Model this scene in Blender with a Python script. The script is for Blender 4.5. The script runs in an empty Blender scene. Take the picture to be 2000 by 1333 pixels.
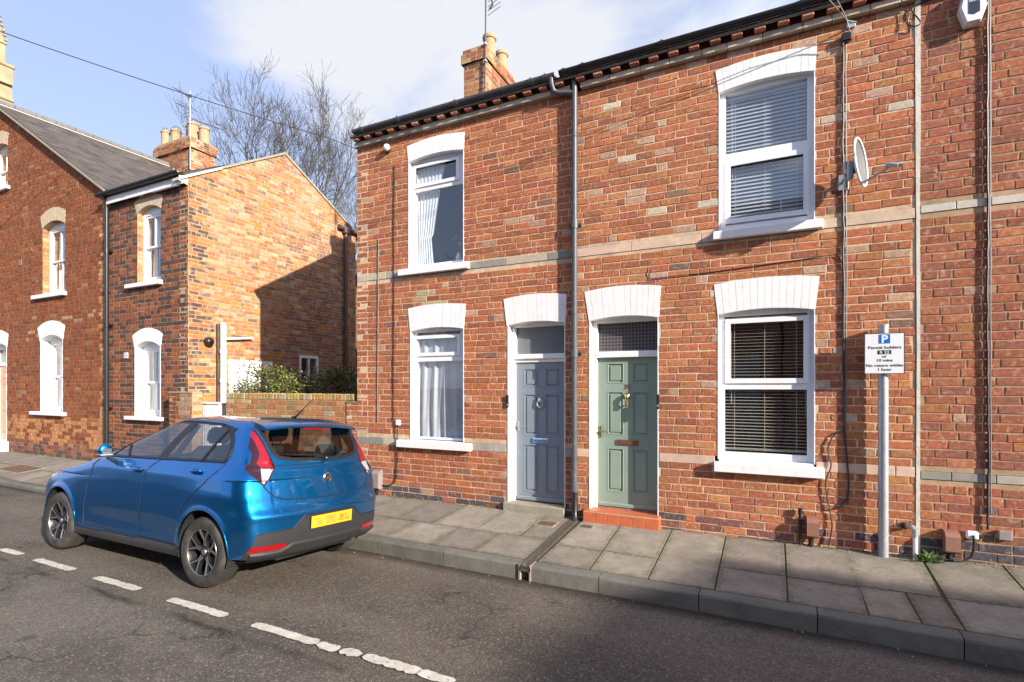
import bpy, math, random
from mathutils import Vector, Matrix
import numpy as np
R = math.radians
random.seed(7)
S = bpy.context.scene
COL = S.collection

# ---------------------------------------------------------------- camera
cam_d = bpy.data.cameras.new("camera")
cam = bpy.data.objects.new("camera", cam_d); COL.objects.link(cam)
cam_d.sensor_width = 36.0
cam_d.lens = 1015.0/2000*36
cam_d.shift_y = 0.0443
cam_d.clip_start = 0.05; cam_d.clip_end = 3000
cam.location = (0, 0, 1.67)
cam.rotation_euler = (R(90), 0, R(26.23))
S.camera = cam

# ---------------------------------------------------------------- world and sun
SUN = Vector((4.31, -1.60, 1.78)).normalized()
EL = math.asin(SUN.z); AZ = math.atan2(SUN.x, SUN.y)
w = bpy.data.worlds.new("World"); S.world = w; w.use_nodes = True
nt = w.node_tree; nt.nodes.clear()
def N(nt, t, **k):
    n = nt.nodes.new(t)
    for a, b in k.items():
        if a == 'inp':
            for i, v in b.items(): n.inputs[i].default_value = v
        else: setattr(n, a, b)
    return n
L = lambda nt, a, b: nt.links.new(a, b)
out = N(nt, 'ShaderNodeOutputWorld'); bg = N(nt, 'ShaderNodeBackground'); bg.inputs[1].default_value = 0.15
sky = N(nt, 'ShaderNodeTexSky', sky_type='NISHITA', sun_disc=False, sun_elevation=EL, sun_rotation=AZ, altitude=20, air_density=1.0, dust_density=1.2, ozone_density=1.6)
tc = N(nt, 'ShaderNodeTexCoord')
sep = N(nt, 'ShaderNodeSeparateXYZ'); L(nt, tc.outputs['Generated'], sep.inputs[0])
# project the view direction on a cloud layer
zz = N(nt, 'ShaderNodeMath', operation='ADD', inp={1: 0.18}); L(nt, sep.outputs[2], zz.inputs[0])
zm = N(nt, 'ShaderNodeMath', operation='MAXIMUM', inp={1: 0.05}); L(nt, zz.outputs[0], zm.inputs[0])
cv = N(nt, 'ShaderNodeVectorMath', operation='DIVIDE'); L(nt, tc.outputs['Generated'], cv.inputs[0])
cmb = N(nt, 'ShaderNodeCombineXYZ', inp={2: 1.0}); L(nt, zm.outputs[0], cmb.inputs[0]); L(nt, zm.outputs[0], cmb.inputs[1]); L(nt, cmb.outputs[0], cv.inputs[1])
n1 = N(nt, 'ShaderNodeTexNoise', inp={'Scale': 1.5, 'Detail': 8.0, 'Roughness': 0.56, 'Distortion': 0.5}); L(nt, cv.outputs[0], n1.inputs['Vector'])
# one large bank of cloud over the street's far end
bank = N(nt, 'ShaderNodeVectorMath', operation='DOT_PRODUCT'); L(nt, tc.outputs['Generated'], bank.inputs[0])
bank.inputs[1].default_value = Vector((-0.60, 0.80, 0.66)).normalized()
bm_ = N(nt, 'ShaderNodeMapRange', interpolation_type='SMOOTHSTEP', inp={1: 0.935, 2: 0.992, 3: -0.04, 4: 0.19}); L(nt, bank.outputs['Value'], bm_.inputs[0])
ad = N(nt, 'ShaderNodeMath', operation='ADD'); L(nt, n1.outputs[0], ad.inputs[0]); L(nt, bm_.outputs[0], ad.inputs[1])
mr = N(nt, 'ShaderNodeMapRange', interpolation_type='SMOOTHSTEP', inp={1: 0.50, 2: 0.74, 3: 0.0, 4: 0.95}); L(nt, ad.outputs[0], mr.inputs[0])
mixc = N(nt, 'ShaderNodeMix', data_type='RGBA'); L(nt, mr.outputs[0], mixc.inputs[0])
tint = N(nt, 'ShaderNodeMix', data_type='RGBA', blend_type='MULTIPLY', inp={0: 1.0}); tint.inputs[7].default_value = (1.22, 1.02, 1.02, 1)
L(nt, sky.outputs[0], tint.inputs[6]); 
veil = N(nt, 'ShaderNodeMix', data_type='RGBA', inp={0: 0.72}); veil.inputs[7].default_value = (1.55, 1.95, 2.95, 1)
L(nt, tint.outputs[2], veil.inputs[6]); L(nt, veil.outputs[2], mixc.inputs[6]); 
# clouds brightened towards the sun, behind the camera, as added fill light
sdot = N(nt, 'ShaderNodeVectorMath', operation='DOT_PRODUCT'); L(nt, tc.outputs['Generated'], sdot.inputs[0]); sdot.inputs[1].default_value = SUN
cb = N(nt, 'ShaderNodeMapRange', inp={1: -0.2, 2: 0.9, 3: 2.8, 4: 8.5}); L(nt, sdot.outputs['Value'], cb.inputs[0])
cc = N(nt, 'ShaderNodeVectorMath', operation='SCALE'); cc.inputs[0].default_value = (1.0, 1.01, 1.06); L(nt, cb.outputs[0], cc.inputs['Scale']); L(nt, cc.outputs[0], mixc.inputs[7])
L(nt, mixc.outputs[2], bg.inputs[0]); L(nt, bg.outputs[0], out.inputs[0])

sd = bpy.data.lights.new("sun", 'SUN'); sd.energy = 4.4; sd.angle = R(0.55); sd.color = (1.0, 0.92, 0.81)
so = bpy.data.objects.new("sun", sd); COL.objects.link(so)
so.rotation_euler = (-SUN).to_track_quat('-Z', 'Y').to_euler(); so.location = (20, -10, 15)
S.view_settings.view_transform = 'Standard'; S.view_settings.look = 'None'
S.view_settings.gamma = 1.0; S.view_settings.exposure = 1.1
S.cycles.max_bounces = 8; S.cycles.transparent_max_bounces = 16
S.cycles.caustics_reflective = False; S.cycles.caustics_refractive = False

# ---------------------------------------------------------------- helpers
def wloc(o):
    v = Vector((0, 0, 0))
    while o: v += o.location; o = o.parent
    return v
def tag(o, label=None, cat=None, group=None, kind=None):
    if label: o['label'] = label
    if cat: o['category'] = cat
    if group: o['group'] = group
    if kind: o['kind'] = kind
    return o
def thing(name, label, cat, loc=(0, 0, 0), group=None):
    o = bpy.data.objects.new(name, None); COL.objects.link(o); o.location = loc
    o.empty_display_size = 0.2
    return tag(o, label, cat, group)
class MB:
    def __init__(s): s.v = []; s.f = []; s.m = []; s.c = []; s.cur = 0; s.col = None
    def add(s, vs, fs):
        b = len(s.v); s.v.extend([tuple(x) for x in vs])
        for f in fs: s.f.append([i+b for i in f]); s.m.append(s.cur); s.c.append(s.col)
    def box(s, x0, x1, y0, y1, z0, z1, M=None):
        v = [(x0,y0,z0),(x1,y0,z0),(x1,y1,z0),(x0,y1,z0),(x0,y0,z1),(x1,y0,z1),(x1,y1,z1),(x0,y1,z1)]
        if M: v = [M @ Vector(p) for p in v]
        s.add(v, [(0,3,2,1),(4,5,6,7),(0,1,5,4),(1,2,6,5),(2,3,7,6),(3,0,4,7)]); return s
    def bbox(s, x0, x1, y0, y1, z0, z1, b=0.005):
        # box with chamfered edges
        X=(x0,x1);Y=(y0,y1);Z=(z0,z1); vs=[]; idx={}
        for i in (0,1):
            for j in (0,1):
                for k in (0,1):
                    for a in range(3):
                        p=[X[i],Y[j],Z[k]]; d=[b if i==0 else -b, b if j==0 else -b, b if k==0 else -b]
                        q=[p[t]+(0 if t==a else d[t]) for t in range(3)]
                        idx[(i,j,k,a)]=len(vs); vs.append(q)
        fs=[]
        g=lambda i,j,k,a: idx[(i,j,k,a)]
        for i in (0,1): f=[g(i,0,0,0),g(i,1,0,0),g(i,1,1,0),g(i,0,1,0)]; fs.append(f if i else f[::-1])
        for j in (0,1): f=[g(0,j,0,1),g(0,j,1,1),g(1,j,1,1),g(1,j,0,1)]; fs.append(f if j else f[::-1])
        for k in (0,1): f=[g(0,0,k,2),g(1,0,k,2),g(1,1,k,2),g(0,1,k,2)]; fs.append(f if k else f[::-1])
        for i in (0,1):
            for j in (0,1):
                f=[g(i,j,0,0),g(i,j,0,1),g(i,j,1,1),g(i,j,1,0)]; fs.append(f if i!=j else f[::-1])
        for i in (0,1):
            for k in (0,1):
                f=[g(i,0,k,0),g(i,1,k,0),g(i,1,k,2),g(i,0,k,2)]; fs.append(f if i!=k else f[::-1])
        for j in (0,1):
            for k in (0,1):
                f=[g(0,j,k,1),g(0,j,k,2),g(1,j,k,2),g(1,j,k,1)]; fs.append(f if j!=k else f[::-1])
        for i in (0,1):
            for j in (0,1):
                for k in (0,1):
                    f=[g(i,j,k,0),g(i,j,k,1),g(i,j,k,2)]; fs.append(f if (i+j+k)%2 else f[::-1])
        s.add(vs, fs); return s
    def prism(s, poly, f3, d):
        # poly of 2D points, f3(u,v,w)->3D, extruded over w=d[0]..d[1]
        n=len(poly); vs=[f3(u,v,d[0]) for u,v in poly]+[f3(u,v,d[1]) for u,v in poly]
        s.add(vs,[list(range(n))[::-1],list(range(n,2*n))]+[[i,(i+1)%n,n+(i+1)%n,n+i] for i in range(n)]); return s
    def tube(s, pts, r, seg=8, cap=True):
        pts=[Vector(p) for p in pts]; n=len(pts); rr=r if isinstance(r,(list,tuple)) else [r]*n
        vs=[]; up=None
        for i,p in enumerate(pts):
            t=(pts[min(i+1,n-1)]-pts[max(i-1,0)])
            if t.length<1e-9: t=Vector((0,0,1))
            t.normalize()
            if up is None: up=Vector((0,0,1)) if abs(t.z)<0.9 else Vector((1,0,0))
            a=t.cross(up)
            if a.length<1e-5: a=t.cross(Vector((0.3,1,0.2)))
            a.normalize(); b=a.cross(t).normalized(); up=b
            for k in range(seg):
                an=2*math.pi*k/seg; vs.append(p+(a*math.cos(an)+b*math.sin(an))*rr[i])
        fs=[]
        for i in range(n-1):
            for k in range(seg):
                k2=(k+1)%seg; fs.append([i*seg+k,(i+1)*seg+k,(i+1)*seg+k2,i*seg+k2])
        if cap: fs.append(list(range(seg))); fs.append([(n-1)*seg+k for k in range(seg)][::-1])
        s.add(vs,fs); return s
    def lathe(s, prof, c, axis='z', seg=24, M=None, caps=True):
        # prof: (radius, offset along axis)
        vs=[];n=len(prof)
        for r,h in prof:
            for k in range(seg):
                a=2*math.pi*k/seg; x,y=r*math.cos(a),r*math.sin(a)
                p=(x,y,h) if axis=='z' else ((x,h,y) if axis=='y' else (h,x,y))
                p=Vector(p)
                if M: p=M@p
                vs.append(p+Vector(c))
        fs=[]
        for i in range(n-1):
            for k in range(seg):
                k2=(k+1)%seg; q=[i*seg+k,i*seg+k2,(i+1)*seg+k2,(i+1)*seg+k]; fs.append(q if axis!='y' else q[::-1])
        if caps and prof[0][0]>1e-5: fs.append([k for k in range(seg)][::(-1 if axis!='y' else 1)])
        if caps and prof[-1][0]>1e-5: fs.append([(n-1)*seg+k for k in range(seg)][::(1 if axis!='y' else -1)])
        s.add(vs,fs); return s
    def build(s, name, mats, parent=None, smooth=False, auto=None):
        me=bpy.data.meshes.new(name); off=wloc(parent)
        vs=[(x-off.x,y-off.y,z-off.z) for x,y,z in s.v]
        me.from_pydata(vs,[],s.f)
        if not isinstance(mats,(list,tuple)): mats=[mats]
        for m in mats: me.materials.append(m)
        me.polygons.foreach_set('material_index', s.m)
        if any(c is not None for c in s.c):
            at=me.color_attributes.new('Col','FLOAT_COLOR','CORNER')
            arr=[]
            for f,c in zip(s.f,s.c):
                c=c or (0.5,0.5,0.5); arr.extend([c[0],c[1],c[2],1.0]*len(f))
            at.data.foreach_set('color',arr)
        if smooth or auto:
            me.polygons.foreach_set('use_smooth',[True]*len(me.polygons))
        me.validate(); me.update()
        if auto:
            try: me.set_sharp_from_angle(angle=R(auto))
            except Exception: pass
        o=bpy.data.objects.new(name,me); COL.objects.link(o)
        if parent: o.parent=parent
        return o
def struct(name, mb, mats, **k):
    return tag(mb.build(name, mats, **k), kind='structure')

# ---------------------------------------------------------------- materials
def mat(name, col, rough=0.6, metal=0.0, var=0.0, vscale=6.0, bump=0.0, bscale=40.0, attr=False, coat=0.0, spec=0.5, dirt=None, stretch=None, dirt2=None):
    m=bpy.data.materials.new(name); m.use_nodes=True; nt=m.node_tree; p=nt.nodes['Principled BSDF']
    p.inputs['Roughness'].default_value=rough; p.inputs['Metallic'].default_value=metal
    p.inputs['Specular IOR Level'].default_value=spec
    if coat: p.inputs['Coat Weight'].default_value=coat; p.inputs['Coat Roughness'].default_value=0.04
    tc=N(nt,'ShaderNodeTexCoord'); geo=N(nt,'ShaderNodeNewGeometry')
    src=geo.outputs['Position'] 
    mp=N(nt,'ShaderNodeMapping'); L(nt,src,mp.inputs[0])
    if stretch: mp.inputs['Scale'].default_value=stretch
    if attr:
        a=N(nt,'ShaderNodeVertexColor',layer_name='Col'); csock=a.outputs[0]
    else:
        rgb=N(nt,'ShaderNodeRGB'); rgb.outputs[0].default_value=(*col,1); csock=rgb.outputs[0]
    if var>0:
        n=N(nt,'ShaderNodeTexNoise',inp={'Scale':vscale,'Detail':6.0,'Roughness':0.62}); L(nt,mp.outputs[0],n.inputs['Vector'])
        r=N(nt,'ShaderNodeMapRange',inp={1:0.3,2:0.7,3:1-var,4:1+var}); L(nt,n.outputs[0],r.inputs[0])
        h=N(nt,'ShaderNodeVectorMath',operation='SCALE'); L(nt,csock,h.inputs[0]); L(nt,r.outputs[0],h.inputs['Scale']); csock=h.outputs[0]
    if dirt:
        # dirt=(colour, scale, lo, hi, amount)
        n=N(nt,'ShaderNodeTexNoise',inp={'Scale':dirt[1],'Detail':8.0,'Roughness':0.6}); L(nt,mp.outputs[0],n.inputs['Vector'])
        r=N(nt,'ShaderNodeMapRange',inp={1:dirt[2],2:dirt[3],3:0.0,4:dirt[4]}); L(nt,n.outputs[0],r.inputs[0])
        mx=N(nt,'ShaderNodeMix',data_type='RGBA'); L(nt,r.outputs[0],mx.inputs[0]); L(nt,csock,mx.inputs[6]); mx.inputs[7].default_value=(*dirt[0],1); csock=mx.outputs[2]
    if dirt2:
        n=N(nt,'ShaderNodeTexNoise',inp={'Scale':dirt2[1],'Detail':8.0,'Roughness':0.65}); L(nt,mp.outputs[0],n.inputs['Vector'])
        r=N(nt,'ShaderNodeMapRange',inp={1:dirt2[2],2:dirt2[3],3:0.0,4:dirt2[4]}); L(nt,n.outputs[0],r.inputs[0])
        mx=N(nt,'ShaderNodeMix',data_type='RGBA'); L(nt,r.outputs[0],mx.inputs[0]); L(nt,csock,mx.inputs[6]); mx.inputs[7].default_value=(*dirt2[0],1); csock=mx.outputs[2]
    L(nt,csock,p.inputs['Base Color'])
    if bump>0:
        n=N(nt,'ShaderNodeTexNoise',inp={'Scale':bscale,'Detail':5.0,'Roughness':0.6}); L(nt,mp.outputs[0],n.inputs['Vector'])
        b=N(nt,'ShaderNodeBump',inp={'Strength':1.0,'Distance':bump}); L(nt,n.outputs[0],b.inputs['Height']); L(nt,b.outputs[0],p.inputs['Normal'])
    return m
M={}
M['brick']=mat('brick',(0.4,0.15,0.08),0.9,var=0.34,vscale=34,bump=0.005,bscale=110,attr=True,spec=0.2,dirt=((0.52,0.39,0.28),17,0.555,0.70,0.62),dirt2=((0.15,0.095,0.065),1.3,0.50,0.74,0.38))
M['brickO']=mat('limed_brick',(0.4,0.15,0.08),0.9,var=0.34,vscale=30,bump=0.006,bscale=90,attr=True,spec=0.2,dirt=((0.40,0.275,0.17),8,0.52,0.66,0.75),dirt2=((0.40,0.26,0.15),0.8,0.52,0.64,0.40))
M['mortar']=mat('mortar',(0.62,0.455,0.31),0.95,var=0.22,vscale=14,bump=0.004,bscale=150,spec=0.1,dirt=((0.22,0.17,0.12),1.6,0.5,0.75,0.6))
M['mortar3']=mat('mortar_sooty',(0.30,0.185,0.105),0.95,var=0.2,vscale=14,bump=0.004,bscale=150,spec=0.1)
M['brickW']=mat('dark_red_brick',(0.4,0.15,0.08),0.9,var=0.30,vscale=34,bump=0.005,bscale=110,attr=True,spec=0.2,dirt=((0.10,0.055,0.035),3,0.50,0.72,0.45))
M['mortar2']=mat('mortar_brown',(0.44,0.30,0.185),0.95,var=0.2,vscale=14,bump=0.004,bscale=150,spec=0.1,dirt=((0.2,0.15,0.11),1.6,0.45,0.75,0.6))
M['white']=mat('white_paint',(0.80,0.80,0.79),0.45,var=0.05,vscale=9,bump=0.0012,bscale=30,dirt=((0.42,0.38,0.31),16,0.60,0.78,0.45))
M['upvc']=mat('white_plastic',(0.80,0.81,0.83),0.25,var=0.02,vscale=3)
M['stone']=mat('stone',(0.47,0.40,0.31),0.85,var=0.16,vscale=12,bump=0.003,bscale=60,attr=True,spec=0.2,dirt=((0.2,0.18,0.15),6,0.55,0.8,0.5))
M['slate']=mat('slate',(0.085,0.078,0.078),0.62,var=0.3,vscale=2.2,bump=0.006,bscale=20,attr=True,dirt=((0.14,0.12,0.09),3,0.5,0.75,0.5))
M['lead']=mat('lead_flashing',(0.16,0.155,0.15),0.6,var=0.2,vscale=8)
M['mortarlight']=mat('pale_render',(0.62,0.58,0.50),0.9,var=0.15,vscale=8,bump=0.006,bscale=25,dirt=((0.3,0.27,0.2),4,0.5,0.75,0.5))
M['blackpl']=mat('black_plastic',(0.018,0.018,0.02),0.35,var=0.2,vscale=10)
M['greypipe']=mat('grey_painted_iron',(0.085,0.09,0.10),0.42,var=0.22,vscale=9,bump=0.001,bscale=40,dirt=((0.3,0.28,0.24),9,0.62,0.8,0.5))
M['pot']=mat('clay_pot',(0.40,0.28,0.16),0.85,var=0.15,vscale=10,bump=0.003,bscale=40,dirt=((0.12,0.1,0.08),5,0.55,0.8,0.6))
M['galv']=mat('galvanised_steel',(0.42,0.44,0.46),0.45,metal=0.55,var=0.14,vscale=18,bump=0.0006,bscale=60)
M['doorgrey']=mat('grey_door_paint',(0.225,0.26,0.305),0.32,var=0.05,vscale=5,bump=0.0008,bscale=25,coat=0.25)
M['doorgreen']=mat('sage_door_paint',(0.245,0.315,0.262),0.32,var=0.05,vscale=5,bump=0.0008,bscale=25,coat=0.25)
M['coral']=mat('coral_door_paint',(0.75,0.26,0.17),0.4,var=0.05,vscale=5)
M['brass']=mat('brass',(0.66,0.46,0.17),0.3,metal=1.0,var=0.15,vscale=30)
M['copper']=mat('dull_copper',(0.30,0.14,0.08),0.45,metal=0.7,var=0.2,vscale=30)
M['chrome']=mat('chrome',(0.75,0.76,0.78),0.16,metal=1.0,var=0.05)
M['tile']=mat('quarry_tile',(0.50,0.135,0.055),0.45,var=0.15,vscale=9,bump=0.0015,bscale=40,attr=False,dirt=((0.3,0.14,0.08),12,0.55,0.8,0.5))
M['grout']=mat('grout',(0.52,0.38,0.28),0.9,var=0.15)
M['step']=mat('worn_stone_step',(0.30,0.27,0.21),0.85,var=0.2,vscale=10,bump=0.005,bscale=30,dirt=((0.14,0.15,0.08),5,0.5,0.75,0.6))
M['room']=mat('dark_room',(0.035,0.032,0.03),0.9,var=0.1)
M['curtain']=mat('curtain_cloth',(0.52,0.54,0.57),0.85,var=0.06,vscale=6,bump=0.001,bscale=150)
M['voile']=mat('net_curtain',(0.75,0.78,0.80),0.85,var=0.06,vscale=6)
M['blind']=mat('blind_slat',(0.62,0.58,0.48),0.5,var=0.04)
M['blindw']=mat('blind_slat_white',(0.50,0.53,0.56),0.5,var=0.04)
M['cable']=mat('black_cable',(0.02,0.02,0.022),0.5,var=0.1)
M['cablegrey']=mat('grey_cable',(0.22,0.2,0.19),0.5,var=0.1)
M['ironrust']=mat('rusty_iron',(0.15,0.085,0.055),0.8,metal=0.2,var=0.35,vscale=25,bump=0.002,bscale=60)
M['drain']=mat('channel_iron',(0.12,0.098,0.08),0.7,metal=0.3,var=0.35,vscale=20,bump=0.002,bscale=60)
M['signw']=mat('sign_white',(0.74,0.76,0.78),0.35)
M['signb']=mat('sign_blue',(0.01,0.13,0.52),0.35)
M['signk']=mat('sign_black',(0.015,0.015,0.018),0.4)
M['box']=mat('brown_meter_cover',(0.26,0.125,0.085),0.55,var=0.12,vscale=10)
M['boxgrey']=mat('grey_meter_cover',(0.27,0.22,0.21),0.5,var=0.12,vscale=10)
M['soil']=mat('soil',(0.05,0.038,0.025),1.0,var=0.4,vscale=8,bump=0.02,bscale=20)
M['church']=mat('church_limestone',(0.34,0.28,0.17),0.9,var=0.25,vscale=1.3,bump=0.01,bscale=8)
M['bark']=mat('bark',(0.095,0.082,0.068),0.95,var=0.35,vscale=1.5,bump=0.01,bscale=30)
M['bark2']=mat('bark_mossy',(0.125,0.115,0.065),0.95,var=0.35,vscale=1.5,bump=0.01,bscale=30)
M['twig']=mat('twig',(0.10,0.07,0.045),0.9,var=0.3)
M['leaf']=mat('bush_leaf',(0.085,0.12,0.03),0.5,var=0.45,vscale=9,attr=True)
M['antenna']=mat('aerial_aluminium',(0.16,0.16,0.16),0.4,metal=0.8)
M['dishw']=mat('dish_grey_paint',(0.60,0.60,0.60),0.45,var=0.05)
M['yellow']=mat('plate_yellow',(0.60,0.385,0.012),0.4)
M['terracotta']=mat('terracotta_dentil',(0.40,0.17,0.10),0.85,var=0.25,vscale=14,bump=0.004,bscale=60,attr=True)

def glassmat(name, tintc, ior=1.55, refl=(1,1,1), rough=0.0):
    m=bpy.data.materials.new(name); m.use_nodes=True; nt=m.node_tree; nt.nodes.clear()
    o=N(nt,'ShaderNodeOutputMaterial'); mx=N(nt,'ShaderNodeMixShader'); tr=N(nt,'ShaderNodeBsdfTransparent'); gl=N(nt,'ShaderNodeBsdfGlossy')
    tr.inputs[0].default_value=(*tintc,1); gl.inputs[0].default_value=(*refl,1); gl.inputs['Roughness'].default_value=rough
    geo=N(nt,'ShaderNodeNewGeometry'); io=N(nt,'ShaderNodeMapRange',inp={1:0.0,2:1.0,3:ior,4:1.0/ior}); L(nt,geo.outputs['Backfacing'],io.inputs[0])
    fr=N(nt,'ShaderNodeFresnel'); L(nt,io.outputs[0],fr.inputs[0]); L(nt,fr.outputs[0],mx.inputs[0]); L(nt,tr.outputs[0],mx.inputs[1]); L(nt,gl.outputs[0],mx.inputs[2]); L(nt,mx.outputs[0],o.inputs[0])
    n=N(nt,'ShaderNodeTexNoise',inp={'Scale':1.6,'Detail':1.0}); L(nt,geo.outputs['Position'],n.inputs['Vector'])
    b=N(nt,'ShaderNodeBump',inp={'Strength':0.5,'Distance':0.004}); L(nt,n.outputs[0],b.inputs['Height']); L(nt,b.outputs[0],gl.inputs['Normal'])
    return m
M['glass']=glassmat('window_glass',(0.94,0.96,0.97),2.3)
M['carglass']=glassmat('tinted_car_glass',(0.64,0.68,0.70),2.05)
M['frost']=mat('frosted_glass',(0.16,0.17,0.18),0.3,var=0.15,vscale=2)

# patterned fanlight glass: grid of dark rings on grey
def fanmat():
    m=mat('patterned_glass',(0.15,0.14,0.14),0.35); nt=m.node_tree; p=nt.nodes['Principled BSDF']
    geo=N(nt,'ShaderNodeNewGeometry'); sx=N(nt,'ShaderNodeSeparateXYZ'); L(nt,geo.outputs['Position'],sx.inputs[0])
    def cell(sock,sc):
        a=N(nt,'ShaderNodeMath',operation='MULTIPLY',inp={1:sc}); L(nt,sock,a.inputs[0])
        b=N(nt,'ShaderNodeMath',operation='SINE'); L(nt,a.outputs[0],b.inputs[0]); return b.outputs[0]
    a=cell(sx.outputs[0],2*math.pi/0.085); b=cell(sx.outputs[2],2*math.pi/0.085)
    mm=N(nt,'ShaderNodeMath',operation='MULTIPLY'); L(nt,a,mm.inputs[0]); L(nt,b,mm.inputs[1])
    ab=N(nt,'ShaderNodeMath',operation='ABSOLUTE'); L(nt,mm.outputs[0],ab.inputs[0])
    r=N(nt,'ShaderNodeMapRange',inp={1:0.35,2:0.6}); L(nt,ab.outputs[0],r.inputs[0])
    mx=N(nt,'ShaderNodeMix',data_type='RGBA'); L(nt,r.outputs[0],mx.inputs[0]); mx.inputs[6].default_value=(0.13,0.12,0.125,1); mx.inputs[7].default_value=(0.035,0.03,0.03,1)
    L(nt,mx.outputs[2],p.inputs['Base Color']); return m
M['fan']=fanmat()

# ground materials
def groundmat(name, kind):
    m=bpy.data.materials.new(name); m.use_nodes=True; nt=m.node_tree; p=nt.nodes['Principled BSDF']
    p.inputs['Roughness'].default_value=0.85; p.inputs['Specular IOR Level'].default_value=0.3
    geo=N(nt,'ShaderNodeNewGeometry'); pos=geo.outputs['Position']
    def noise(sc,det=6,ro=0.6,st=None):
        n=N(nt,'ShaderNodeTexNoise',inp={'Scale':sc,'Detail':det,'Roughness':ro})
        if st:
            mp=N(nt,'ShaderNodeMapping'); mp.inputs['Scale'].default_value=st; L(nt,pos,mp.inputs[0]); L(nt,mp.outputs[0],n.inputs['Vector'])
        else: L(nt,pos,n.inputs['Vector'])
        return n.outputs[0]
    def ramp(s,a,b,c=0.0,d=1.0,sm=False):
        r=N(nt,'ShaderNodeMapRange',inp={1:a,2:b,3:c,4:d}); L(nt,s,r.inputs[0])
        if sm: r.interpolation_type='SMOOTHSTEP'
        return r.outputs[0]
    def mix(f,a,b):
        mx=N(nt,'ShaderNodeMix',data_type='RGBA')
        if isinstance(f,float): mx.inputs[0].default_value=f
        else: L(nt,f,mx.inputs[0])
        for i,x in ((6,a),(7,b)):
            if isinstance(x,tuple): mx.inputs[i].default_value=(*x,1)
            else: L(nt,x,mx.inputs[i])
        return mx.outputs[2]
    def mth(op,a,b=0.0):
        n=N(nt,'ShaderNodeMath',operation=op)
        for i,x in enumerate((a,b)):
            if isinstance(x,(int,float)): n.inputs[i].default_value=x
            else: L(nt,x,n.inputs[i])
        return n.outputs[0]
    if kind=='road':
        vo=N(nt,'ShaderNodeTexVoronoi',inp={'Scale':95.0,'Randomness':1.0}); L(nt,pos,vo.inputs['Vector'])
        sx=N(nt,'ShaderNodeSeparateXYZ'); L(nt,pos,sx.inputs[0])
        sc=N(nt,'ShaderNodeSeparateColor'); L(nt,vo.outputs['Color'],sc.inputs[0])
        wob=mth('MULTIPLY_ADD',noise(1.3,5,0.6),0.5)
        y=mth('ADD',sx.outputs[1],mth('MULTIPLY',mth('SUBTRACT',noise(1.3,5,0.6),0.5),0.55))
        bay=ramp(y,2.28,2.42)                      # the bay was surfaced separately
        base=mix(bay,(0.158,0.135,0.110),(0.124,0.101,0.078))
        patches=ramp(noise(0.8,8,0.66),0.44,0.60)
        base=mix(mth('MULTIPLY',patches,0.65),base,(0.072,0.060,0.050))
        worn=ramp(noise(0.55,6,0.65,(0.35,1.6,1)),0.46,0.70)
        base=mix(mth('MULTIPLY',worn,0.50),base,(0.235,0.20,0.16))
        stones=ramp(sc.outputs[0],0.78,1.0)
        base=mix(mth('MULTIPLY',stones,0.50),base,(0.42,0.37,0.31))
        dk=ramp(sc.outputs[1],0.70,1.0)
        base=mix(mth('MULTIPLY',dk,0.55),base,(0.018,0.016,0.015))
        # crack with moss along the old joint
        yc=mth('ADD',sx.outputs[1],mth('MULTIPLY',mth('SUBTRACT',noise(3.5,6,0.7),0.5),0.22))
        cr=mth('SUBTRACT',1.0,ramp(mth('ABSOLUTE',mth('SUBTRACT',yc,2.46)),0.0,0.055))
        cr=mth('MULTIPLY',cr,ramp(noise(1.7,4,0.6),0.40,0.56))
        base=mix(mth('MULTIPLY',cr,0.85),base,(0.022,0.024,0.014))
        vc=N(nt,'ShaderNodeTexVoronoi',feature='DISTANCE_TO_EDGE',inp={'Scale':0.55,'Randomness':1.0})
        wv=N(nt,'ShaderNodeVectorMath',operation='ADD'); nn_=N(nt,'ShaderNodeTexNoise',inp={'Scale':2.2,'Detail':6.0}); L(nt,pos,nn_.inputs['Vector']); L(nt,pos,wv.inputs[0]); L(nt,nn_.outputs['Color'],wv.inputs[1]); L(nt,wv.outputs[0],vc.inputs['Vector'])
        ck=mth('SUBTRACT',1.0,ramp(vc.outputs['Distance'],0.0,0.010)); ck=mth('MULTIPLY',ck,ramp(noise(0.8,3,0.5),0.46,0.54))
        base=mix(mth('MULTIPLY',ck,0.75),base,(0.020,0.018,0.015))
        oil=ramp(noise(2.6,4,0.5),0.68,0.74); base=mix(mth('MULTIPLY',oil,0.5),base,(0.028,0.025,0.025))
        # grime in the gutter along the kerb
        gy=mth('ADD',sx.outputs[1],mth('MULTIPLY',mth('SUBTRACT',noise(4,6,0.7),0.5),0.2))
        gm=ramp(gy,4.42,4.62)
        base=mix(mth('MULTIPLY',gm,0.8),base,(0.030,0.023,0.017))
        L(nt,base,p.inputs['Base Color'])
        h=mth('ADD',mth('MULTIPLY',vo.outputs['Distance'],-0.9),mth('MULTIPLY',noise(260,3,0.6),0.6))
        h=mth('ADD',h,mth('MULTIPLY',noise(7,5,0.6),1.4))
        b=N(nt,'ShaderNodeBump',inp={'Strength':0.9,'Distance':0.0045}); L(nt,h,b.inputs['Height']); L(nt,b.outputs[0],p.inputs['Normal'])
    else:
        a=N(nt,'ShaderNodeVertexColor',layer_name='Col')
        v=ramp(noise(5,8,0.65),0.3,0.7,0.78,1.2)
        h=N(nt,'ShaderNodeVectorMath',operation='SCALE'); L(nt,a.outputs[0],h.inputs[0]); L(nt,v,h.inputs['Scale'])
        base=mix(mth('MULTIPLY',ramp(noise(70,3,0.7),0.55,0.72),0.35),h.outputs[0],(0.36,0.32,0.25))
        base=mix(mth('MULTIPLY',ramp(noise(2.1,7,0.6),0.52,0.72),0.30),base,(0.125,0.115,0.075))
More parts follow.
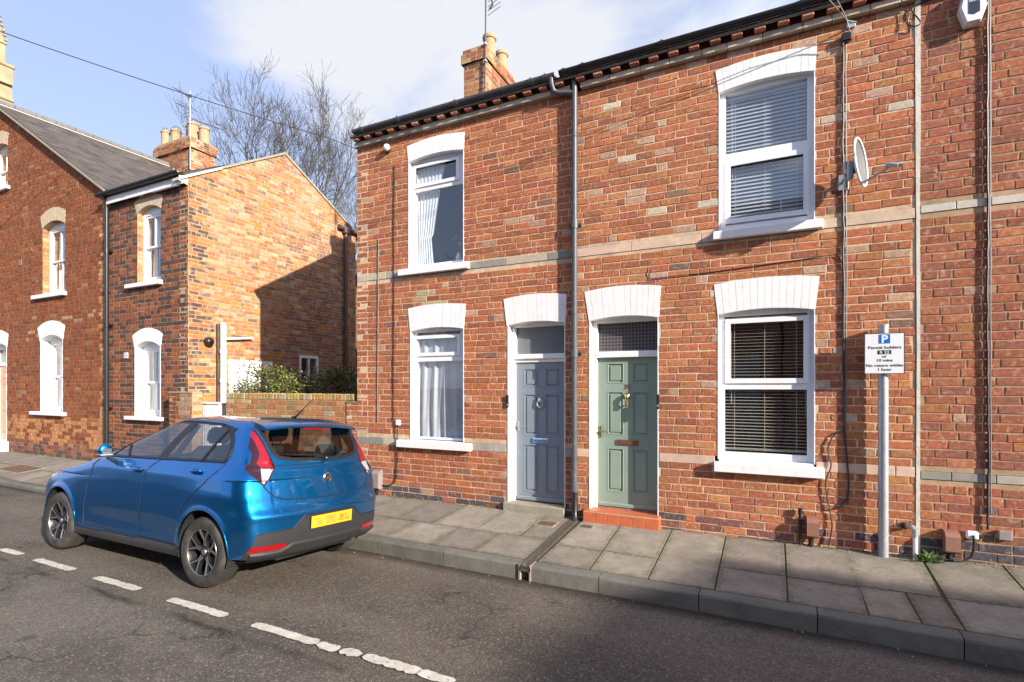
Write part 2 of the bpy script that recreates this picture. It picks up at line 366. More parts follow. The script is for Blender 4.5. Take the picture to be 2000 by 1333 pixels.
        base=mix(mth('MULTIPLY',ramp(noise(16,6,0.7),0.60,0.72),0.5),base,(0.075,0.065,0.05))
        base=mix(mth('MULTIPLY',ramp(noise(0.9,5,0.6),0.50,0.68),0.30),base,(0.10,0.088,0.07))
        v2=N(nt,'ShaderNodeTexVoronoi',inp={'Scale':3.2,'Randomness':1.0}); L(nt,pos,v2.inputs['Vector'])
        gum=mth('SUBTRACT',1.0,ramp(v2.outputs['Distance'],0.045,0.065)); base=mix(mth('MULTIPLY',gum,0.5),base,(0.07,0.062,0.052))
        L(nt,base,p.inputs['Base Color'])
        hh=mth('ADD',mth('MULTIPLY',noise(150,4,0.6),0.5),noise(12,5,0.6))
        b=N(nt,'ShaderNodeBump',inp={'Strength':0.8,'Distance':0.005}); L(nt,hh,b.inputs['Height']); L(nt,b.outputs[0],p.inputs['Normal'])
    return m
M['road']=groundmat('asphalt','road'); M['paving']=groundmat('paving_slab','pav')
M['ground']=mat('ground_dark',(0.07,0.065,0.045),0.95,var=0.3,vscale=0.4)
M['line']=mat('road_paint',(0.62,0.57,0.48),0.7,var=0.2,vscale=12,bump=0.002,bscale=90,dirt=((0.12,0.10,0.09),28,0.57,0.66,0.85))

M['rearglass']=glassmat('tinted_rear_glass',(0.50,0.52,0.52),1.7)

# ---------------------------------------------------------------- brickwork
def clip(poly, a, b, c):
    # keep a*u+b*v<=c
    o=[]
    n=len(poly)
    for i in range(n):
        p,q=poly[i],poly[(i+1)%n]; dp=a*p[0]+b*p[1]-c; dq=a*q[0]+b*q[1]-c
        if dp<=0: o.append(p)
        if (dp<0 and dq>0) or (dp>0 and dq<0):
            t=dp/(dp-dq); o.append((p[0]+(q[0]-p[0])*t,p[1]+(q[1]-p[1])*t))
    return o
def halfplanes(poly):
    # convex polygon, counter-clockwise
    hs=[]
    for i in range(len(poly)):
        p,q=poly[i],poly[(i+1)%len(poly)]; du,dv=q[0]-p[0],q[1]-p[1]; l=math.hypot(du,dv)
        hs.append((dv/l,-du/l,(dv*p[0]-du*p[1])/l))
    return hs
def cutrow(u0,u1,v0,v1,holes):
    iv=[(u0,u1)]
    for a,b,c,d in holes:
        if d<=v0+0.012 or c>=v1-0.012: continue
        nv=[]
        for x,y in iv:
            if b<=x or a>=y: nv.append((x,y))
            else:
                if a-x>0.02: nv.append((x,a))
                if y-b>0.02: nv.append((b,y))
        iv=nv
    return iv
def jig(c,rng,a=0.13,h=0.07):
    k=1+rng.uniform(-a,a); return (max(0.01,c[0]*k*(1+rng.uniform(-h,h)*0.4)),max(0.01,c[1]*k*(1+rng.uniform(-h,h))),max(0.01,c[2]*k*(1+rng.uniform(-h,h))))
def pick(pal,rng):
    t=rng.random()*sum(p[0] for p in pal)
    for w_,c in pal:
        t-=w_
        if t<=0: return c
    return pal[-1][1]
def bricks(mb,f3,poly,holes,colf,seed,course=0.086,bl=0.232,hb=0.112,j=0.0125,depth=0.30,header=4,v_start=None,rag=0.0,stack=False,ragh=0.0025):
    rng=random.Random(seed); hs=halfplanes(poly)
    us=[p[0] for p in poly]; vs=[p[1] for p in poly]; U0,U1,V0,V1=min(us),max(us),min(vs),max(vs)
    # mortar body, in strips
    mb.cur=0; mb.col=None
    cuts=sorted({V0,V1,*[h[2] for h in holes if V0<h[2]<V1],*[h[3] for h in holes if V0<h[3]<V1]})
    for a,b in zip(cuts,cuts[1:]):
        m_=(a+b)/2
        iv=[(U0,U1)]
        for h in holes:
            if h[2]<m_<h[3]:
                nv=[]
                for x,y in iv:
                    if h[1]<=x or h[0]>=y: nv.append((x,y)); continue
                    if h[0]>x: nv.append((x,h[0]))
                    if y>h[1]: nv.append((h[1],y))
                iv=nv
        for x,y in iv:
            q=[(x,a),(y,a),(y,b),(x,b)]
            for h in hs: q=clip(q,*h)
            if len(q)>=3: mb.prism(q,f3,(-depth,-0.0045))
    mb.cur=1
    v=V0 if v_start is None else v_start; row=0
    while v<V1:
        v0,v1=v+j/2,v+course-j/2
        isH=header and row%header==header-1
        ln=hb if isH else bl
        u=U0-(0 if row%2==0 else ln/2)-(0.03 if isH else 0)
        if rag: u-=rng.random()*rag
        while u<U1:
            l=ln+(rng.uniform(-1,1)*0.012 if rag else rng.uniform(-1,1)*0.004)
            if rag and not isH and rng.random()<0.13: l=hb
            if rag and isH and header==4 and rng.random()<0.55: l=bl
            a,b=max(u,U0)+j/2,min(u+l,U1)-j/2
            u+=l
            if b-a<0.03: continue
            base=None
            for x,y in cutrow(a,b,v0,v1,[(h[0]-0.0,h[1]+0.0,h[2],h[3]) for h in holes]):
                if y-x<0.03: continue
                q=[(x,v0),(y,v0),(y,v1),(x,v1)]
                dv=rng.uniform(-1,1)*0.0022
                q=[(p[0]+rng.uniform(-1,1)*ragh,p[1]+dv+rng.uniform(-1,1)*ragh*0.8) for p in q]
                for h in hs: q=clip(q,*h)
                if len(q)<3: continue
                cu=sum(p[0] for p in q)/len(q); cv_=sum(p[1] for p in q)/len(q)
                ex=max(p[0] for p in q)-min(p[0] for p in q); ey=max(p[1] for p in q)-min(p[1] for p in q)
                if ex<0.02 or ey<0.02: continue
                if base is None: base=colf(row,cu,cv_,rng,isH)
                mb.col=base
                pr=rng.uniform(-0.0015,0.0025); tilt=rng.uniform(-1,1)*0.0012; i_=0.0035
                sx,sy=max(0.3,1-2*i_/ex),max(0.3,1-2*i_/ey); n=len(q)
                vsb=[f3(p[0],p[1],-0.0075) for p in q]
                vsm=[f3(p[0],p[1],pr-0.0028) for p in q]
                vsf=[f3(cu+(p[0]-cu)*sx,cv_+(p[1]-cv_)*sy,pr+tilt*(p[1]-cv_)/0.04) for p in q]
                mb.add(vsb+vsm+vsf,[[2*n+i for i in range(n)]]+[[i,(i+1)%n,n+(i+1)%n,n+i] for i in range(n)]+[[n+i,n+(i+1)%n,2*n+(i+1)%n,2*n+i] for i in range(n)])
        v+=course; row+=1
    mb.col=None; mb.cur=0
FY=6.30
def front(Y): return lambda u,v,w_: (u,Y-w_,v)              # faces the street (-Y)
def side(X): return lambda u,v,w_: (X+w_,u,v)                # faces +X, u runs along +Y
def sideL(X): return lambda u,v,w_: (X-w_,u,v)
def backf(Y): return lambda u,v,w_: (u,Y+w_,v)
def rect(u0,u1,v0,v1): return [(u0,v0),(u1,v0),(u1,v1),(u0,v1)]
def brick_box(mb,x0,x1,y0,y1,z0,z1,colf,seed,faces='fslb',**k):
    d=min(x1-x0,y1-y0)/2-0.002
    k.setdefault('depth',d)
    if 'f' in faces: bricks(mb,front(y0),rect(x0,x1,z0,z1),[],colf,seed,**k)
    if 's' in faces: bricks(mb,side(x1),rect(y0+0.001,y1-0.001,z0,z1),[],colf,seed+1,**k)
    if 'l' in faces: bricks(mb,sideL(x0),rect(y0+0.001,y1-0.001,z0,z1),[],colf,seed+2,**k)
    if 'b' in faces: bricks(mb,backf(y1),rect(x0,x1,z0,z1),[],colf,seed+3,**k)

RED=[(6,(0.43,0.140,0.062)),(4,(0.36,0.112,0.054)),(1.6,(0.29,0.092,0.056)),(2.2,(0.45,0.175,0.075)),(0.36,(0.48,0.33,0.22)),(0.22,(0.16,0.105,0.09))]
REDB=[(6,(0.43,0.150,0.068)),(3,(0.36,0.118,0.060)),(1.3,(0.29,0.098,0.062)),(2.6,(0.46,0.190,0.080)),(0.55,(0.50,0.36,0.26)),(0.10,(0.18,0.13,0.11))]
REDC=[(4,(0.37,0.130,0.068)),(4,(0.31,0.105,0.060)),(2.2,(0.26,0.098,0.070)),(1.6,(0.43,0.175,0.078)),(0.2,(0.46,0.33,0.23)),(0.06,(0.15,0.13,0.13))]
BLUE=[(3,(0.085,0.075,0.085)),(1,(0.15,0.085,0.075)),(0.5,(0.24,0.10,0.07))]
DARKL=[(4,(0.24,0.080,0.042)),(2,(0.085,0.06,0.052)),(2,(0.14,0.066,0.048)),(2,(0.29,0.105,0.05))]
WINGL=[(5,(0.255,0.082,0.035)),(3,(0.21,0.064,0.032)),(1,(0.31,0.125,0.048)),(0.3,(0.13,0.06,0.042)),(0.1,(0.32,0.22,0.13))]
ORANGE=[(3.5,(0.40,0.165,0.065)),(2.0,(0.44,0.175,0.045)),(3.2,(0.42,0.29,0.18)),(3.2,(0.34,0.15,0.085)),(0.8,(0.17,0.12,0.095)),(1.6,(0.32,0.235,0.16))]
def soften(pal,k=0.28):
    t=sum(w for w,_ in pal); m=[sum(w*c[i] for w,c in pal)/t for i in range(3)]
    return [(w,tuple(c[i]*(1-k)+m[i]*k for i in range(3))) for w,c in pal]
RED,REDB,REDC,WINGL=map(soften,(RED,REDB,REDC,WINGL)); ORANGE=soften(ORANGE,0.12)
def colA(row,u,v,rng,H):
    if v<0.17 and rng.random()<0.85: return jig(pick(BLUE,rng),rng)
    if v<0.45 and rng.random()<0.5: return jig((0.33,0.12,0.085),rng)
    if abs(u+4.3)<0.35 and 2.85<v<3.1 and rng.random()<0.35: return jig((0.42,0.32,0.20),rng)
    return jig(pick(RED,rng),rng)
def colB(row,u,v,rng,H):
    if v<0.22 and rng.random()<0.6: return jig(pick([(2,(0.22,0.095,0.08)),(1,(0.10,0.08,0.09)),(1,(0.33,0.14,0.10))],rng),rng)
    pale=0.26 if (u>0.45 and 3.9<v<4.75) else 0.03
    if H or rng.random()<pale:
        if rng.random()<pale*0.9: return jig((0.54,0.44,0.35),rng)
    return jig(pick(REDB,rng),rng)
def colC(row,u,v,rng,H):
    if v<0.25 and rng.random()<0.8: return jig(pick(BLUE,rng),rng)
    return jig(pick(REDC,rng),rng)
def colGW(row,u,v,rng,H): return jig(pick([(3,(0.38,0.15,0.06)),(2.4,(0.42,0.20,0.08)),(0.6,(0.28,0.20,0.08)),(1.3,(0.44,0.31,0.19))],rng),rng)

def stoneband(mb,u0,u1,v0,v1,Y,ln,cols,seed,out=0.004,holes=(),dep=0.10):
    rng=random.Random(seed); u=u0
    while u<u1-0.01:
        l=min(ln*rng.uniform(0.75,1.25),u1-u)
        if u1-u-l<0.12: l=u1-u
        mb.col=jig(pick(cols,rng),rng,0.1,0.03)
        mb.bbox(u+0.003,u+l-0.003,Y-out-rng.uniform(0,0.001),Y+dep,v0+0.004,v1-0.004,0.004); u+=l
    mb.col=None
GREYST=[(3,(0.36,0.33,0.28)),(2,(0.26,0.25,0.22)),(1,(0.44,0.38,0.29))]
CREAMST=[(3,(0.56,0.42,0.31)),(2,(0.60,0.44,0.33))]
PALEST=[(3,(0.56,0.52,0.45)),(1,(0.40,0.37,0.32))]

def arch(name,parent,xb0,xb1,xt0,xt1,zb,zt,rb,rt,Y,depth,n=13,m='white',proud=0.007,gap=0.0016):
    mb=MB(); N_=n
    for i in range(N_):
        t0,t1=i/N_,(i+1)/N_; pts=[]
        g=gap
        def B(t): return (xb0+(xb1-xb0)*t, zb+rb*(1-(2*t-1)**2))
        def T(t): return (xt0+(xt1-xt0)*t, zt+rt*(1-(2*t-1)**2))
        b0,b1,c1,c0=B(t0),B(t1),T(t1),T(t0)
        q=[(b0[0]+g,b0[1]),(b1[0]-g,b1[1]),(c1[0]-g,c1[1]),(c0[0]+g,c0[1])]
        o_=random.uniform(0,0.0015)
        mb.prism(q,front(Y),(-depth,proud-o_))
        q=[b0,b1,c1,c0]
        cx=sum(p[0] for p in q)/4; cz=sum(p[1] for p in q)/4
        q=[(p[0]+(0.0 if 0<i<N_-1 else (cx-p[0])*0.02),cz+(p[1]-cz)*0.99) for p in q]
        mb.prism(q,front(Y),(-depth+0.01,proud-0.0035))
    return mb.build(name,M[m],parent)

def sill(parent,x0,x1,z0,z1,Y,out=0.075,m='white',back=0.12):
    mb=MB(); mb.bbox(x0,x1,Y-out,Y-0.0005,z0,z1,0.006)
    mb.bbox(x0+0.09,x1-0.09,Y+0.0005,Y+back,z0+0.01,z1+0.004,0.003)
    return mb.build('window_sill',M[m],parent)

def ring(mb,x0,x1,z0,z1,t,y0,y1,tt=None,tb=None):
    tt=tt or t; tb=tb or t
    mb.bbox(x0,x0+t,y0,y1,z0,z1,0.003); mb.bbox(x1-t,x1,y0,y1,z0,z1,0.003)
    mb.bbox(x0+t+0.0002,x1-t-0.0002,y0+0.0008,y1,z0,z0+tb,0.003); mb.bbox(x0+t+0.0002,x1-t-0.0002,y0+0.0008,y1,z1-tt,z1,0.003)

def lining(mb,x0,x1,z0,z1,Y,dep,t=0.010,proud=0.004,top=True):
    mb.box(x0,x0+t,Y-proud,Y+dep,z0,z1); mb.box(x1-t,x1,Y-proud,Y+dep,z0,z1)
    if top: mb.box(x0+t,x1-t,Y+0.02,Y+dep,z1-t,z1)

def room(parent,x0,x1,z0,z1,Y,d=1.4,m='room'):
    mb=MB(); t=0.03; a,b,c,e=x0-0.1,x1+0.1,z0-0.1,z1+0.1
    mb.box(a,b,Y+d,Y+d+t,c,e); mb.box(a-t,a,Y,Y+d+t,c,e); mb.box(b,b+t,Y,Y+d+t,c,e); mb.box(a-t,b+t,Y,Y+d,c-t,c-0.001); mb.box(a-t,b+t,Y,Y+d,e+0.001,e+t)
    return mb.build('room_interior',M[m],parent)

def blind(parent,x0,x1,z0,z1,Y,pitch=0.042,m='blind',tilt=35,seed=1):
    mb=MB(); rng=random.Random(seed); z=z0+0.02; c,s_=math.cos(R(tilt)),math.sin(R(tilt)); wd=0.025
    while z<z1-0.03:
        t=rng.uniform(-1,1)*0.002
        a=Vector((0,-wd*c,-wd*s_)); b=Vector((0,wd*c,wd*s_)); n=Vector((0,0,0.0012))
        p=Vector((x0,Y,z+t)); q=Vector((x1,Y,z-t))
        mb.add([p+a,q+a,q+b,p+b,p+a+n,q+a+n,q+b+n,p+b+n],[(0,1,2,3),(4,5,6,7),(0,1,5,4),(2,3,7,6),(1,2,6,5),(3,0,4,7)])
        z+=pitch
    mb.box(x0,x1,Y-0.02,Y+0.02,z1-0.03,z1); mb.box(x0,x1,Y-0.012,Y+0.012,z0,z0+0.014)
    for k in (0.12,0.5,0.88):
        x=x0+(x1-x0)*k; mb.box(x-0.0022,x+0.0022,Y-0.027,Y-0.0255,z0,z1)
    mb.tube([(x0+0.06,Y-0.034,z1-0.03),(x0+0.065,Y-0.034,z0+(z1-z0)*0.35)],0.003,6)
    return mb.build('window_blind',M[m],parent)

def curtain(parent,x0,x1,z0,z1,Y,folds=9,amp=0.028,gather=None,m='curtain',seed=1,name='curtain'):
    mb=MB(); rng=random.Random(seed); nu,nv=130,26; ph=[rng.uniform(0,6.28) for _ in range(6)]; vs=[]
    for j_ in range(nv):
        v=j_/(nv-1)
        for i in range(nu):
            u=i/(nu-1); uu=u+0.012*math.sin(5*v+ph[0]+u*4)
            wv=math.sin(uu*folds*2*math.pi+ph[1]+1.2*math.sin(v*2.1+ph[2]))+0.45*math.sin(uu*folds*3.7*math.pi+ph[3]+v*2)
            x=x0+(x1-x0)*u
            if gather:
                x=x0+(x-x0)*gather(v)
            vs.append((x+0.006*wv*math.sin(3*v),Y-amp*wv*(0.5+0.5*v),z1+(z0-z1)*v))
    fs=[[j_*nu+i,j_*nu+i+1,(j_+1)*nu+i+1,(j_+1)*nu+i] for j_ in range(nv-1) for i in range(nu-1)]
    mb.add(vs,fs); return mb.build(name,M[m],parent,smooth=True)

def pane(parent,x0,x1,z0,z1,Y,t=0.006,m='glass',name='window_pane'):
    mb=MB(); mb.add([(x0,Y,z0),(x1,Y,z0),(x1,Y,z1),(x0,Y,z1)],[(0,1,2,3)]); return mb.build(name,M[m],parent)

def downtube(mb,pts,r,seg=12): mb.tube(pts,r,seg)

def panel_door(parent,name,x0,x1,z0,z1,Y,m,rows,label=None):
    # rows: list of (z0,z1) panels, two columns
    mb=MB(); w_=x1-x0; st=0.115*w_/0.74; mid=0.10*w_/0.74; cx=(x0+x1)/2
    mb.box(x0,x1,Y+0.012,Y+0.045,z0,z1)
    # stiles, rails as raised pieces around recessed panels
    F=0.0
    mb.bbox(x0,x0+st,Y,Y+0.012,z0,z1,0.002); mb.bbox(x1-st,x1,Y,Y+0.012,z0,z1,0.002); 
    edges=[z0]+[e for r_ in rows for e in r_]+[z1]
    for a,b in zip(edges[0::2],edges[1::2]): mb.bbox(x0+st,x1-st,Y+0.0004,Y+0.012,a,b,0.002)
    for a,b in rows:
        mb.bbox(cx-mid/2,cx+mid/2,Y+0.0008,Y+0.012,a,b,0.002)
        for p0,p1 in ((x0+st,cx-mid/2),(cx+mid/2,x1-st)):
            # moulding
            q=0.014
            for (ax,bx,az,bz) in ((p0,p1,a,a+q),(p0,p1,b-q,b),(p0,p0+q,a+q,b-q),(p1-q,p1,a+q,b-q)):
                mb.bbox(ax,bx,Y-0.004,Y+0.011,az,bz,0.004)
            mb.bbox(p0+0.035,p1-0.035,Y+0.003,Y+0.014,a+0.035,b-0.035,0.006)
    return mb.build(name,M[m],parent)

def slates(mb,P0,along,up,ln,ht,seed,wd=0.25,ex=0.21,cols=None):
    # P0 eave corner; along, up unit vectors; rows of overlapping slates
    rng=random.Random(seed); P0=Vector(P0); along=Vector(along).normalized(); up=Vector(up).normalized(); nn=along.cross(up); 
    if nn.z<0: nn=-nn
    rows=int(ht/ex+0.999)
    for r_ in range(rows):
        a=-(wd/2 if r_%2 else 0); v0=r_*ex; v1=min(v0+ex*1.35,ht)
        while a<ln:
            u0=max(a+0.002,0); u1=min(a+wd-0.002,ln)
            if u1-u0>0.03:
                k=rng.uniform(0.72,1.28); g=rng.uniform(-0.006,0.006)
                mb.col=(0.098*k+g,0.080*k,0.068*k-g*0.5)
                h0=0.012+rng.uniform(0,0.004); t=0.006
                A=[P0+along*u0+up*v0+nn*h0,P0+along*u1+up*v0+nn*(h0+rng.uniform(-0.001,0.002)),P0+along*u1+up*v1+nn*0.003,P0+along*u0+up*v1+nn*0.003]
                mb.add([p+nn*t for p in A]+[p for p in A],[(0,1,2,3),(0,1,5,4),(1,2,6,5),(3,0,4,7)])
            a+=wd
    mb.col=None

# =================================================================== setting
# ground sheet
g=MB(); g.add([(-400,-400,-0.42),(400,-400,-0.42),(400,400,-0.42),(-400,400,-0.42)],[(0,1,2,3)]); struct('ground',g,M['ground'])
# road with camber
KY=4.67
def road_z(y): 
    if y>2.4: return -0.10-(y-2.4)*0.0655
    if y>1.2: return -0.085-(y-1.2)*0.0125
    return -0.085-(1.2-y)*0.03
g=MB(); xs=[-60+i*1.0 for i in range(101)]; ys=[-0.9+i*0.2 for i in range(int((KY+0.02+0.9)/0.2)+1)]+[KY+0.02]
rr=random.Random(3)
vs=[(x,y,road_z(y)+(rr.uniform(-1,1)*0.004)) for y in ys for x in xs]; nx=len(xs)
g.add(vs,[[j_*nx+i,j_*nx+i+1,(j_+1)*nx+i+1,(j_+1)*nx+i] for j_ in range(len(ys)-1) for i in range(nx-1)])
struct('road',g,M['road'],smooth=True)
# opposite pavement
g=MB(); g.box(-60,40,-2.2,-1.03,-0.4,0.0); g.box(-60,40,-1.03,-0.9,-0.4,0.0); struct('far_pavement',g,M['step'])

# pavement: sloping slabs
def drop(x):   # the kerb drops in front of the side yard
    if x>-7.4: return 0.0
    if x<-15.5: return 0.0
    a=min(1,( -7.4-x)/1.2); b=min(1,(x+15.5)/2.5); return 0.085*max(0,min(a,b))
def pav_z(x,y): 
    t=min(1.0,max(0.0,(6.3-y)/(6.3-KY))); return -0.098*t-drop(x)*t+ (max(0,x-0.9)*0.028)*(1-t)
PAVC=[(3,(0.262,0.230,0.184)),(2,(0.232,0.204,0.165)),(1.5,(0.290,0.256,0.205)),(1,(0.232,0.198,0.165))]
g=MB(); rng=random.Random(11)
g.col=(0.062,0.062,0.032); xs=[-30+i*0.5 for i in range(81)]
for a,b in zip(xs,xs[1:]):
    for y0,y1 in ((KY+0.13,5.4),(5.4,6.32)):
        g.add([(a,y0,pav_z(a,y0)-0.008),(b,y0,pav_z(b,y0)-0.008),(b,y1,pav_z(b,y1)-0.008),(a,y1,pav_z(a,y1)-0.008)],[(0,1,2,3)])
def slab(x0,x1,y0,y1,x0b=None,x1b=None,col=None,dz=0):
    j=0.0065; x0b=x0 if x0b is None else x0b; x1b=x1 if x1b is None else x1b
    g.col=jig(col or pick(PAVC,rng),rng,0.08,0.02); e=rng.uniform(-0.003,0.001)+dz; e2=rng.uniform(-0.0015,0.0015)
    P=[(x0+j,y0+j),(x1-j,y0+j),(x1b-j,y1-j),(x0b+j,y1-j)]; c=0.002
    top=[(x0+j+c,y0+j+c),(x1-j-c,y0+j+c),(x1b-j-c,y1-j-c),(x0b+j+c,y1-j-c)]
    def zt(i,x,y): return pav_z(x,y)+e+(e2 if i in(1,2) else -e2)
    vs=[(x,y,pav_z(x,y)-0.03) for x,y in P]+[(x,y,zt(i,x,y)-0.004) for i,(x,y) in enumerate(P)]+[(x,y,zt(i,x,y)) for i,(x,y) in enumerate(top)]
    main=g.col; moss=(main[0]*0.50,main[1]*0.56,main[2]*0.45)
    g.col=moss; g.add(vs,[(i,(i+1)%4,4+(i+1)%4,4+i) for i in range(4)]+[(4+i,4+(i+1)%4,8+(i+1)%4,8+i) for i in range(4)])
    # weathered rim then the clean face, as a small grid with ragged tone
    nx_,ny_=max(4,int((x1-x0)/0.035)),max(4,int((y1-y0)/0.035)); gv=[]
    for b_ in range(ny_+1):
        for a_ in range(nx_+1):
            u=a_/nx_; v=b_/ny_; xa=top[0][0]+(top[1][0]-top[0][0])*u; xb=top[3][0]+(top[2][0]-top[3][0])*u; y=top[0][1]+(top[3][1]-top[0][1])*v; x=xa+(xb-xa)*v
            zz_=-e2+2*e2*u; gv.append((x,y,pav_z(x,y)+e+zz_+ (rng.uniform(-1,1)*0.0007 if 0<a_<nx_ and 0<b_<ny_ else 0)))
    base_=len(g.v); g.v.extend(gv)
    for b_ in range(ny_):
        for a_ in range(nx_):
            ed=min(a_,nx_-1-a_,b_,ny_-1-b_); k=1.0
            if ed==0: k=rng.uniform(0.62,0.95)
            elif ed==1: k=rng.uniform(0.85,1.03)
            else: k=rng.uniform(0.95,1.05)
            g.f.append([base_+b_*(nx_+1)+a_,base_+b_*(nx_+1)+a_+1,base_+(b_+1)*(nx_+1)+a_+1,base_+(b_+1)*(nx_+1)+a_]); g.m.append(0)
            g.c.append((main[0]*k,main[1]*(k+0.02 if ed==0 else k),main[2]*(k*0.93 if ed==0 else k)))
y0,y1=KY+0.135,6.285
# right of the channel, joints as seen
jx=[-2.085,-1.54,-0.985,-0.415,0.145,0.70,1.28,1.86,2.45,3.05,3.65,4.25,4.85,5.45,6.05,6.65]
jt=[-2.085,-1.60,-1.005,-0.425,0.160,0.745,1.335,1.93,2.52,3.1,3.7,4.3,4.9,5.5,6.1,6.7]
mids=[5.33,5.33,None,5.35,5.34,5.36,5.36,5.38]+[5.36]*8
for i in range(len(jx)-1):
    m_=mids[i]
    if m_ is None: slab(jx[i],jx[i+1],y0,y1,jt[i],jt[i+1])
    elif i==5:
        slab(jx[i],jx[i+1],m_,y1,jx[i]+0.02,jt[i+1]); 
        slab(jx[i],jx[i]+0.33,y0,m_,col=(0.29,0.25,0.19)); slab(jx[i]+0.33,jx[i+1],y0,m_,col=(0.24,0.205,0.17))
    else:
        t=(m_-y0)/(y1-y0); a=jx[i]+(jt[i]-jx[i])*t; b=jx[i+1]+(jt[i+1]-jx[i+1])*t
        slab(jx[i],jx[i+1],y0,m_,a,b); slab(a,b,m_,y1,jt[i],jt[i+1])
# left of the channel: two rows, broken joints
x=-2.215; k=0
while x>-26:
    w_=0.60*rng.uniform(0.96,1.04)
    slab(x-w_,x,y0,5.42); x-=w_
x=-2.215; first=True
while x>-26:
    w_=(0.38 if first else 0.60)*rng.uniform(0.96,1.04); first=False
    slab(x-w_,x,5.42,y1); x-=w_
g.col=None
struct('pavement',g,M['paving'])
# kerb stones
g=MB(); rng=random.Random(5)
def kerb(x0,x1,y=KY,wd=0.13,h=0.30):
    n=6; j=0.004; g.col=jig((0.150,0.145,0.125),rng,0.12,0.02); vs=[]
    for i in range(n+1):
        X=x0+j+(x1-x0-2*j)*i/n; zt=pav_z(X,y)+0.002
        e=0.022 if 0<i<n else 0.026; s_=0.004 if 0<i<n else 0.0
        prof=[(y+0.0,zt-h),(y-0.001+ (0 if s_ else .003),zt-e),(y+0.006,zt-0.009),(y+e,zt-0.001),(y+wd,zt+0.002),(y+wd,zt-h)]
        vs+=[(X,a,b) for a,b in prof]
    m_=6
    fs=[[i*m_+k,i*m_+k+1,(i+1)*m_+k+1,(i+1)*m_+k] for i in range(n) for k in range(m_-1)]+[list(range(m_)),[n*m_+k for k in range(m_)][::-1]]
    g.add(vs,fs)
ks=[-2.09,-1.41,-0.53,0.345,1.235,2.13,3.03,3.93,4.83,5.7,6.6]
for a,b in zip(ks,ks[1:]): kerb(a,b)
x=-2.225
while x>-28: kerb(x-0.9,x); x-=0.9
g.col=None
struct('kerb',g,M['paving'])
# bay line, worn
g=MB(); rng=random.Random(8)
def dash(x0,x1,yc=2.63,wd=0.088,rag=0.006,skew=0.0):
    n=max(4,int((x1-x0)/0.03)); top=[];bot=[]
    for i in range(n+1):
        x=x0+(x1-x0)*i/n; e=0.25*wd if i in(0,n) else 0
        a=yc-wd/2+rng.uniform(-rag,rag)+e; b=yc+wd/2+rng.uniform(-rag,rag)-e
        x+=rng.uniform(-0.006,0.006)
        top.append((x,b,road_z(b)+0.008)); bot.append((x,a,road_z(a)+0.008))
    m_=n+1; g.add(bot+top,[[i,i+1,m_+i+1,m_+i] for i in range(n)])
for a,b in ((-7.52,-7.08),(-6.76,-6.03),(-5.62,-4.94),(-4.49,-3.76),(-3.46,-2.80)): dash(a,b,yc=2.635)
dash(-2.79,-2.60,rag=0.012); dash(-2.585,-2.42,yc=2.64,rag=0.016); dash(-2.395,-1.95,rag=0.01,yc=2.65); dash(-1.955,-1.69,yc=2.65,rag=0.008)
for k in range(6): dash(-8.3-k*1.13,-7.75-k*1.13,yc=2.64)
struct('road_marking',g,M['line'])

# =================================================================== terrace houses
def text_mesh(body,size,origin,parent,m,depth=0.002,name='lettering',align='CENTER',rot=(90,0,0),bold=0.0,sx=1.0):
    c=bpy.data.curves.new(name,'FONT'); c.body=body; c.size=size; c.align_x=align; c.extrude=depth; c.offset=bold; c.resolution_u=3
    t=bpy.data.objects.new('tmp_text',c); COL.objects.link(t); bpy.context.view_layer.update()
    me=bpy.data.meshes.new_from_object(t); bpy.data.objects.remove(t); bpy.data.curves.remove(c)
    me.name=name
    mt=Matrix.Translation(Vector(origin)-wloc(parent))@Matrix.Rotation(R(rot[2]),4,'Z')@Matrix.Rotation(R(rot[0]),4,'X')@Matrix.Diagonal((sx,1,1,1))
    me.transform(mt); me.materials.clear(); me.materials.append(M[m])
    o=bpy.data.objects.new(name,me); COL.objects.link(o); o.parent=parent; return o

def house_roof(parent,x0,x1,Ye=6.16,ze=5.525,Yr=8.65,zr=6.98,Yb=11.3):
    mb=MB(); mb.cur=0
    for (ya,za,yb,zb) in ((Ye,ze,Yr,zr),(Yb,ze,Yr,zr)):
        d=Vector((0,yb-ya,zb-za)); n=Vector((0,-d.z,d.y)).normalized(); 
        if n.z<0: n=-n
        A=[Vector((x0,ya,za)),Vector((x1,ya,za)),Vector((x1,yb,zb)),Vector((x0,yb,zb))]
        mb.col=(0.055,0.05,0.046); mb.add([p for p in A]+[p+n*0.03 for p in A],[(0,1,2,3),(4,5,6,7),(0,1,5,4),(1,2,6,5),(2,3,7,6),(3,0,4,7)])
        slates(mb,A[0]+n*0.03,(1,0,0),d,x1-x0,d.length,int(x0*10)+50,wd=0.3,ex=0.26)
    rf=mb.build('roof',M['slate'],parent)
    mb=MB()
    x=x0
    while x<x1-0.05:
        w_=min(0.44,x1-x); mb.tube([(x+0.005,Yr,zr+0.02),(x+w_-0.005,Yr,zr+0.02)],0.09,10); x+=0.45
    mb.build('ridge_tile',M['terracotta'] if False else M['step'],rf)
    return rf
def dentils(parent,x0,x1,seed,z0=5.497,z1=5.575):
    rng=random.Random(seed); mb=MB(); x=x0+0.03; 
    mb.col=(0.28,0.10,0.06); mb.box(x0,x1,FY-0.018,FY+0.22,5.496,5.60)
    while x+0.11<x1:
        mb.col=jig(pick([(3,(0.44,0.17,0.10)),(1,(0.32,0.12,0.08)),(1,(0.5,0.25,0.16))],rng),rng)
        mb.bbox(x,x+0.112,FY-0.13-rng.uniform(0,0.006),FY-0.0185,z0+rng.uniform(-.003,.003),z1,0.008); x+=0.225
    return mb.build('dentil_course',M['terracotta'],parent)
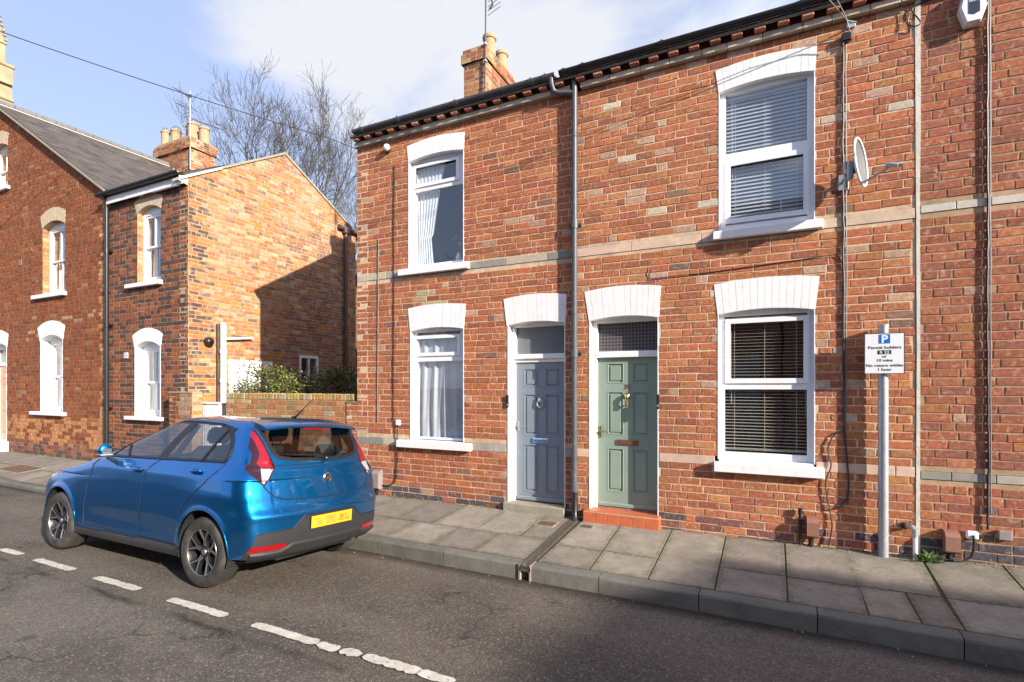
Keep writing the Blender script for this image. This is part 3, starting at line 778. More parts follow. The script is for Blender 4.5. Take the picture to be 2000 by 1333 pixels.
def side_block(mb,x0,x1,y0,y1,z0,z1): mb.box(x0,x1,y0,y1,z0,z1)

UP=(3.315,3.415); LO=(0.765,0.88); EB=5.42
# ---------------------------------------------------------------- house with the grey door
A=thing('terraced_house','end-of-terrace red brick house with grey front door and curtained windows, nearest the blue car','house',(-4.0,6.3,0))
hA=[(-4.832,-3.864,3.415,5.12),(-4.80,-3.864,0.87,2.60),(-3.17,-2.34,-0.3,2.60)]
bandA=[(-5.84,-2.19,*UP),(-5.84,-2.19,*LO)]
mb=MB(); bricks(mb,front(FY),rect(-5.84,-2.19,-0.30,EB),hA+bandA,colA,21,v_start=-0.265,rag=0.05)
# gable end and back as plain brick bodies
gpoly=[(6.301,-0.3),(11.0,-0.3),(11.0,5.52),(8.65,7.02),(6.301,5.52)]
bricks(mb,sideL(-5.842),gpoly,[],colA,22,v_start=-0.265,depth=0.22,rag=0.05)
mb.box(-5.84,-2.19,10.8,11.0,-0.3,5.58)
wallA=mb.build('wall',[M['mortar'],M['brick']],A)
mb=MB()
for (z0,z1) in (UP,LO):
    for a,b in ((-5.84,-4.84),(-3.86,-3.19 if z0<2 else -2.19),(-2.335,-2.19) if z0<2 else (0,0)):
        if b-a>0.05: mb=MB(); stoneband(mb,a,b,z0,z1,FY,0.62,GREYST,int(z0*10)+int(a*10)); mb.build('stone_band',M['stone'],A)
mb=MB(); stoneband(mb,-5.84,-2.25,5.42,5.495,FY,0.33,[(3,(0.46,0.42,0.34)),(1,(0.36,0.33,0.27))],5,out=0.066); mb.build('stone_cornice',M['stone'],A)
dentils(A,-5.84,-2.20,3)
rfA=house_roof(A,-5.84,-2.19)

def gutter(parent,x0,x1,m,Y=6.155,z=5.632,r=0.052,seg=14,joints=(),name='gutter'):
    mb=MB(); n=seg
    vs=[];fs=[]
    for X in (x0,x1):
        for rr_ in (r,r-0.006):
            for k in range(n+1):
                a=math.pi+math.pi*k/n; vs.append((X,Y+rr_*math.cos(a),z+rr_*math.sin(a)))
    q=n+1
    for k in range(n):
        fs.append([k,k+1,2*q+k+1,2*q+k]); fs.append([q+k,q+k+1,3*q+k+1,3*q+k])
        fs.append([k,k+1,q+k+1,q+k]); fs.append([2*q+k,2*q+k+1,3*q+k+1,3*q+k])
    fs.append([0,q,3*q,2*q]); fs.append([n,q+n,3*q+n,2*q+n])
    mb.add(vs,fs)
    for jx_ in joints:
        vs=[];fs=[]
        for X in (jx_-0.035,jx_+0.035):
            for k in range(n+1):
                a=math.pi+math.pi*k/n; vs.append((X,Y+(r+0.007)*math.cos(a),z+(r+0.007)*math.sin(a)))
        mb.add(vs,[[k,k+1,q+k+1,q+k] for k in range(n)]+[list(range(n+1)),[q+k for k in range(n+1)]])
        mb.tube([(jx_,Y-r-0.003,z+0.01),(jx_,Y-r*0.2,z+0.012),(jx_,Y+0.1,z-0.02)],0.008,6)
    # fascia shadow board behind
    return mb.build(name,M[m],parent,auto=40)
gutter(A,-5.77,-2.42,'greypipe',joints=(-5.6,-4.9,-3.9,-2.75,-2.55))

# window with top-hung vent
def vent_window(parent,x0,x1,z0,z1,px0,px1,zt0,zt1,zb0,zb1,Y,kind,seed):
    mb=MB(); lining(mb,x0,x1,z0,z1,FY,0.10)
    yf=Y; ring(mb,x0+0.010,x1-0.010,z0+0.004,z1,0.05,yf,yf+0.06,tt=0.06,tb=zb0-z0-0.012)
    mb.bbox(x0+0.055,x1-0.055,yf+0.0012,yf+0.058,zb1,zt0-0.05,0.003)
    # vent sash stands proud
    mb.bbox(px1+0.040,x1-0.058,yf+0.0016,yf+0.055,zt0-0.052,z1-0.05,0.003)
    ring(mb,px0-0.052,px1+0.052,zt0-0.052,zt1+0.052,0.052,yf-0.018,yf+0.02)
    ring(mb,px0-0.012,px1+0.012,zt0-0.012,zt1+0.012,0.012,yf-0.006,yf+0.02)
    w_=mb.build('window',M['upvc'],parent)
    pane(w_,px0,px1,zt0,zt1,yf+0.022); pane(w_,px0-0.005,x1-0.055,zb0,zb1,yf+0.03)
    return w_
wA1=vent_window(A,-4.832,-3.864,3.425,5.075,-4.756,-4.04,4.70,4.945,3.50,4.585,6.385,'up',1)
curtain(wA1,-4.79,-4.30,3.45,5.05,6.475,folds=7,amp=0.007,gather=lambda v: 1-0.55*min(1,(max(0,v-0.08))**0.8*1.1) if v<0.72 else 0.52+0.3*(v-0.72),m='voile',seed=4)
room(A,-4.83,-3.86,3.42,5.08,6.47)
# flowers in a vase on the sill inside
v=thing('flower_vase','small white vase of pink blooms behind the upstairs curtained window','vase',(-4.10,6.54,3.50))
mb=MB(); mb.lathe([(0.03,0),(0.045,0.03),(0.04,0.09),(0.022,0.12),(0.028,0.14)],(-4.10,6.54,3.50),seg=14); mb.build('vase_body',M['white'],v,smooth=True)
mb=MB(); rng=random.Random(4)
for i in range(9):
    p=Vector((-4.10,6.54,3.63)); q=p+Vector((rng.uniform(-.12,.12),rng.uniform(-.03,.03),rng.uniform(.12,.34))); mb.tube([p,(p+q)/2+Vector((0.01,0,0)),q],0.002,4)
mb.build('stem',M['leaf'],v)
M['pink']=mat('pink_petal',(0.65,0.16,0.17),0.7,var=0.1)
for i in range(7):
    mb=MB(); c=Vector((-4.10+rng.uniform(-.11,.11),6.53+rng.uniform(-.03,.03),3.80+rng.uniform(-.05,.15)))
    for k in range(8):
        d=Vector((rng.uniform(-1,1),rng.uniform(-1,1),rng.uniform(-1,1))).normalized(); e=d.cross(Vector((.3,.5,.8))).normalized()*0.012
        mb.add([c,c+d*0.018+e,c+d*0.03,c+d*0.018-e],[(0,1,2,3)])
    mb.build('flower',M['pink'],v)
wA2=vent_window(A,-4.80,-3.864,0.88,2.535,-4.756,-4.02,2.17,2.375,0.925,2.04,6.385,'lo',2)
curtain(wA2,-4.79,-3.88,0.90,2.52,6.465,folds=5,amp=0.020,seed=9)
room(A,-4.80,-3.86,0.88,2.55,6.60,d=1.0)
tag(arch('window_arch',A,-4.835,-3.862,-4.862,-3.850,5.025,5.268,0.045,0.045,FY,0.10))
tag(arch('window_arch',A,-4.803,-3.862,-4.842,-3.832,2.487,2.836,0.045,0.035,FY,0.10))
arch('door_arch',A,-3.185,-2.338,-3.232,-2.318,2.49,2.855,0.045,0.04,FY,0.14)
sill(A,-5.005,-3.725,0.760,0.868,FY,0.08); sill(A,-4.985,-3.765,3.325,3.42,FY,0.07)
# doorway A
def doorway(parent,x0,x1,zb,ztr0,ztr1,zt,leaf,rows,m,fan,ylf=6.44,dbl=False):
    mb=MB(); mb.box(x0,x0+0.012,FY-0.004,ylf,zb,2.54); mb.box(x1-0.012,x1,FY-0.003,ylf,zb,2.54)
    yf=ylf-0.03
    mb.bbox(x0+0.0122,leaf[0]-0.004,yf,yf+0.10,zb,zt+0.06,0.004); mb.bbox(leaf[1]+0.004,x1-0.0122,yf,yf+0.10,zb,zt+0.06,0.004)
    mb.bbox(leaf[0]-0.004,leaf[1]+0.004,yf-0.022,yf+0.10,ztr0 if not dbl else ztr0+0.045,ztr1,0.006)
    if dbl: mb.bbox(leaf[0]-0.004,leaf[1]+0.004,yf+0.006,yf+0.10,ztr0,ztr0+0.0445,0.004)
    mb.bbox(leaf[0]-0.004,leaf[1]+0.004,yf+0.0006,yf+0.10,zt,zt+0.09,0.004)
    fr=mb.build('door_frame',M['white'],parent)
    pane(fr,leaf[0],leaf[1],ztr1,zt,ylf+0.03,m=fan,name='fanlight')
    d=panel_door(parent,'door',leaf[0],leaf[1],leaf[2],leaf[3],ylf,m,rows)
    mb=MB(); mb.bbox(leaf[0],leaf[1],ylf-0.028,ylf+0.0105,leaf[2]+0.012,leaf[2]+0.06,0.008); mb.build('weather_bar',M[m],d)
    return fr,d
frA,dA=doorway(A,-3.17,-2.34,0.0,1.995,2.105,2.475,(-3.105,-2.352,0.115,1.993),[(0.235,0.883),(1.008,1.567),(1.663,1.91)],'doorgrey','frost',dbl=True)
frost=None
def knocker(parent,x,z,y,m,kind):
    mb=MB()
    if kind=='ring':
        mb.lathe([(0.0,-0.025),(0.022,-0.02),(0.034,-0.008),(0.036,0.0)],(x,y,z+0.04),axis='y',seg=16)
        mb.bbox(x-0.02,x+0.02,y-0.035,y,z+0.03,z+0.085,0.008)
        pts=[(x+0.042*math.sin(a),y-0.022,z-0.005-0.045*math.cos(a)+0.0) for a in [2*math.pi*k/18 for k in range(19)]]
        mb.tube(pts,0.007,8)
        mb.bbox(x-0.02,x+0.02,y-0.016,y,z-0.065,z-0.035,0.006)
    else:
        mb.lathe([(0.0,-0.03),(0.02,-0.025),(0.034,-0.01),(0.038,0.0)],(x,y,z+0.055),axis='y',seg=16)
        mb.tube([(x,y-0.03,z+0.08),(x+0.012,y-0.045,z+0.05),(x+0.006,y-0.048,z+0.02),(x-0.008,y-0.045,z-0.015),(x-0.005,y-0.04,z-0.07),(x-0.005,y-0.036,z-0.085)],[0.012,0.022,0.016,0.012,0.020,0.008],10)
        mb.tube([(x-0.005,y,z-0.06),(x-0.005,y-0.03,z-0.06)],0.012,8)
    return mb.build('knocker',M[m],parent,smooth=True)
knocker(dA,-2.745,1.44,6.438,'galv','ring')
text_mesh('34',0.095,(-2.745,6.4365,1.585),dA,'galv',name='house_number')
text_mesh('32',0.085,(-1.583,6.4365,1.645),A,'copper',name='house_number') if False else None
M['bluemetal']=mat('polished_steel',(0.62,0.68,0.74),0.18,metal=1.0)
mb=MB(); mb.bbox(-2.862,-2.622,6.425,6.4398,0.905,0.972,0.004); mb.bbox(-2.84,-2.645,6.420,6.4249,0.918,0.958,0.002); mb.build('letter_plate',M['bluemetal'],dA)
mb=MB(); mb.bbox(-3.085,-3.06,6.428,6.4399,1.06,1.19,0.003); mb.tube([(-3.072,6.428,1.13),(-3.072,6.39,1.13),(-2.98,6.388,1.13)],0.009,8); mb.build('handle',M['galv'],dA)
mb=MB(); mb.bbox(-3.22,-2.336,6.245,6.50,-0.12,0.108,0.012); mb.build('doorstep',M['step'],A)
o=thing('doorbell','small black video doorbell on the white jamb left of the grey door','doorbell',(-3.16,6.28,1.40))
mb=MB(); mb.bbox(-3.185,-3.145,6.272,6.295,1.385,1.555,0.006); mb.build('housing',M['blackpl'],o); mb=MB(); mb.lathe([(0.0,-0.003),(0.012,-0.002),(0.013,0.0)],(-3.165,6.272,1.42),axis='y',seg=14); mb.build('button',M['galv'],o)
# chimney with two pots on the ridge
mb=MB(); CX0,CX1,CY0,CY1=-4.95,-4.50,8.07,9.37
def colCh(row,u,v,rng,H): return jig(pick([(3,(0.32,0.115,0.055)),(2,(0.38,0.165,0.07)),(2,(0.20,0.09,0.06)),(1,(0.11,0.08,0.07))],rng),rng)
brick_box(mb,CX0,CX1,CY0,CY1,6.6,7.50,colCh,31,rag=0.05,ragh=0.004)
brick_box(mb,CX0-0.04,CX1+0.04,CY0-0.04,CY1+0.04,7.49,7.66,colCh,35,rag=0.05,ragh=0.004)
brick_box(mb,CX0-0.015,CX1+0.015,CY0-0.015,CY1+0.015,7.655,7.745,colCh,37,rag=0.05,ragh=0.004)
chA=mb.build('chimney',[M['mortar2'],M['brick']],A)
def pot(parent,x,y,z,h,r,name='chimney_pot',cap=False,m='pot'):
    mb=MB(); mb.lathe([(r*1.08,-0.05),(r*1.05,0.03),(r,0.05),(r*0.93,h*0.5),(r*0.9,h-0.075),(r*1.06,h-0.065),(r*1.1,h-0.03),(r*1.04,h),(r*0.8,h),(r*0.78,h-0.2)],(x,y,z),seg=22)
    p=mb.build(name,M[m],parent,auto=35)
    return p
pot(chA,-4.71,8.60,7.74,0.52,0.122); pot(chA,-4.71,9.10,7.74,0.50,0.122)
# downpipe between the two houses
mb=MB()
PXp=-2.195
mb.tube([(PXp,6.215,5.59),(PXp,6.243,5.45),(PXp,6.243,0.40)],0.036,14)
for z in (3.72,2.09): mb.tube([(PXp,6.243,z-0.055),(PXp,6.243,z+0.055)],0.047,14); mb.bbox(PXp-0.085,PXp+0.085,6.272,6.296,z-0.022,z+0.022,0.004); mb.tube([(PXp-0.075,6.262,z),(PXp-0.075,6.29,z)],0.014,8); mb.tube([(PXp+0.075,6.262,z),(PXp+0.075,6.29,z)],0.014,8)
# offset from the gutter outlet
mb.tube([(-2.475,6.15,5.60),(-2.475,6.155,5.52),(-2.465,6.20,5.455),(-2.40,6.243,5.43),(-2.30,6.243,5.405),(PXp,6.243,5.385)],0.034,12)
mb.tube([(PXp,6.243,0.34),(PXp,6.243,0.47)],0.05,14)
dp=mb.build('downpipe',M['greypipe'],A,auto=50)
mb=MB(); mb.tube([(PXp+0.005,6.243,0.40),(PXp+0.005,6.243,0.10),(PXp+0.02,6.20,0.0),(PXp+0.03,6.16,-0.04)],0.037,14); mb.build('downpipe_foot',M['blackpl'],dp,auto=50)

# ---------------------------------------------------------------- house with the green door
B=thing('terraced_house','mid-terrace red brick house with sage green front door and slatted blinds','house',(-0.4,6.3,0))
hB=[(-0.50,0.443,3.41,5.06),(-0.51,0.443,0.82,2.57),(-2.02,-1.165,-0.3,2.60)]
bandB=[(-2.19,1.295,3.31,3.42),(-2.19,1.295,0.775,0.885)]
mb=MB(); bricks(mb,front(FY),rect(-2.189,1.295,-0.35,EB),hB+bandB,colB,41,v_start=-0.33,rag=0.07,ragh=0.0038)
mb.box(-2.19,1.295,10.8,11.0,-0.3,5.58)
mb.build('wall',[M['mortar'],M['brick']],B)
mb=MB()
for (z0,z1) in ((3.31,3.42),(0.775,0.885)):
    lst=[(-2.185,-2.025 if z0<2 else -0.55),(-1.16,-0.54),(0.45,1.292)] if z0<2 else [(-2.185,-0.50),(0.445,1.292)]
    for a,b in lst: mb=MB(); stoneband(mb,a,b,z0,z1,FY,0.7,CREAMST,int(z0*10)+int(a*10),out=0.003); mb.build('stone_band',M['stone'],B)
mb=MB(); stoneband(mb,-2.12,1.295,5.42,5.495,FY,0.33,[(3,(0.54,0.46,0.36)),(1,(0.46,0.40,0.32))],6,out=0.066); mb.build('stone_cornice',M['stone'],B)
dentils(B,-2.19,1.30,4)
house_roof(B,-2.19,1.30)
gutter(B,-2.36,1.30,'blackpl',joints=(-2.3,-2.05,-1.1,0.3),Y=6.15)
def two_light(parent,x0,x1,z0,z1,sash_low,Y,zt,zb,pw,pn,seed,tilt,pitch,bm='blind'):
    # zt,zb: glass extents of upper and lower lights
    mb=MB(); lining(mb,x0,x1,z0,z1,FY,0.085)
    ring(mb,x0+0.010,x1-0.010,z0+0.004,z1,0.058,Y,Y+0.06,tt=0.075,tb=0.075)
    zm0,zm1=zb[1],zt[0]
    mb.bbox(x0+0.066,x1-0.066,Y+0.0012,Y+0.058,zm0+ (0.0 if not sash_low else 0.05),zm1-(0.05 if not sash_low else 0),0.003)
    lo,hi=(zb if sash_low else zt)
    ring(mb,pn[0]-0.055,pn[1]+0.055,lo-0.055,hi+0.055,0.055,Y-0.016,Y+0.02)
    ring(mb,pn[0]-0.012,pn[1]+0.012,lo-0.012,hi+0.012,0.012,Y-0.004,Y+0.02)
    w_=mb.build('window',M['upvc'],parent)
    up,dn=((pw,pn) if sash_low else (pn,pw))
    pane(w_,up[0],up[1],zt[0],zt[1],Y+0.024); pane(w_,dn[0],dn[1],zb[0],zb[1],Y+0.026)
    blind(w_,x0+0.07,x1-0.07,z0+0.10,z1-0.08,Y+0.085,pitch=pitch,tilt=tilt,seed=seed,m=bm)
    return w_
two_light(B,-0.50,0.443,3.415,5.045,True,6.37,(4.305,4.962),(3.565,4.155),(-0.43,0.385),(-0.382,0.338),3,52,0.042,'blindw')
two_light(B,-0.51,0.443,0.85,2.535,False,6.37,(1.757,2.375),(0.942,1.635),(-0.42,0.393),(-0.382,0.340),4,8,0.036)
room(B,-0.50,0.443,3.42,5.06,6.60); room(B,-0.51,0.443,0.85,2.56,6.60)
arch('window_arch',B,-0.503,0.446,-0.536,0.462,4.985,5.238,0.045,0.045,FY,0.09,n=14)
arch('window_arch',B,-0.513,0.446,-0.552,0.484,2.478,2.822,0.045,0.04,FY,0.09,n=14)
arch('door_arch',B,-2.025,-1.162,-2.082,-1.135,2.49,2.862,0.045,0.04,FY,0.14)
sill(B,-0.555,0.510,3.315,3.408,FY,0.07); sill(B,-0.545,0.522,0.715,0.825,FY,0.085)
mb=MB(); mb.bbox(-0.50,0.43,6.302,6.369,0.826,0.853,0.003); mb.build('sub_sill',M['white'],B)
frB,dB=doorway(B,-2.02,-1.165,0.0,2.03,2.107,2.47,(-1.945,-1.185,0.145,2.026),[(0.345,0.893),(1.058,1.606),(1.708,1.963)],'doorgreen','fan')
knocker(dB,-1.575,1.50,6.438,'brass','figure')
text_mesh('35',0.08,(-1.572,6.4365,1.640),dB,'copper',name='house_number')
mb=MB(); mb.bbox(-1.70,-1.435,6.425,6.4398,0.935,1.005,0.004); mb.bbox(-1.675,-1.46,6.421,6.4249,0.95,0.99,0.002); mb.build('letter_plate',M['copper'],dB)
mb=MB(); mb.bbox(-1.925,-1.895,6.425,6.4399,1.02,1.17,0.003); mb.tube([(-1.91,6.428,1.10),(-1.91,6.385,1.10),(-1.83,6.383,1.10)],0.010,8); mb.build('handle',M['brass'],dB)
o=thing('doorbell','small black doorbell on the white jamb right of the green door','doorbell',(-1.19,6.3,1.42))
mb=MB(); mb.bbox(-1.189,-1.150,6.270,6.293,1.40,1.575,0.006); mb.build('housing',M['blackpl'],o); mb=MB(); mb.lathe([(0.0,-0.003),(0.012,-0.002),(0.013,0.0)],(-1.17,6.270,1.44),axis='y',seg=14); mb.build('button',M['galv'],o)
# tiled step
mb=MB(); mb.cur=1; mb.box(-2.055,-1.142,6.178,6.44,-0.12,0.128); mb.cur=0
n=6; tw=(2.06-1.138)/n
for i in range(n):
    a=-2.06+i*tw; mb.bbox(a+0.003,a+tw-0.003,6.172,6.1781,-0.055,0.118,0.002); mb.bbox(a+0.003,a+tw-0.003,6.176,6.32,0.1281,0.134,0.002); mb.bbox(a+0.003,a+tw-0.003,6.326,6.43,0.1281,0.134,0.002)
mb.box(-1.1415,-1.138,6.18,6.30,-0.10,0.118)
mb.build('doorstep',[M['tile'],M['grout']],B)
# threshold strip
mb=MB(); mb.bbox(-1.95,-1.18,6.425,6.46,0.1345,0.147,0.003); mb.build('threshold',M['galv'],B)

# ---------------------------------------------------------------- house at the right edge
C=thing('terraced_house','brick house at the right edge of the photo with alarm box and pale stone band','house',(3.3,6.3,0))
bandC=[(1.33,6.0,3.350,3.432),(1.33,6.0,0.765,0.848)]
hC=[(3.6,4.5,3.44,5.06),(3.6,4.5,0.85,2.55)]
mb=MB(); bricks(mb,front(FY+0.002),rect(1.328,6.0,-0.35,5.62),hC+bandC,colC,61,v_start=-0.31,rag=0.09,ragh=0.0045,bl=0.238)
mb.box(1.328,6.0,10.8,11.0,-0.3,5.58)
bricks(mb,side(6.0),[(6.31,-0.3),(10.99,-0.3),(10.99,5.52),(8.65,7.02),(6.31,5.52)],[],colC,62,depth=0.2,rag=0.05)
mb.build('wall',[M['mortar2'],M['brick']],C)
mb=MB(); stoneband(mb,1.332,6.0,3.350,3.432,FY+0.002,0.30,PALEST,71); mb.build('stone_band',M['stone'],C); mb=MB(); stoneband(mb,1.332,6.0,0.765,0.848,FY+0.002,0.30,GREYST,72); mb.build('stone_band',M['stone'],C)
mb=MB(); mb.prism([(1.293,-0.30),(1.327,-0.30),(1.330,2.0),(1.327,3.6),(1.334,4.2),(1.332,5.44),(1.288,5.44),(1.292,4.4),(1.298,3.2),(1.302,2.0)],front(FY),(-0.02,0.006)); mb.build('party_joint',M['mortarlight'],C)
for (z0,z1,zz_) in ((3.44,5.06,1),(0.85,2.55,2)):
    mb=MB(); lining(mb,3.6,4.5,z0,z1,FY,0.085); ring(mb,3.61,4.49,z0,z1,0.06,6.37,6.43); mb.bbox(3.67,4.43,6.371,6.43,(z0+z1)/2-.03,(z0+z1)/2+.03,0.003)
    w_=mb.build('window',M['upvc'],C); pane(w_,3.67,4.43,z0+0.06,z1-0.06,6.40); blind(w_,3.67,4.43,z0+0.06,z1-0.08,6.48,m='blindw')
    room(C,3.6,4.5,z0,z1,6.6); arch('window_arch',C,3.597,4.503,3.56,4.54,z1-0.06,z1+0.24,0.04,0.04,FY,0.09); sill(C,3.5,4.6,z0-0.1,z0-0.005,FY,0.07)
mb=MB(); stoneband(mb,1.36,6.0,5.44,5.52,FY,0.33,[(3,(0.54,0.46,0.36))],7,out=0.066); mb.build('stone_cornice',M['stone'],C)
house_roof(C,1.30,6.0)
gutter(C,1.30,6.05,'blackpl',joints=(2.3,4.2),Y=6.15,z=5.65)

# ---------------------------------------------------------------- garden wall
GW=thing('garden_wall','low mossy brick garden wall with upright coping bricks between the two buildings','wall',(-7.5,6.4,0))
mb=MB(); bricks(mb,front(6.32),rect(-9.05,-6.07,-0.25,1.44),[],colGW,81,v_start=-0.2,depth=0.11,rag=0.06,ragh=0.005)
bricks(mb,backf(6.54),rect(-9.05,-6.07,-0.25,1.44),[],colGW,82,v_start=-0.2,depth=0.108,rag=0.06)
M['moss']=mat('mossy_mortar',(0.20,0.19,0.09),0.95,var=0.35,vscale=9,bump=0.006,bscale=40)
M['mossbrick']=mat('mossy_brick',(0.3,0.15,0.08),0.95,var=0.3,vscale=20,bump=0.005,bscale=60,attr=True,dirt=((0.20,0.20,0.06),7,0.50,0.70,0.5))
mb.build('wall',[M['mortar2'],M['mossbrick']],GW)
mb=MB(); x=-9.05; rng=random.Random(6)
mb.col=(0.22,0.19,0.10); mb.box(-9.05,-6.0,6.335,6.53,1.44,1.525)
while x<-5.97:
    mb.col=jig(pick([(2,(0.42,0.24,0.09)),(1,(0.30,0.26,0.08)),(1,(0.40,0.32,0.2))],rng),rng); mb.bbox(x+0.004,x+0.071,6.318+rng.uniform(-.004,.004),6.548,1.442,1.545+rng.uniform(-.006,.006),0.006); x+=0.076
mb.build('coping',M['mossbrick'],GW)
P_=thing('brick_pier','square red brick pier joining the garden wall to the end house','pier',(-5.95,6.4,0))
mb=MB(); brick_box(mb,-6.07,-5.845,6.305,6.56,-0.25,1.40,colA,91,faces='fl',v_start=-0.265,rag=0.03); mb.build('shaft',[M['mortar'],M['brick']],P_)
mb=MB(); mb.bbox(-6.075,-5.846,6.302,6.56,1.40,1.435,0.006); mb.build('cap',M['moss'],P_)
P2=thing('brick_pier','orange brick pier at the corner of the far house beside the white cabinet','pier',(-9.9,6.2,0))
mb=MB(); brick_box(mb,-10.42,-9.70,6.10,6.295,-0.25,1.535,lambda r_,u,v,rng,H: jig(pick(ORANGE,rng),rng) if u>-10.1 else jig(pick(WINGL,rng),rng),95,rag=0.04); mb.build('shaft',[M['mortar2'],M['brick']],P2)
mb=MB(); mb.bbox(-10.43,-9.69,6.09,6.30,1.535,1.57,0.008); mb.build('cap',M['step'],P2)

# =================================================================== corner house on the left
H=thing('corner_house','two-wing brick house with slate roof, tall sash windows and orange brick side wall','house',(-13,6.3,0))
def colW(row,u,v,rng,Hd):
    if u>-13.24: return jig(pick([(3,(0.50,0.24,0.10)),(2,(0.55,0.33,0.17)),(1,(0.44,0.17,0.07))],rng),rng)
    if v<0.3: return jig(pick([(2,(0.18,0.08,0.06)),(1,(0.10,0.075,0.07)),(1,(0.3,0.13,0.07))],rng),rng)
    if v<0.95 and rng.random()<0.55: return jig((0.46,0.21,0.09),rng)
    if 2.9<v-0.15*(u+16)<3.1 and rng.random()<0.3: return jig((0.40,0.25,0.13),rng)
    return jig(pick(WINGL,rng),rng)
def colD(row,u,v,rng,Hd):
    if row%2==0 and rng.random()<0.35: return jig((0.075,0.055,0.052),rng)
    return jig(pick(DARKL,rng),rng)
def colO(row,u,v,rng,Hd):
    q=6.3+(0.46 if (int(v/0.52)%2) else 0.34)
    if u<q:
        if row%3==0 or rng.random()<0.22: return jig((0.105,0.07,0.062),rng)
        return jig((0.43,0.150,0.05),rng)
    if u>8.55 and v<5.5:
        if rng.random()<0.5: return jig((0.24,0.13,0.09),rng)
    return jig(pick(ORANGE,rng),rng,0.2,0.12)
OPN=[(-15.85,-14.80,3.90,5.62),(-15.95,-14.90,1.04,2.93),(-18.60,-17.68,6.85,8.05),(-18.75,-17.72,-0.3,2.83)]
mb=MB(); gp=[(-23.5,-0.3),(-12.99,-0.3),(-12.99,5.95),(-18.3,9.08),(-23.5,5.95)]
bricks(mb,front(6.30),gp,OPN,colW,101,v_start=-0.27,depth=0.3,course=0.0875,rag=0.02,j=0.011)
mb.cur=0; mb.col=None
mb.box(-23.5,-23.2,6.61,11.3,-0.3,5.95); mb.box(-13.3,-12.995,6.61,11.3,-0.3,5.9); mb.prism([(-23.5,-0.3),(-13.0,-0.3),(-13.0,5.95),(-18.3,9.08),(-23.5,5.95)],front(11.3),(-0.3,0))
mb.build('wall',[M['mortar3'],M['brickW']],H)
OPD=[(-11.86,-11.05,3.82,5.42),(-11.95,-11.05,1.03,2.63)]
mb=MB(); bricks(mb,front(6.305),rect(-12.988,-10.152,-0.3,5.64),OPD,colD,102,v_start=-0.27,depth=0.28,course=0.0875,header=2,j=0.010)
mb.build('wall',[M['mortar2'],M['brickW']],H)
M['mortarpale']=mat('pale_lime_mortar',(0.42,0.32,0.20),0.95,var=0.25,vscale=8,bump=0.006,bscale=60,dirt=((0.42,0.25,0.13),3,0.45,0.65,0.7))
mb=MB(); bricks(mb,side(-10.15),[(6.306,-0.3),(10.9,-0.3),(10.9,5.88),(8.55,7.12),(6.306,5.76)],[(8.98,9.56,1.75,2.42)],colO,103,v_start=-0.27,depth=0.28,course=0.078,rag=0.10,ragh=0.006,header=4)
mb.cur=0; mb.box(-13.2,-10.44,10.65,10.9,-0.3,5.8)
mb.build('wall',[M['mortarpale'],M['brickO']],H)
# slate roof, ridge running back
def slope(mb,a,b,c,d,seed,wd=0.28,ex=0.20):
    # a,b eave ends; d,c ridge ends
    a,b,c,d=map(Vector,(a,b,c,d)); n=(b-a).cross(d-a).normalized(); 
    if n.z<0: n=-n
    mb.col=(0.05,0.045,0.04); mb.add([a,b,c,d,a-n*0.05,b-n*0.05,c-n*0.05,d-n*0.05],[(0,1,2,3),(4,5,6,7),(0,1,5,4),(1,2,6,5),(2,3,7,6),(3,0,4,7)])
    slates(mb,a,(b-a),(d-a),(b-a).length,(d-a).length,seed,wd=wd,ex=ex)
mb=MB()
slope(mb,(-12.94,6.22,5.95),(-12.94,11.5,5.95),(-18.3,11.5,9.16),(-18.3,6.22,9.16),201)
slope(mb,(-23.6,6.22,5.95),(-23.6,11.5,5.95),(-18.3,11.5,9.16),(-18.3,6.22,9.16),202,wd=0.5,ex=0.4)
rf=mb.build('roof',M['slate'],H)
mb=MB(); y=6.2; rng=random.Random(4)
while y<11.4: mb.tube([(-18.3,y,9.20),(-18.3,y+0.44,9.20)],0.08,10); y+=0.455
mb.build('ridge_tile',M['lead'],rf,auto=50)
mb=MB(); mb.prism([(-18.40,9.08),(-18.3,9.15),(-18.20,9.08),(-18.20,9.125),(-18.3,9.19),(-18.40,9.125)],lambda u,v,w_:(u,w_,v),(6.18,11.45))
mb.build('ridge_mortar',M['mortarlight'],rf)
mb=MB(); # verge mortar along the rake
mb.prism([(-12.93,5.90),(-12.93,5.945),(-18.3,9.145),(-18.3,9.10)],front(6.225),(0.0,0.03)); mb.build('verge',M['step'],rf)
mb=MB()
slope(mb,(-12.99,6.17,5.79),(-10.18,6.17,5.79),(-10.18,8.55,7.06),(-12.99,8.55,7.06),203)
slope(mb,(-13.0,11.05,5.75),(-10.18,11.05,5.75),(-10.18,8.55,7.06),(-13.0,8.55,7.06),204)
rf2=mb.build('roof',M['slate'],H)
mb=MB(); mb.prism([(6.15,5.66),(7.0,6.165),(7.0,6.215),(6.15,5.715)],side(-10.15),(-0.25,0.035)); mb.build('verge',M['mortarlight'],rf2)
mb=MB(); mb.prism([(7.0,6.175),(8.55,7.09),(8.55,7.14),(7.0,6.225)],side(-10.15),(-0.25,0.03)); mb.build('verge',M['step'],rf2)
mb=MB(); mb.prism([(8.552,7.10),(11.0,5.80),(11.0,5.85),(8.552,7.16)],side(-10.15),(-0.22,0.03)); mb.build('verge',M['step'],rf2)
mb=MB(); mb.prism([(-12.9,5.60),(-10.17,5.60),(-10.17,5.755),(-12.9,5.755)],front(6.195),(-0.02,0.0)); mb.prism([(6.14,5.64),(6.30,5.60),(6.30,5.72),(6.14,5.74)],side(-10.155),(-0.03,0.0)); mb.build('fascia',M['white'],H)
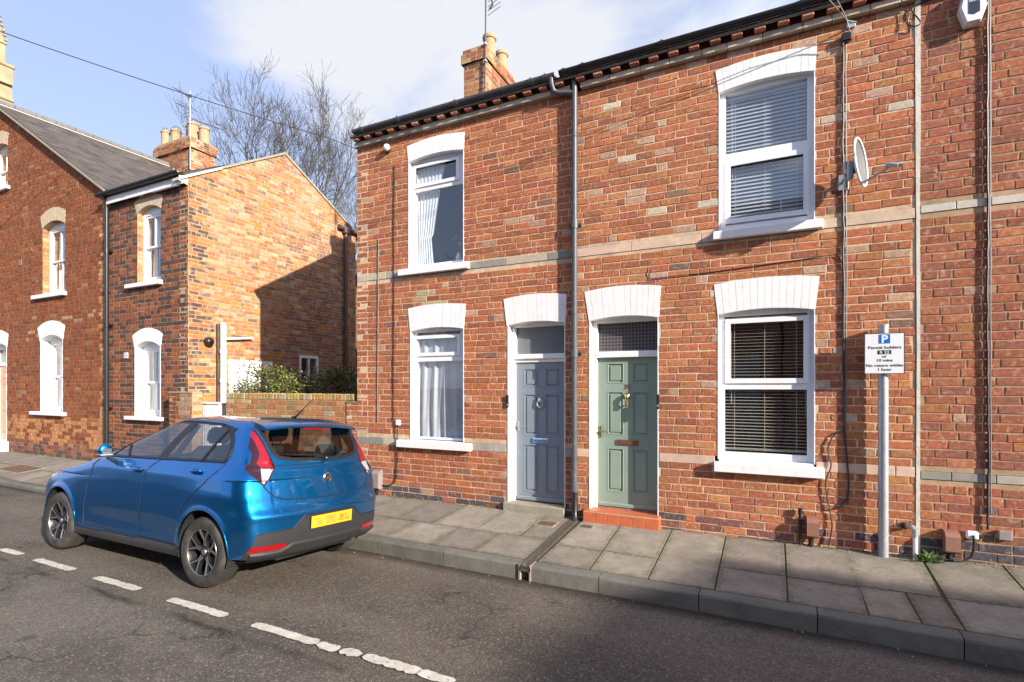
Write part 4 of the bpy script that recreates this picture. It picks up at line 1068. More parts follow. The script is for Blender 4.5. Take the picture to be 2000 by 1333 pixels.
gutter(H,-13.05,-10.14,'blackpl',Y=6.13,z=5.82,r=0.062,joints=(-12.8,-11.9,-11.0,-10.3))
mb=MB(); mb.box(-13.05,-10.16,6.20,6.30,5.757,5.79); mb.build('soffit',M['blackpl'],H)
mb=MB(); mb.tube([(-12.84,6.13,5.78),(-12.86,6.21,5.66),(-12.86,6.22,5.5),(-12.86,6.22,-0.05)],0.042,12)
for z in (4.6,3.0,1.2): mb.tube([(-12.86,6.22,z-0.05),(-12.86,6.22,z+0.05)],0.052,12); mb.box(-12.95,-12.77,6.26,6.30,z-0.02,z+0.02)
mb.build('downpipe',M['blackpl'],H,auto=50)
# gable verge mortar + left arches etc.
def sash(parent,x0,x1,z0,zsp,rise,Y,reveal,white_reveal,cur,bars=1,split=0.5):
    mb=MB(); d=Y-6.30
    if white_reveal:
        mb.box(x0,x0+0.012,6.296,Y,z0,zsp+0.02); mb.box(x1-0.012,x1,6.296,Y,z0,zsp+0.02)
    zt=zsp+rise
    if not white_reveal:
        m2=MB(); bricks(m2,lambda u,v,w_:(x0+0.004+w_,u,v),[(6.302,z0),(Y-0.002,z0),(Y-0.002,zsp),(6.302,zsp)],[],lambda r_,u,v,rng,H_:jig(pick([(4,(0.50,0.21,0.09)),(2,(0.54,0.33,0.18)),(1,(0.30,0.13,0.07))],rng),rng),int(x0*7)+500,bl=0.4,depth=0.01,header=0,course=0.0875)
        m2.build('reveal',[M['mortar2'],M['brick']],parent)
    f=0.06
    mb.bbox(x0+0.012,x0+0.012+f,Y,Y+0.09,z0,zt,0.003); mb.bbox(x1-0.012-f,x1-0.012,Y,Y+0.09,z0,zt,0.003)
    mb.bbox(x0+0.012+f,x1-0.012-f,Y+0.001,Y+0.09,z0,z0+0.07,0.003); mb.bbox(x0+0.012+f,x1-0.012-f,Y+0.001,Y+0.09,zsp-0.04,zt,0.003)
    a,b=x0+0.012+f,x1-0.012-f; zm=z0+(zsp-z0)*split
    # upper sash in front, lower behind
    def sa(za,zb,y,tb):
        mb.bbox(a,a+0.045,y,y+0.035,za,zb,0.003); mb.bbox(b-0.045,b,y,y+0.035,za,zb,0.003)
        mb.bbox(a+0.045,b-0.045,y+0.0008,y+0.035,za,za+tb,0.003); mb.bbox(a+0.045,b-0.045,y+0.0008,y+0.035,zb-0.045,zb,0.003)
        cx=(a+b)/2; mb.bbox(cx-0.014,cx+0.014,y+0.0016,y+0.034,za+tb,zb-0.045,0.002)
    sa(zm-0.02,zsp-0.04,Y+0.015,0.045); sa(z0+0.07,zm+0.02,Y+0.052,0.07)
    w_=mb.build('window',M['upvc'],parent)
    pane(w_,a+0.045,b-0.045,zm+0.02,zsp-0.085,Y+0.033); pane(w_,a+0.045,b-0.045,z0+0.14,zm-0.02,Y+0.068)
    if cur=='drape':
        curtain(w_,a,a+0.26,z0+0.05,zsp,Y+0.17,folds=3,m='voile',seed=3); curtain(w_,b-0.12,b,z0+0.05,zsp,Y+0.17,folds=2,m='voile',seed=5)
    elif cur=='full': curtain(w_,a,b,z0+0.05,zsp,Y+0.16,folds=7,amp=0.018,m='voile',seed=7)
    elif cur=='blind': curtain(w_,a,b,z0+(zsp-z0)*0.0+0.05,zsp,Y+0.15,folds=2,amp=0.004,m='voile',seed=8)
    room(parent,x0,x1,z0,zt,Y+0.24,d=1.0)
    return w_
M['gault']=mat('cream_brick_arch',(0.50,0.40,0.27),0.85,var=0.15,vscale=15,bump=0.003,bscale=60)
sash(H,-15.85,-14.80,3.90,5.50,0.13,6.43,0.2,False,'drape')
arch('window_arch',H,-15.87,-14.79,-15.945,-14.765,5.50,5.80,0.13,0.15,6.30,0.20,n=13,m='gault',gap=0.004)
sill(H,-16.24,-14.70,3.80,3.895,6.30,0.08)
sash(H,-15.95,-14.90,1.04,2.77,0.13,6.50,0.2,True,'full')
arch('window_arch',H,-15.98,-14.89,-16.10,-14.785,2.77,3.10,0.14,0.15,6.30,0.20,n=13)
sill(H,-16.30,-14.72,0.975,1.06,6.30,0.09)
sash(H,-18.60,-17.68,6.85,7.92,0.13,6.43,0.2,False,'full')
arch('window_arch',H,-18.62,-17.67,-18.70,-17.60,7.92,8.22,0.12,0.14,6.30,0.20,n=13,m='gault',gap=0.004)
sill(H,-18.85,-17.52,6.76,6.845,6.30,0.08)
sash(H,-11.86,-11.05,3.82,5.28,0.12,6.41,0.2,False,'drape',split=0.52)
arch('window_arch',H,-11.88,-11.04,-11.985,-10.985,5.285,5.53,0.12,0.13,6.305,0.20,n=13,m='gault',gap=0.004)
sill(H,-12.20,-10.965,3.735,3.82,6.305,0.08)
sash(H,-11.95,-11.05,1.03,2.475,0.13,6.45,0.18,True,'full',split=0.5)
arch('window_arch',H,-11.97,-11.04,-12.045,-10.985,2.475,2.74,0.13,0.14,6.305,0.18,n=13)
sill(H,-12.20,-10.93,0.97,1.045,6.305,0.09)
# coral door at the left edge
arch('door_arch',H,-18.78,-17.69,-18.86,-17.62,2.69,3.02,0.12,0.14,6.30,0.20,n=13)
mb=MB(); mb.box(-18.75,-18.738,6.296,6.50,0.2,2.7); mb.box(-17.732,-17.72,6.296,6.50,0.2,2.7); mb.bbox(-18.738,-18.67,6.47,6.56,0.2,2.8,0.003); mb.bbox(-17.80,-17.732,6.47,6.56,0.2,2.8,0.003); mb.bbox(-18.67,-17.80,6.462,6.56,2.22,2.30,0.003); mb.bbox(-18.67,-17.80,6.471,6.56,2.66,2.83,0.003)
fr=mb.build('door_frame',M['white'],H); pane(fr,-18.67,-17.80,2.30,2.66,6.52,m='frost',name='fanlight')
d_=panel_door(H,'door',-18.665,-17.805,0.25,2.215,6.50,'coral',[(0.42,1.05),(1.18,1.75),(1.85,2.08)])
mb=MB(); mb.lathe([(0,-0.045),(0.025,-0.04),(0.028,-0.025),(0.012,-0.01),(0.012,0)],(-17.90,6.50,1.13),axis='y',seg=14); mb.build('handle',M['blackpl'],d_,smooth=True)
mb=MB(); mb.bbox(-18.85,-17.62,6.16,6.56,-0.15,0.245,0.008); mb.build('doorstep',M['white'],H)
# small vents, number plate
mb=MB(); mb.bbox(-17.05,-16.88,6.285,6.2995,4.72,4.87,0.004); mb.bbox(-16.42,-16.35,6.286,6.2995,5.02,5.10,0.003); mb.build('air_brick',M['brick'] if False else M['box'],H)
mb=MB(); mb.bbox(-12.34,-12.20,6.29,6.304,2.27,2.39,0.003); mb.build('house_number',M['signw'],H)
text_mesh('11',0.10,(-12.27,6.289,2.295),H,'signk',name='house_number')
# chimney with five pots
mb=MB(); brick_box(mb,-18.98,-17.05,10.68,11.50,7.6,9.55,colCh,111,faces='fsl',rag=0.03)
brick_box(mb,-19.05,-16.98,10.61,11.57,9.54,9.80,colCh,115,faces='fsl',rag=0.03)
brick_box(mb,-19.02,-17.01,10.64,11.54,9.795,9.88,colCh,118,faces='fsl',rag=0.03)
mb.cur=0; mb.prism([(-19.0,9.88),(-17.03,9.88),(-17.2,9.96),(-18.8,9.96)],lambda u,v,w_:(u,w_,v),(10.66,11.52))
chH=mb.build('chimney',[M['mortar2'],M['brick']],H)
M['guard']=mat('wire_guard',(0.35,0.38,0.45),0.5,metal=0.5)
for i,(x,y,h,r) in enumerate([(-18.78,10.88,0.60,0.14),(-18.42,11.02,0.62,0.16),(-18.02,11.25,0.80,0.13),(-17.62,11.12,0.72,0.18),(-17.18,11.22,0.52,0.16)]):
    p=pot(chH,x,y,9.92,h,r)
    if i<4:
        mb=MB()
        for k in range(6):
            a=math.pi*k/6; mb.tube([(x+r*1.02*math.cos(t)*math.cos(a),y+r*1.02*math.cos(t)*math.sin(a),9.90+h+r*1.1*math.sin(t)) for t in [math.pi*j/10 for j in range(11)]],0.007,4)
        for t in (0.3,0.75): 
            mb.tube([(x+r*math.cos(t)*math.cos(a),y+r*math.cos(t)*math.sin(a),9.90+h+r*1.1*math.sin(t)) for a in [2*math.pi*j/14 for j in range(15)]],0.006,4)
        mb.build('bird_guard',M['guard'],p) if False else mb.build('bird_guard',M['guard'],chH)
mb=MB(); mb.prism([(-17.9,8.86),(-16.95,8.30),(-16.95,8.42),(-17.9,8.98)],front(10.66),(0,0.05)); mb.prism([(10.6,8.32),(11.6,8.32),(11.6,8.45),(10.6,8.45)],side(-17.04),(0,0.04)); mb.build('flashing',M['mortarlight'],rf)

# --- things fixed on or standing by the orange wall
o=thing('soil_pipe','white vertical soil pipe with a side branch on the orange brick wall','pipe',(-10.08,6.97,1.4))
mb=MB(); mb.tube([(-10.06,6.97,0.2),(-10.06,6.97,2.98)],0.058,14)
for z in (1.75,2.35): mb.tube([(-10.06,6.97,z),(-10.06,6.97,z+0.07)],0.070,14)
mb.build('stack',M['white'],o,auto=50)
mb=MB(); mb.tube([(-10.06,7.03,2.655),(-10.07,7.66,2.72)],0.028,10); mb.tube([(-10.08,7.66,2.70),(-10.12,7.66,2.72)],0.035,10); mb.build('branch',M['white'],o,auto=50)
mb=MB(); mb.tube([(-10.10,6.875,0.2),(-10.10,6.875,2.95)],0.020,8); mb.build('cable',M['cable'],o)
o=thing('wall_lamp','round black bulkhead lamp on the orange brick wall beside the white pipe','lamp',(-10.15,6.69,2.57))
mb=MB(); mb.lathe([(0.085,0.0),(0.095,0.03),(0.085,0.09),(0.05,0.12),(0.0,0.13)],(-10.145,6.69,2.57),axis='x',seg=20); mb.build('housing',M['blackpl'],o,smooth=True)
mb=MB(); mb.lathe([(0.05,0.0),(0.045,0.01),(0,0.02)],(-10.03,6.69,2.57),axis='x',seg=16); mb.build('lens',M['carglass'],o)
o=thing('meter_cabinet','white ribbed plastic cabinet standing at the end of the mossy garden wall','cabinet',(-9.55,6.6,0))
mb=MB(); mb.bbox(-9.95,-9.32,6.36,6.84,0.0,1.33,0.02)
for k in range(9): mb.bbox(-9.915+k*0.067,-9.885+k*0.067,6.350,6.3605,0.1,1.28,0.004)
for k in range(6): mb.bbox(-9.3205,-9.312,6.42+k*0.068,6.445+k*0.068,0.1,1.28,0.003)
mb.build('body',M['white'],o); mb=MB(); mb.bbox(-9.97,-9.30,6.34,6.86,1.33,1.355,0.008); mb.build('lid',M['white'],o)
o=thing('side_door','white painted boarded door in the orange brick wall behind the bush','door',(-10.12,7.65,0))
mb=MB()
for k in range(7): mb.bbox(-10.148,-10.11,7.19+k*0.135,7.19+k*0.135+0.132,0.0,2.15,0.004)
mb.build('leaf',M['white'],o); mb=MB(); mb.bbox(-10.148,-10.09,7.13,7.189,0.0,2.23,0.004); mb.bbox(-10.148,-10.09,8.137,8.19,0.0,2.23,0.004); mb.bbox(-10.148,-10.09,7.189,8.137,2.151,2.23,0.004); mb.build('frame',M['white'],o)
# side window
mb=MB(); 
for (a,b,c,d_) in ((8.98,9.03,1.75,2.42),(9.51,9.56,1.75,2.42),(9.03,9.51,1.75,1.80),(9.03,9.51,2.36,2.42),(9.255,9.285,1.80,2.36)): mb.box(-10.20,-10.13,a,b,c,d_)
w_=mb.build('window',M['upvc'],H); mb=MB(); mb.add([(-10.17,9.03,1.8),(-10.17,9.51,1.8),(-10.17,9.51,2.36),(-10.17,9.03,2.36)],[(0,1,2,3)]); mb.build('window_pane',M['glass'],w_)
mb=MB(); mb.box(-10.9,-10.87,8.8,9.7,1.6,2.6); mb.box(-10.87,-10.43,8.8,8.83,1.6,2.6); mb.box(-10.87,-10.43,9.67,9.7,1.6,2.6); mb.box(-10.87,-10.43,8.83,9.67,1.6,1.63); mb.box(-10.87,-10.43,8.83,9.67,2.57,2.6); mb.build('room_interior',M['room'],H)
M['brownpipe']=mat('brown_iron_pipe',(0.10,0.055,0.045),0.5,var=0.2)
mb=MB(); mb.tube([(-10.08,10.46,0),(-10.08,10.46,5.75)],0.05,12); mb.bbox(-10.14,-10.0,10.36,10.56,5.72,5.90,0.02); mb.tube([(-10.07,10.2,5.86),(-10.07,11.1,5.86)],0.06,12); mb.build('downpipe',M['brownpipe'],H,auto=50)

# rear house glimpsed through the gap
RH=thing('rear_house','slate-roofed rear house glimpsed in the gap between the two brick houses','house',(-9.5,15,0))
mb=MB(); bricks(mb,front(13.5),rect(-14.5,-4.0,-0.3,5.4),[],lambda r_,u,v,rng,H_: jig(pick(ORANGE,rng),rng),121,rag=0.05); mb.box(-14.5,-4.0,13.81,18.0,-0.3,5.4); mb.build('wall',[M['mortar2'],M['brick']],RH)
mb=MB(); slope(mb,(-14.6,13.35,5.35),(-3.9,13.35,5.35),(-3.9,15.8,6.7),(-14.6,15.8,6.7),205,wd=0.4,ex=0.3); slope(mb,(-14.6,18.2,5.35),(-3.9,18.2,5.35),(-3.9,15.8,6.7),(-14.6,15.8,6.7),206,wd=0.5,ex=0.4); mb.build('roof',M['slate'],RH)
mb=MB(); mb.tube([(-14.6,13.28,5.36),(-3.9,13.28,5.36)],0.06,10); mb.build('gutter',M['blackpl'],RH)

# =================================================================== church pinnacle
CH=thing('church_tower','pale limestone church tower corner with crocketed pinnacle behind the slate roof','church',(-43,16,0))
mb=MB(); x1=-39.25; y0=9.2
mb.box(x1-5,x1,y0,y0+5,-0.3,19.0)
mb.bbox(x1-5.1,x1+0.12,y0-0.1,y0+5.1,16.9,17.12,0.04); mb.bbox(x1-5.06,x1+0.10,y0-0.08,y0+5.08,18.1,18.28,0.04); mb.box(x1-4.9,x1-0.15,y0+0.15,y0+4.9,19.0,20.2)
for k in range(60):
    pass
mb.build('tower',M['church'],CH)
mb=MB()
c=Vector((x1-0.42,y0+4.35,0))
mb.box(c.x-0.62,c.x+0.62,c.y-0.62,c.y+0.62,19.0,20.1); mb.bbox(c.x-0.70,c.x+0.70,c.y-0.70,c.y+0.70,19.95,20.15,0.04)
mb.box(c.x-0.36,c.x+0.36,c.y-0.36,c.y+0.36,20.1,21.4); mb.bbox(c.x-0.44,c.x+0.44,c.y-0.44,c.y+0.44,21.3,21.45,0.03)
def pyr(x,y,z,r,h): mb.add([(x-r,y-r,z),(x+r,y-r,z),(x+r,y+r,z),(x-r,y+r,z),(x,y,z+h)],[(0,1,4),(1,2,4),(2,3,4),(3,0,4),(3,2,1,0)])
pyr(c.x,c.y,21.4,0.34,2.4)
for k in range(7):
    z=21.5+k*0.27; r=0.34*(1-(z-21.4)/2.2)+0.06
    for sx_ in (-1,1):
        for sy_ in (-1,1): mb.bbox(c.x+sx_*r-0.07,c.x+sx_*r+0.07,c.y+sy_*r-0.07,c.y+sy_*r+0.07,z,z+0.12,0.02)
mb.bbox(c.x-0.10,c.x+0.10,c.y-0.10,c.y+0.10,23.35,23.6,0.03)
mb.build('pinnacle',M['church'],CH)
mb=MB(); mb.bbox(x1+0.10,x1+0.95,y0+4.4,y0+4.8,16.85,17.2,0.08); mb.bbox(x1+0.6,x1+1.05,y0+4.38,y0+4.82,16.95,17.35,0.1); mb.build('gargoyle',M['church'],CH)

# =================================================================== trees
def tree(name,label,base,H_,spread,seed,m,first=0.45,levels=6,fine=1.0,up=0.35,trunk_r=0.26,group='bare winter trees beyond the roofs',lean=0.0,nseg=1,top=None,rad=None):
    t=thing(name,label,'tree',base,group); rng=random.Random(seed)
    mt=MB(); mc=MB(); segs=[]
    def branch(p,d,l,r,lev):
        n=4 if lev<3 else 3; pts=[p.copy()]; rs=[r]; q=p.copy(); dd=d.copy()
        for i in range(n):
            dd=(dd+Vector((rng.uniform(-1,1),rng.uniform(-1,1),rng.uniform(-1,1)))*(0.13+0.035*lev)+Vector((0,0,up*0.22))).normalized()
            q=q+dd*l/n; pts.append(q.copy()); rs.append(max(0.0065,r*(1-0.34*(i+1)/n)))
        segs.append((pts,rs,lev))
        if lev>=levels: return
        k=rng.choice([2,3,3]) if lev<levels-1 else rng.choice([3,4])
        if lev==0: k=4
        for i in range(k):
            a=rng.uniform(0,2*math.pi); perp=Vector((math.cos(a),math.sin(a),rng.uniform(-0.2,0.3))); s_=rng.uniform(0.35,0.85)*spread
            nd=(dd*1.0+perp*s_).normalized(); j=rng.choice([n,n,n-1]) if lev>0 else n
            branch(pts[j],nd,l*rng.uniform(0.62,0.86),rs[j]*rng.uniform(0.60,0.80),lev+1)
        # side twigs
        for i in range(1,n):
            if rng.random()<0.6*fine and lev>1:
                a=rng.uniform(0,2*math.pi); nd=(dd*0.6+Vector((math.cos(a),math.sin(a),0.3))).normalized(); branch(pts[i],nd,l*0.5,rs[i]*0.45,max(lev+2,levels-1))
    L0=H_*first
    branch(Vector(base),Vector((lean,0,1)).normalized(),L0,trunk_r,0)
    if top:
        P_all=[p for q in segs for p in q[0]]; zs=max(p.z for p in P_all); xs_=sorted(max(abs(p.x-base[0]),abs(p.y-base[1])) for p in P_all)
        kx=rad/xs_[int(len(xs_)*0.96)]; kz=(top-base[2])/(zs-base[2])
        for q in segs:
            for p in q[0]: p.x=base[0]+(p.x-base[0])*kx; p.y=base[1]+(p.y-base[1])*kx; p.z=base[2]+(p.z-base[2])*kz
    for pts,rs,lev in segs: (mt if lev==0 else mc).tube(pts,rs,8 if lev<2 else (5 if lev<4 else 3),cap=False)
    mt.build('trunk',M[m],t,smooth=True); mc.build('crown',M[m],t,smooth=True); return t
tree('bare_tree','tall bare forked tree seen above the peak of the orange brick gable',(-20.5,16.6,-0.3),16.0,0.92,5,'bark',first=0.46,levels=7,up=0.2,trunk_r=0.34,top=17.6,rad=4.0)
tree('bare_tree','twiggy bare tree with mossy stems, immediately left of the end house',(-21.0,21.0,-0.3),13.0,0.70,12,'bark2',first=0.30,levels=7,up=0.5,fine=0.7,trunk_r=0.28,top=15.9,rad=4.4)
tree('bare_tree','low spreading bare tree between the chimney and the tall forked tree',(-26.0,19.0,-0.3),13.5,0.95,23,'bark',first=0.42,levels=5,up=0.3,trunk_r=0.22,top=13.6,rad=2.8)

# bush behind the garden wall
def bush(name,label,c,rx,ry,z0,z1,n,seed,dens=1.0,dark=1.0):
    t=thing(name,label,'bush',(c[0],c[1],0),None); rng=random.Random(seed); ms=MB(); ml=MB()
    for i in range(46):
        b=Vector((c[0]+rng.uniform(-.25,.25)*rx,c[1]+rng.uniform(-.3,.3)*ry,-0.05)); e=Vector((c[0]+rng.uniform(-1,1)*rx,c[1]+rng.uniform(-1,1)*ry,z0+(z1-z0)*rng.uniform(0.5,1)))
        m_=(b+e)/2+Vector((rng.uniform(-.1,.1),rng.uniform(-.1,.1),0.15)); ms.tube([b,m_,e],[0.014,0.009,0.004],5,cap=False)
        for k in range(5):
            s_=m_.lerp(e,rng.random()); f=s_+Vector((rng.uniform(-.3,.3),rng.uniform(-.2,.2),rng.uniform(-.05,.25))); ms.tube([s_,f],[0.005,0.002],3,cap=False)
    ms.build('stem',M['twig'],t)
    lob=[(rng.uniform(-.8,.8),rng.uniform(-.6,.6),rng.uniform(0.2,0.95),rng.uniform(0.16,0.34)) for _ in range(34)]
    for i in range(n):
        L_=rng.choice(lob); d=Vector((rng.gauss(0,1),rng.gauss(0,1),rng.gauss(0,1))).normalized()*L_[3]*rng.uniform(0.4,1.15)
        p=Vector((c[0]+L_[0]*rx+d.x*1.1,c[1]+L_[1]*ry+d.y,z0+(z1-z0)*L_[2]*0.92+d.z*0.8))
        if p.z>z1+0.1 or p.z<0.05: continue
        a=Vector((rng.uniform(-1,1),rng.uniform(-1,1),rng.uniform(-0.4,0.9))).normalized(); b=a.cross(Vector((rng.uniform(-1,1),rng.uniform(-1,1),rng.uniform(-1,1)))).normalized(); l=rng.uniform(0.035,0.06); w_=l*0.33
        k=rng.uniform(0.6,1.45); y_=rng.random()
        ml.col=(0.085*k*(1+0.7*y_),0.115*k*(1+0.25*y_),0.030*k) 
        ml.add([p,p+a*l*0.5+b*w_,p+a*l,p+a*l*0.5-b*w_],[(0,1,2,3)])
    ml.build('foliage',M['leaf'],t); return t
bush('evergreen_bush','spreading green bush growing behind the mossy garden wall',(-8.75,7.25,0),0.95,0.55,0.9,2.12,9000,3)
bush('evergreen_bush','dark green bush in shade against the end house, behind the garden wall',(-7.3,7.5,0),0.95,0.6,0.8,2.10,8000,8)
t=thing('dead_shrub','leafless brown shrub beside the white side door','shrub',(-9.55,7.2,0)); mb=MB(); rng=random.Random(3)
for i in range(70):
    b=Vector((-9.65+rng.uniform(-.1,.1),7.2+rng.uniform(-.1,.1),0)); e=b+Vector((rng.uniform(-.3,.5),rng.uniform(-.25,.25),rng.uniform(1.3,1.9))); mb.tube([b,(b+e)/2+Vector((rng.uniform(-.06,.06),0,0)),e],[0.008,0.005,0.002],4,cap=False)
mb.build('stem',M['twig'],t)
# ground of the yard
mb=MB(); mb.add([(-24,6.32,-0.03),(8,6.32,-0.03),(8,40,-0.03),(-45,40,-0.03),(-45,6.32,-0.03)],[(0,1,2,3,4)]); struct('yard_ground',mb,M['soil'])

# =================================================================== small things on the facade and pavement
def wire(name,label,cat,pts,r=0.006,m='cable',group=None,seg=6):
    mb=MB(); mb.tube(pts,r,seg); o=mb.build(name,M[m]); tag(o,label,cat,group); return o
def soft(P):
    P=[Vector(p) for p in P]
    for _ in range(3):
        o=[P[0]]
        for a,b in zip(P,P[1:]): o+= [a.lerp(b,.25),a.lerp(b,.75)]
        P=o+[P[-1]]
    return P
def sagged(a,b,s,n=16):
    a,b=Vector(a),Vector(b); return [a.lerp(b,i/n)-Vector((0,0,s*4*(i/n)*(1-i/n))) for i in range(n+1)]
def wob(pts,amp,seed,n=10):
    rng=random.Random(seed); o=[]
    for p,q in zip(pts,pts[1:]):
        p,q=Vector(p),Vector(q)
        for i in range(n): o.append(p.lerp(q,i/n)+Vector((rng.uniform(-1,1)*amp,0,0)))
    o.append(Vector(pts[-1])); return o
wire('overhead_cable','long thin overhead cable crossing the sky above the slate roof','cable',sagged((-15.2,2.6,8.6),(-12.55,4.27,8.12),0.02,4)[:-1]+sagged((-12.55,4.27,8.12),(-9.1,8.88,7.40),0.05)[:-1]+sagged((-9.1,8.88,7.40),(-5.9,14.2,6.55),0.02,6),0.008,'cable')
wire('overhead_cable','upper of two thin wires rising from the eaves bracket above the blinds window','cable',sagged((0.72,6.20,5.36),(-5.27,-1.6,9.5),0.1,24),0.006,'cablegrey')
wire('overhead_cable','short wire rising from the dark junction box to the eaves','cable',[(0.74,6.2,5.24),(0.70,6.14,5.36),(0.60,6.0,5.50),(-5.2,-1.6,9.3)],0.005,'cablegrey')
o=thing('wire_bracket','small metal hook bracket holding wires just under the pale cornice','bracket',(0.76,6.25,5.37))
mb=MB(); mb.tube([(0.74,6.29,5.34),(0.72,6.20,5.36),(0.80,6.22,5.33)],0.008,6); mb.bbox(0.72,0.80,6.285,6.30,5.33,5.39,0.004); mb.build('hook',M['galv'],o)
o=thing('junction_box','small dark junction box high on the wall at the top of the cable run','box',(0.72,6.28,5.24))
mb=MB(); mb.bbox(0.675,0.765,6.245,6.297,5.19,5.28,0.01); mb.build('housing',M['boxgrey'] if False else M['blackpl'],o); mb=MB(); mb.tube([(0.69,6.27,5.19),(0.685,6.27,5.15)],0.012,8); mb.build('gland',M['blackpl'],o)
wire('wall_cable','thick black cable running the full height of the wall past the satellite dish','cable',wob([(0.69,6.285,5.19),(0.690,6.285,4.0),(0.695,6.285,3.0),(0.70,6.285,1.3)],0.004,1)+[Vector(p) for p in ((0.72,6.283,1.0),(0.74,6.28,0.7),(0.73,6.28,0.52),(0.66,6.28,0.42),(0.60,6.283,0.40))],0.009)
wire('wall_cable','thin grey cable beside the thick black one, next to the satellite dish','cable',wob([(0.715,6.29,5.19),(0.72,6.29,3.8),(0.72,6.29,2.0),(0.715,6.29,1.2)],0.003,2),0.005,'cablegrey')
wire('wall_cable','looping black cable low on the wall that ends at the pavement','cable',soft([(0.69,6.285,1.22),(0.60,6.28,1.17),(0.545,6.28,1.02),(0.60,6.28,0.86),(0.53,6.28,0.70),(0.55,6.28,0.50),(0.58,6.28,0.35),(0.60,6.28,0.22),(0.56,6.27,0.02)]),0.007)
wire('wall_cable','thin black cable running level across the brickwork above the green door','cable',[(-1.257,6.29,2.965),(-1.275,6.29,3.02),(-1.26,6.285,3.06),(-1.265,6.29,3.10)][::-1]+wob([(-1.25,6.288,2.955),(-0.6,6.29,2.965),(0.62,6.29,3.03)],0.0,3,6)[:]+[(0.665,6.285,3.0),(0.685,6.285,2.93)],0.0045)
wire('wall_cable','short loop of black cable hanging by the top of the pale joint','cable',soft([(1.20,6.28,5.40),(1.24,6.27,5.30),(1.22,6.27,5.22),(1.27,6.27,5.17),(1.33,6.27,5.18),(1.32,6.275,5.23),(1.24,6.28,5.36),(1.35,6.285,5.41),(1.6,6.29,5.435)]),0.006)
wire('wall_cable','thick black cable down the right-hand house beside the alarm box','cable',wob([(1.83,6.28,5.9),(1.825,6.28,4.4),(1.83,6.28,3.3),(1.825,6.28,2.0),(1.835,6.28,0.9),(1.83,6.28,0.34)],0.004,5),0.010)
wire('wall_cable','thin pale cable clipped beside the thick black one near the alarm box','cable',wob([(1.852,6.288,5.9),(1.85,6.288,3.3),(1.855,6.288,0.5)],0.003,6),0.005,'cablegrey')
wire('wall_cable','thin black cable down the end house just left of its windows','cable',wob([(-5.09,6.29,5.03),(-5.10,6.29,4.0),(-5.105,6.29,2.6),(-5.112,6.29,1.15)],0.006,7),0.006)
wire('wall_cable','thin grey cable on the end house, leftmost of its two long cables','cable',wob([(-5.40,6.29,3.96),(-5.41,6.29,2.4),(-5.42,6.29,1.12)],0.003,8),0.006,'cablegrey')
wire('wall_cable','black cable dropping from the white socket to the grey meter cover','cable',soft([(-5.01,6.27,1.09),(-5.03,6.275,1.0),(-5.02,6.28,0.7),(-5.03,6.28,0.4),(-5.05,6.28,0.25),(-5.13,6.28,0.17),(-5.25,6.28,0.155),(-5.33,6.27,0.15)]),0.008)
o=thing('cable_socket','small white socket on the end house with a black cable dropping from it','socket',(-5.01,6.29,1.12))
mb=MB(); mb.bbox(-5.05,-4.975,6.262,6.299,1.08,1.165,0.008); mb.build('housing',M['upvc'],o); mb=MB(); mb.tube([(-5.012,6.27,1.08),(-5.012,6.268,1.05)],0.012,8); mb.build('plug',M['blackpl'],o)
o=thing('security_lamp','small round white lamp near the eaves of the end house','lamp',(-5.22,6.25,5.30))
mb=MB(); mb.lathe([(0.05,0.0),(0.05,-0.02),(0.035,-0.03),(0.0,-0.032)],(-5.22,6.299,5.28),axis='y',seg=18); mb.build('base',M['blackpl'],o)
mb=MB(); mb.lathe([(0.045,-0.03),(0.055,-0.055),(0.045,-0.085),(0.02,-0.10),(0,-0.102)],(-5.20,6.299,5.30),axis='y',seg=20); mb.build('dome',M['upvc'],o,smooth=True)
def metercover(name,label,x0,x1,z0,z1,m,out=0.11):
    o=thing(name,label,'meter cover',((x0+x1)/2,6.25,z0)); mb=MB()
    prof=[(6.299,z0),(6.299-out*0.8,z0),(6.299-out,z0+0.02),(6.299-out,z1-0.05),(6.299-out*0.75,z1-0.015),(6.299-0.02,z1),(6.299,z1)]
    mb.prism(prof,lambda u,v,w_:(w_,u,v),(x0,x1)); mb.build('cover',M[m],o)
    mb=MB(); mb.tube([((x0+x1)/2-0.01,6.26,z0+0.02),((x0+x1)/2-0.02,6.25,z0-0.16)],0.025,8); mb.build('pipe',M['blackpl'],o); return o
metercover('meter_cover','grey plastic meter cover low on the end house just behind the car',-5.45,-5.32,0.10,0.385,'boxgrey')
metercover('meter_cover','reddish brown meter cover under the ground-floor blinds window',0.362,0.472,0.10,0.305,'box')
metercover('meter_cover','reddish brown meter cover left of the white socket at the right edge',1.50,1.612,0.10,0.305,'box')
o=thing('standpipe','short black capped pipe beside the brown cover under the blinds window','pipe',(0.30,6.25,0.0)); mb=MB(); mb.tube([(0.305,6.26,0.02),(0.305,6.26,0.33)],0.016,10); mb.build('pipe',M['blackpl'],o); mb=MB(); mb.tube([(0.305,6.26,0.33),(0.305,6.26,0.385)],0.022,10); mb.build('cap',M['blackpl'],o)
o=thing('vent_pipe','short white pipe with a black elbow between the sign post and the weed','pipe',(1.27,6.2,0)); mb=MB(); mb.tube([(1.272,6.20,-0.02),(1.27,6.20,0.23)],0.020,12); mb.build('pipe',M['white'],o); mb=MB(); mb.tube([(1.27,6.20,0.22),(1.27,6.20,0.29),(1.255,6.22,0.305),(1.215,6.28,0.30)],0.025,12); mb.build('elbow',M['galv'],o); mb=MB(); mb.tube([(1.215,6.27,0.30),(1.195,6.295,0.30)],0.033,12); mb.build('collar',M['blackpl'],o)
